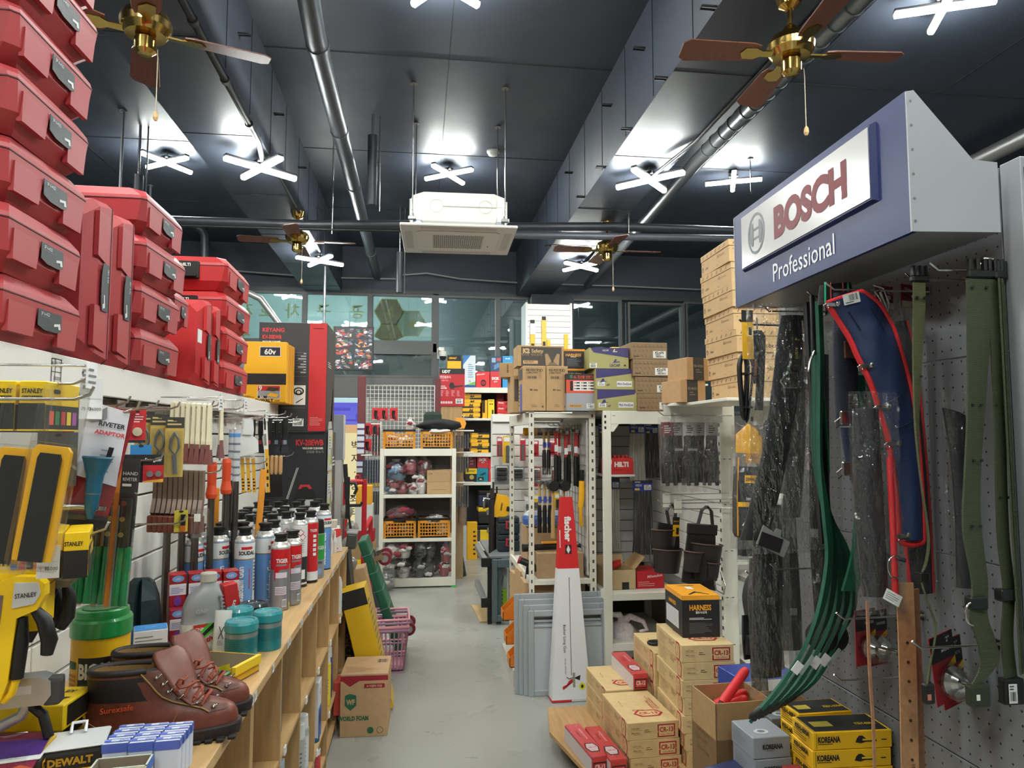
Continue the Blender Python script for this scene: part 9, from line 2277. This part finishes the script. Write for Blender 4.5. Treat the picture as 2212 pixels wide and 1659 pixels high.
carton('tool_carton','red carton with black fan picture on the top back shelf','box',(.84,9.46,SH[0]),(.18,.2,.215),0,mt((214,48,54),.45),deco_mil)
def deco_dck(b,F):f=F['f'];b.txt(f,'DCK',.5,.58,.032,WHITE,.07,maxw=.10);b.txt(f,'공구',.5,.38,.018,WHITE,.02,maxw=.06)
carton('tool_carton','red carton with bold white letters on the top back shelf','box',(1.012,9.46,SH[0]),(.145,.2,.22),0,mt((206,50,54),.45),deco_dck);carton('tool_carton','dark blue carton stacked on the red one with bold letters','box',(1.02,9.46,SH[0]+.2205),(.15,.2,.20),0,mt((44,70,104),.45),lambda b,F:(b.rect(F['f'],.1,.6,.45,.9,mt((150,170,190))),b.poly(F['f'],[(.3,.1),(.8,.3),(.7,.6),(.3,.4)],mt((90,130,170))),b.rect(F['f'],.55,.7,.9,.9,mt((190,70,70)))))
carton('tool_carton','bright blue tall carton with grey tool picture on the top back shelf','box',(1.175,9.46,SH[0]),(.14,.2,.43),0,mt((46,140,196),.45),lambda b,F:(b.poly(F['f'],[(.2,.75),(.35,.78),(.6,.4),(.8,.3),(.7,.25),(.5,.36)],mt((190,200,206))),b.txt(F['f'],'BLUE',.5,.92,.02,WHITE,.02)))
carton('tool_carton','red carton with bold white letters one shelf down','box',(.845,9.45,SH[3]+.182),(.15,.2,.185),0,mt((196,44,48),.45),deco_dck);carton('tool_carton','maroon carton left of the lower bold lettered one','box',(.70,9.48,SH[3]+.177),(.12,.2,.19),0,mt((110,30,38)),lambda b,F:b.lines(F['f'],.3,.2,.7,.8,3,mt((180,120,120))))
carton('tool_carton','black and yellow carton with brass valve picture','box',(.69,9.45,SH[3]),(.15,.2,.176),0,mt((30,30,30)),lambda b,F:(b.rect(F['f'],0,.6,1,1,YEL),b.txt(F['f'],'STANLEY',.5,.82,.020,INK,.03,maxw=.12),b.oval(F['f'],.55,.35,.03,.03,mt((190,160,80),.4),.001)))
carton('tool_carton','teal carton with tool picture beside the brass valve one','box',(.84,9.45,SH[3]),(.15,.2,.18),0,mt((22,130,150),.45),lambda b,F:(b.rect(F['f'],.1,.08,.6,.35,INK),b.txt(F['f'],'8½',.35,.2,.02,WHITE,.03),b.poly(F['f'],[(.2,.5),(.7,.7),(.85,.6),(.5,.45)],mt((16,60,76)))));carton('tool_carton','narrow red carton at the right end of the teal one','box',(.955,9.45,SH[3]),(.07,.2,.30),0,RED,lambda b,F:b.txt(F['f'],'HEPA',.5,.5,.02,WHITE,.03,rot=90))
for i,(x,z,c,lab)in enumerate(((.70,.1905,(60,60,64),'dark tool chest at the bottom left of the back shelves'),(.93,.1905,(226,190,30),'yellow and black tool chest on the bottom back shelf'),(.92,.42,(34,34,36),'black and yellow tool chest stacked on the yellow one'),(.92,.64,(34,40,70),'navy pouch heap on the tool chests'))):
 t=thing('tool_chest',lab,'tool chest',(x,9.5,z));one_box('body',t,(-.13,-.12,0),(.13,.12,.15),mt(c,.5),.015);one_box('lid',t,(-.132,-.122,.152),(.132,.122,.21),BLACK if i!=2 else YEL,.015);one_box('latch',t,(-.025,-.135,.11),(.025,-.121,.18),CHROME,.003)
carton('tool_carton','tall yellow carton standing on the floor beside the back shelves','box',(.69,9.17,0),(.13,.10,.47),0,DWY,lambda b,F:b.lines(F['f'],.6,.1,.9,.8,6,INK,.4));carton('pale_sheet_pack','pale flat panel leaning beside the tall yellow carton','panel',(.55,9.0,0),(.12,.03,.45),0,mt((206,206,202)));carton('brown_board','brown board leaning at the right post of the white rack','board',(.45,8.3,0),(.09,.04,.45),0,mt((150,110,70),.6))
for k in range(3):carton('folded_screen','dark folded panel leaning below the wrapped bundle, %s'%ORD[k],'panel',(.48+.03*k,8.1+.03*k,0),(.02,.2,.38),(0,-.18,0),mt((70,70,74)),None,'dark folded panels')
# white slatted tower with yellow levels
t=thing('slat_tower','white slatted display tower rising behind the racks with yellow levels','display',(1.785,9.62,0));one_box('core',t,(-.325,.005,0),(.325,.4,3.40),WHITE);b=MB();b.box((-.33,-.012,2.2),(-.30,.41,3.42),WHITE,.002);b.box((.30,-.012,2.2),(.33,.41,3.42),WHITE,.002);b.build('edge',t)
for k in range(13):one_box('slat_panel',t,(-.30,-.008,2.36+.08*k),(.30,.004,2.433+.08*k),mt((230,228,222),.45),.002)
for i,(x,z0,z1,w)in enumerate(((1.55,2.3,3.17,.07),(1.71,2.3,3.22,.065),(1.775,2.3,2.90,.05),(2.02,2.3,2.98,.055))):
 t=thing('spirit_level','yellow level on the white slatted tower, %s from the left'%ORD[i],'level',(x,9.585,z0),0,'yellow levels');one_box('body',t,(-w/2,0,0),(w/2,.022,z1-z0-.2 if i<2 else z1-z0),DWY,.003);one_box('vial',t,(-w*.3,-.004,(z1-z0)*.55),(w*.3,.0,(z1-z0)*.62),INK)
 if i<2:b=MB();b.box((-w/2,0,z1-z0-.2),(w/2,.02,z1-z0-.04),PRICE if i==0 else DWY);b.box((-w*.4,0,z1-z0-.05),(w*.4,.02,z1-z0),INK);b.build('header_card',t)
# slatted display behind the narrow rack
sd=thing('slat_display','white slatted display of hanging blister packs behind the narrow rack','shelving',(0,0,0))
for k in range(9):one_box('slat_panel',sd,(.665,6.43,.78+.1*k),(1.60,6.45,.873+.1*k),mt((214,212,206),.45),.002)
one_box('rail',sd,(.665,6.41,1.69),(1.60,6.45,1.76),WHITE,.002);one_box('back_board',sd,(.66,6.452,0),(1.6,6.50,1.76),WHITE)
def bp(lab,x,z,w,h,kind,grp='blister packs on the white slats',tilt=0):
 t=thing('blister_pack',lab,'pack',(x,6.33,z),(0,tilt,0),grp)
 c={'r':(186,40,48),'y':(232,182,30),'g':(130,134,140),'k':(60,60,62),'w':(206,204,198)}[kind[0]]
 b=MB();b.box((-w/2,-.003,-h),(w/2,0,0),mt(c,.45));F=Fr((-w/2,-.0031,-h),(1,0,0),(0,0,1),w,h);b.rect(F,.1,.8,.9,.95,PRICE)
 if kind[1]=='3':
  for k in range(3):b.box((-w*.35,-.03,-h*.75+h*.24*k),(w*.35,-.003,-h*.75+h*.24*k+h*.15),mt((44,46,50)),.003)
 elif kind[1]=='1':b.box((-w*.22,-.02,-h*.98),(w*.22,-.003,-h*.35),mt((84,86,90),.4),.003)
 else:b.box((-w*.36,-.025,-h*.8),(w*.36,-.003,-h*.25),mt((150,34,44)if kind[0]!='y' else(50,48,44),.4),.006)
 b.build('card',t)
 one_box('blister',t,(-w/2,-.035,-h),(w/2,-.001,-h*.05),BLIS,.004)
 one_tube('hook',t,[(0,.10,.01),(0,-.03,.01)],.003,CHROME,5)
for i,(x,z,w,h,k,lab)in enumerate([(.72,1.55,.05,.17,'r1','red capped blade pack at the left of the top slat row'),(.80,1.56,.10,.24,'y1','tall yellow blade pack in the top slat row'),(.93,1.57,.05,.23,'r1','tall red blade pack in the top slat row'),(1.03,1.52,.09,.14,'r2','red bit case pack under the rack beam'),(1.20,1.53,.07,.14,'r2','narrow red bit case pack'),(1.31,1.54,.11,.16,'r2','rounded red bit case pack'),(1.43,1.51,.08,.14,'y2','yellow bit case pack in the top row'),
(.74,1.30,.13,.17,'g3','grey pack of three black sockets'),(.885,1.28,.12,.12,'g3','grey pack with two black sockets'),(1.05,1.28,.09,.17,'r3','red pack of three sockets'),(1.24,1.29,.10,.19,'k2','dark blade case pack, middle row left'),(1.35,1.29,.09,.19,'w2','pale blade case pack, middle row right'),(1.47,1.29,.09,.15,'r2','red pack at the right of the middle row'),
(.97,1.02,.05,.19,'w1','narrow white pack in the lower row'),(1.05,1.04,.09,.20,'y1','yellow blade pack in the lower row'),(1.27,1.05,.11,.22,'y2','large yellow level pack in the lower row'),(1.37,1.04,.08,.18,'g2','grey pack at the right of the lower row')]):bp(lab,x,z,w,h,k)
t=thing('bit_case','yellow bit case tilted on a hook at the lower left of the white slats','case',(.735,6.32,.94),(0,.18,0));one_prism('shell',t,[(-.06,-.10),(.03,-.10),(.07,-.06),(.07,.06),(.03,.10),(-.06,.10)],0,.045,DWY,Fr((0,.0,0),(1,0,0),(0,0,1),1,1));one_box('latch',t,(.045,-.052,-.03),(.075,-.044,.01),INK,.003);b=MB();F=Fr((-.05,-.0455,-.03),(1,0,0),(0,0,1),.08,.06);b.txt(F,'DEWALT',.6,.5,.014,INK,.04,rot=90,maxw=.07);b.build('lettering',t)
# work tables with clamps and cases beside the aisle
WT=mt((84,98,102),.45)
t=thing('work_bench','grey steel work stand folded up beside the narrow rack','bench',(0,0,0))
for(x0,y0,z0,x1,y1,z1)in((.62,5.94,.03,.66,5.98,.535),(.76,5.94,.03,.80,5.98,.535),(.66,5.945,.47,.76,5.975,.535),(.66,5.945,.03,.76,5.975,.08),(.645,5.99,.46,.675,6.9,.52)):one_box('frame_bar',t,(x0,y0,z0),(x1,y1,z1),WT,.003)
for z in(.50,.17):one_box('jaw',t,(.535,5.99,z),(.58,6.75,z+.05),mt((150,154,156),.35,.4),.004);one_box('end_cap',t,(.53,5.97,z-.03),(.615,6.02,z+.045),BLACK,.006)
one_box('leg',t,(.585,5.99,.0),(.62,6.04,.5),BLACK,.003)
b=MB();b.box((.60,5.985,.54),(.80,6.95,.556),mt((120,124,126),.4));b.box((.66,6.0,.0),(.70,6.05,.54),WT);b.box((.72,6.85,0),(.76,6.9,.54),WT);b.build('table_top',t)
carton('chipboard','tan board on the floor under the grey work stand','board',(.57,6.35,0),(.12,.6,.012),.05,mt((190,160,116),.6))
DC=mt((32,42,48))
for k in range(2):
 t=thing('tool_case',('lower' if k==0 else 'upper')+' dark navy tool case with red clasp on the work stand','tool case',(.79,6.28,.557+.15*k),0,'dark tool cases with red clasp');one_box('shell',t,(-.095,-.08,0),(.095,.08,.095),DC,.012);one_box('lid',t,(-.093,-.078,.097),(.093,.078,.145),DC,.012);b=MB();b.box((-.03,-.092,.045),(.03,-.082,.115),mt((170,44,52)),.004);b.box((-.014,-.094,.06),(.014,-.091,.10),DC);b.build('clasp',t)
for k in range(5):t=thing('bar_clamp','black bar clamp standing behind the work stand, %s'%ORD[k],'clamp',(.615+.022*k,6.15+.06*k,.557),(0,0,.2*k),'black bar clamps');one_box('bar',t,(-.008,-.004,0),(.008,.004,.50+.05*(k%3)),(BLACK,mt((60,44,40),.4),DGREY)[k%3]);one_tube('jaw',t,[(0,0,.46),(-.05,-.01,.47),(-.05,-.01,.38)],.010,CHROME if k==0 else BLACK,6)
for k in range(6):carton('green_box','small lime green and white box under the work stand, %s from the bottom'%ORD[k],'box',(.712,6.12,.08+.031*k),(.09,.12,.03),0,mt((130,170,50)),lambda b,F:b.rect(F['f'],.1,.3,.6,.7,mt((70,100,40))),'lime green boxes')
carton('grey_box','grey printed box on the green boxes under the work stand','box',(.712,6.13,.267),(.09,.11,.17),0,mt((150,152,152)),lambda b,F:b.poly(F['f'],[(.3,.1),(.6,.7),(.7,.6),(.5,.1)],mt((90,92,94))))
# between the counter end and the aisle
def deco_wf(b,F):
 f=F['f'];rd=mt((150,30,44),.55);gn=mt((40,100,70),.55)
 b.rect(f,0,.89,1,.97,rd);b.poly(f,[(.05,.89),(.40,.89),(.20,.80)],rd);b.poly(f,[(.10,.66),(.20,.69),(.34,.66),(.34,.50),(.22,.42),(.10,.50)],gn);b.txt(f,'WF',.22,.56,.026,mt((190,160,122),.6),.05,maxw=.045,off=.0018);b.txt(f,'WORLD FOAM',.28,.30,.022,gn,.05,maxw=.155);b.rect(f,.50,.77,.93,.84,rd);b.txt(f,'A 어댑터 타입',.71,.805,.010,mt((226,196,170),.6),.01,off=.0018,maxw=.08);b.oval(f,.64,.10,.017,.017,gn,.001,inner=.0);b.oval(f,.84,.10,.017,.017,gn,.001,inner=.85);b.lines(F['t'],.1,.1,.7,.4,4,rd,.15);b.bars(F['t'],.72,.6,.95,.8,10,INK)
carton('foam_carton','brown foam carton with green shield emblem on the aisle floor','box',(-.265,4.02,0),(.245,.30,.318),-.02,mt((188,152,112),.7,0,'card'),deco_wf)
def lean(name,lab,x,y,w,d,h,ang,m,deco=None,rz=0):return carton(name,lab,'box',(x,y,0),(w,d,h),(0,ang,rz),m,deco)
lean('tool_carton','tall black carton with copper lettering leaning at the counter end',-.375,4.52,.11,.20,.86,-.11,mt((42,40,40)),lambda b,F:b.txt(F['f'],'KYT-300',.5,.32,.045,mt((130,100,70)),.02,rot=78,maxw=.26))
lean('tool_carton','tall yellow carton leaning in front of the pink baskets',-.195,4.30,.14,.20,.70,-.25,mt((220,176,24)),lambda b,F:(b.rect(F['r'],0,0,1,.9,mt((206,170,60))),b.lines(F['r'],.1,.3,.9,.9,12,mt((90,74,30)),.3),b.rect(F['f'],0,.86,1,1,INK)))
lean('brown_carton','tall brown carton leaning behind the yellow one',-.235,4.80,.11,.18,.72,-.22,mt((192,156,112),.7,0,'card'),lambda b,F:(b.txt(F['f'],'CONVERTER',.5,.55,.016,INK,.01,rot=86,maxw=.2),b.lines(F['f'],.25,.2,.7,.4,5,mt((110,84,60),.6))))
t=thing('clear_tub','clear lidded tub with yellow label balanced by the black carton','tub',(-.40,4.46,.88),(0,.1,0));one_box('body',t,(-.03,-.06,0),(.03,.06,.09),mt((60,62,60),.3),.01);one_box('lid',t,(-.032,-.064,.09),(.032,.064,.105),mt((150,152,150),.2),.005)
# green dolly on its end
t=thing('dolly','green plastic platform dolly tipped up on its end, wheels out','dolly',(-.10,5.25,.02),(0,-.34,0));GR=mt((26,92,66))
b=MB();b.box((-.03,-.16,0),(.03,.16,.86),GR,.012)
for k in range(6):b.box((-.032,-.162,.10+.13*k),(.032,.162,.104+.13*k),mt((110,140,126)))
b.build('platform',t)
for z,y in((.70,-.10),(.70,.10),(.18,-.10),(.18,.10)):
 b=MB();b.box((.03,y-.03,z-.04),(.045,y+.03,z+.04),CHROME,.002);b.box((.045,y-.022,z-.015),(.10,y-.018,z+.02),CHROME);b.box((.045,y+.018,z-.015),(.10,y+.022,z+.02),CHROME);cs=b.build('caster',t)
 b=MB();b.X=Matrix.Translation((.105,y,z-.02))@Matrix.Rotation(PI/2,4,'X');b.lathe([(.0,-.014),(.026,-.014),(.026,.014),(.0,.014)],mt((170,172,172),.3,.6),n=18);b.lathe([(.026,-.016),(.045,-.014),(.048,0),(.045,.014),(.026,.016)],mt((120,26,40)),n=22,cap=False);b.build('wheel',cs)
# pink shopping baskets
PK=mt((226,160,170),.45);PU=mt((170,130,160),.45)
def basket(lab,z,m,ent=''):
 t=thing('basket',lab,'basket',(-.165,4.97,z),.04,'stacked pink shopping baskets');b=MB();h,wt,wb,dt,db=.33,.105,.075,.15,.12
 for s_ in(-1,1):
  for k in range(8):
   u=-1+2*k/7;b.box((0,0,0),(0,0,0),m)if 0 else b.tube([(wb*u,s_*db,.02),(wt*u,s_*dt,h-.05)],.0055,m,4);b.tube([(s_*wb,db*u,.02),(s_*wt,dt*u,h-.05)],.0055,m,4)
 for zz,k in((.03,.03),(.12,.33),(.20,.6)):
  w,d=wb+(wt-wb)*k,db+(dt-db)*k;b.tube([(-w,-d,zz),(w,-d,zz),(w,d,zz),(-w,d,zz),(-w,-d,zz)],.006,m,4)
 b.box((-wb,-db,0),(wb,db,.012),m);b.build('body',t)
 b=MB();b.tube([(-wt,-dt,h-.05),(wt,-dt,h-.05),(wt,dt,h-.05),(-wt,dt,h-.05),(-wt,-dt,h-.05)],.012,m,5);b.tube([(-wt-.006,-dt-.006,h),(wt+.006,-dt-.006,h),(wt+.006,dt+.006,h),(-wt-.006,dt+.006,h),(-wt-.006,-dt-.006,h)],.009,m,5);b.build('rim',t)
 return t
basket('lower mauve shopping basket of the stack behind the yellow carton',0,PU);basket('upper pink shopping basket of the stack behind the yellow carton',.022,PK)
# red frame stand, bar clamps, bags of clear fittings
t=thing('metal_stand','red tubular steel stand behind the counter end','stand',(0,0,0));RS=mt((176,26,36),.45)
for p in(((-.43,5.9,0),(-.43,5.9,1.21)),((-.58,5.9,1.19),(-.43,5.9,1.19)),((-.58,5.9,0),(-.58,5.9,1.19)),((-.43,5.9,.80),(-.40,6.25,.86)),((-.40,6.25,0),(-.40,6.25,.86))):one_tube('tube',t,[p[0],p[1]],.02,RS,8)
one_tube('eye',t,[(-.485+.018*math.cos(a),5.9,1.225+.018*math.sin(a))for a in[2*PI*i/12 for i in range(13)]],.005,RS,6)
t=thing('bar_clamp','black bar clamp hanging at the end of the vacuum cartons','clamp',(-.44,4.62,1.02));b=MB();b.tube([(-.02,0,.36),(.0,0,.10),(.0,0,.02)],.014,BLACK,8);b.box((-.02,-.012,.14),(.012,.012,.28),BLACK,.004);b.build('bar',t);b=MB();b.tube([(.0,0,.10),(.08,0,.10),(.09,0,.12)],.010,BLACK,8);b.tube([(.01,0,.24),(.045,0,.24),(.055,0,.20),(.04,0,.17)],.010,BLACK,8);b.build('jaw',t);one_tube('handle',t,[(.005,0,.06),(.02,0,-.04),(.028,0,-.09)],[.006,.008,.011],BLACK,8)
for k in range(7):t=lumpy('clear_bag','clear bag of small fittings hanging past the counter end, %s from the top'%ORD[k],-.455+.03*(k%2),4.72+.05*(k%3),1.02-.11*k,.04,.03,.05,mt((170,166,158),.25,.3,'leather'),40+k,'bag','clear bags of fittings',12,8,.3)
b=MB();b.box((-.49,4.84,.0),(-.48,4.85,1.1),mt((90,88,84)));tag(b.build('display_post'),'grey upright behind the clear bags of fittings','post')
carton('white_box','white and red folded box at the far end of the counter','box',(-.452,4.20,CT),(.05,.04,.13),(0,-.08,.2),mt((216,210,206)),lambda b,F:(b.poly(F['f'],[(.0,.55),(1,.7),(1,1),(.3,1)],mt((206,60,50))),b.lines(F['f'],.2,.1,.8,.2,1,mt((200,90,90)))));carton('white_box','cream card box behind the white and red one','box',(-.50,4.28,CT),(.07,.05,.17),.1,mt((206,198,176),.6))
for k in range(3):t=thing('squeeze_tube','white bottle at the far end of the counter, %s'%ORD[k],'tube',(-.50+.018*k,4.10+.03*k,CT),0,'white bottles at the counter end');one_lathe('body',t,[(.012,0),(.013,.06),(.006,.09),(.004,.12),(.0,.122)],mt((216,212,206),.4),n=10)
# things glimpsed past the vacuum cartons
carton('grey_carton','grey carton with white edge glimpsed behind the green board','box',(-.785,7.2,1.33),(.11,.2,.44),0,mt((110,112,114)),lambda b,F:b.rect(F['r'],0,0,1,1,mt((206,204,200))));b=MB();b.box((-.83,7.1,0),(-.74,7.3,1.329),mt((150,148,144)));tag(b.build('side_cabinet'),'pale cabinet under the grey carton by the door','cabinet');b=MB();b.box((-.83,6.4,.7),(-.745,6.42,1.75),mt((50,110,90)));b.box((-.80,6.4,0),(-.76,6.42,.7),GR);tag(b.build('green_board'),'green board edge just past the vacuum cartons','board')
for k,(x,y,z,w,h,m,lab)in enumerate(((-.52,6.9,0,.16,.42,YEL,'yellow box on the floor behind the red stand'),(-.38,6.8,0,.12,.26,mt((50,52,54)),'dark box on the floor left of the white rack'),(-.50,6.9,.421,.22,.16,mt((160,130,90),.6),'brown box on the yellow one behind the red stand'),(-.50,6.9,.582,.2,.10,mt((150,30,36)),'dark red pack behind the red stand'),(-.50,6.9,.683,.16,.24,mt((206,204,198)),'white box behind the red stand'),(-.50,6.9,.925,.14,.17,mt((226,160,40)),'orange yellow box behind the red stand'))):carton('stock_box',lab,'box',(x,y,z),(w,.2,h),0,m)
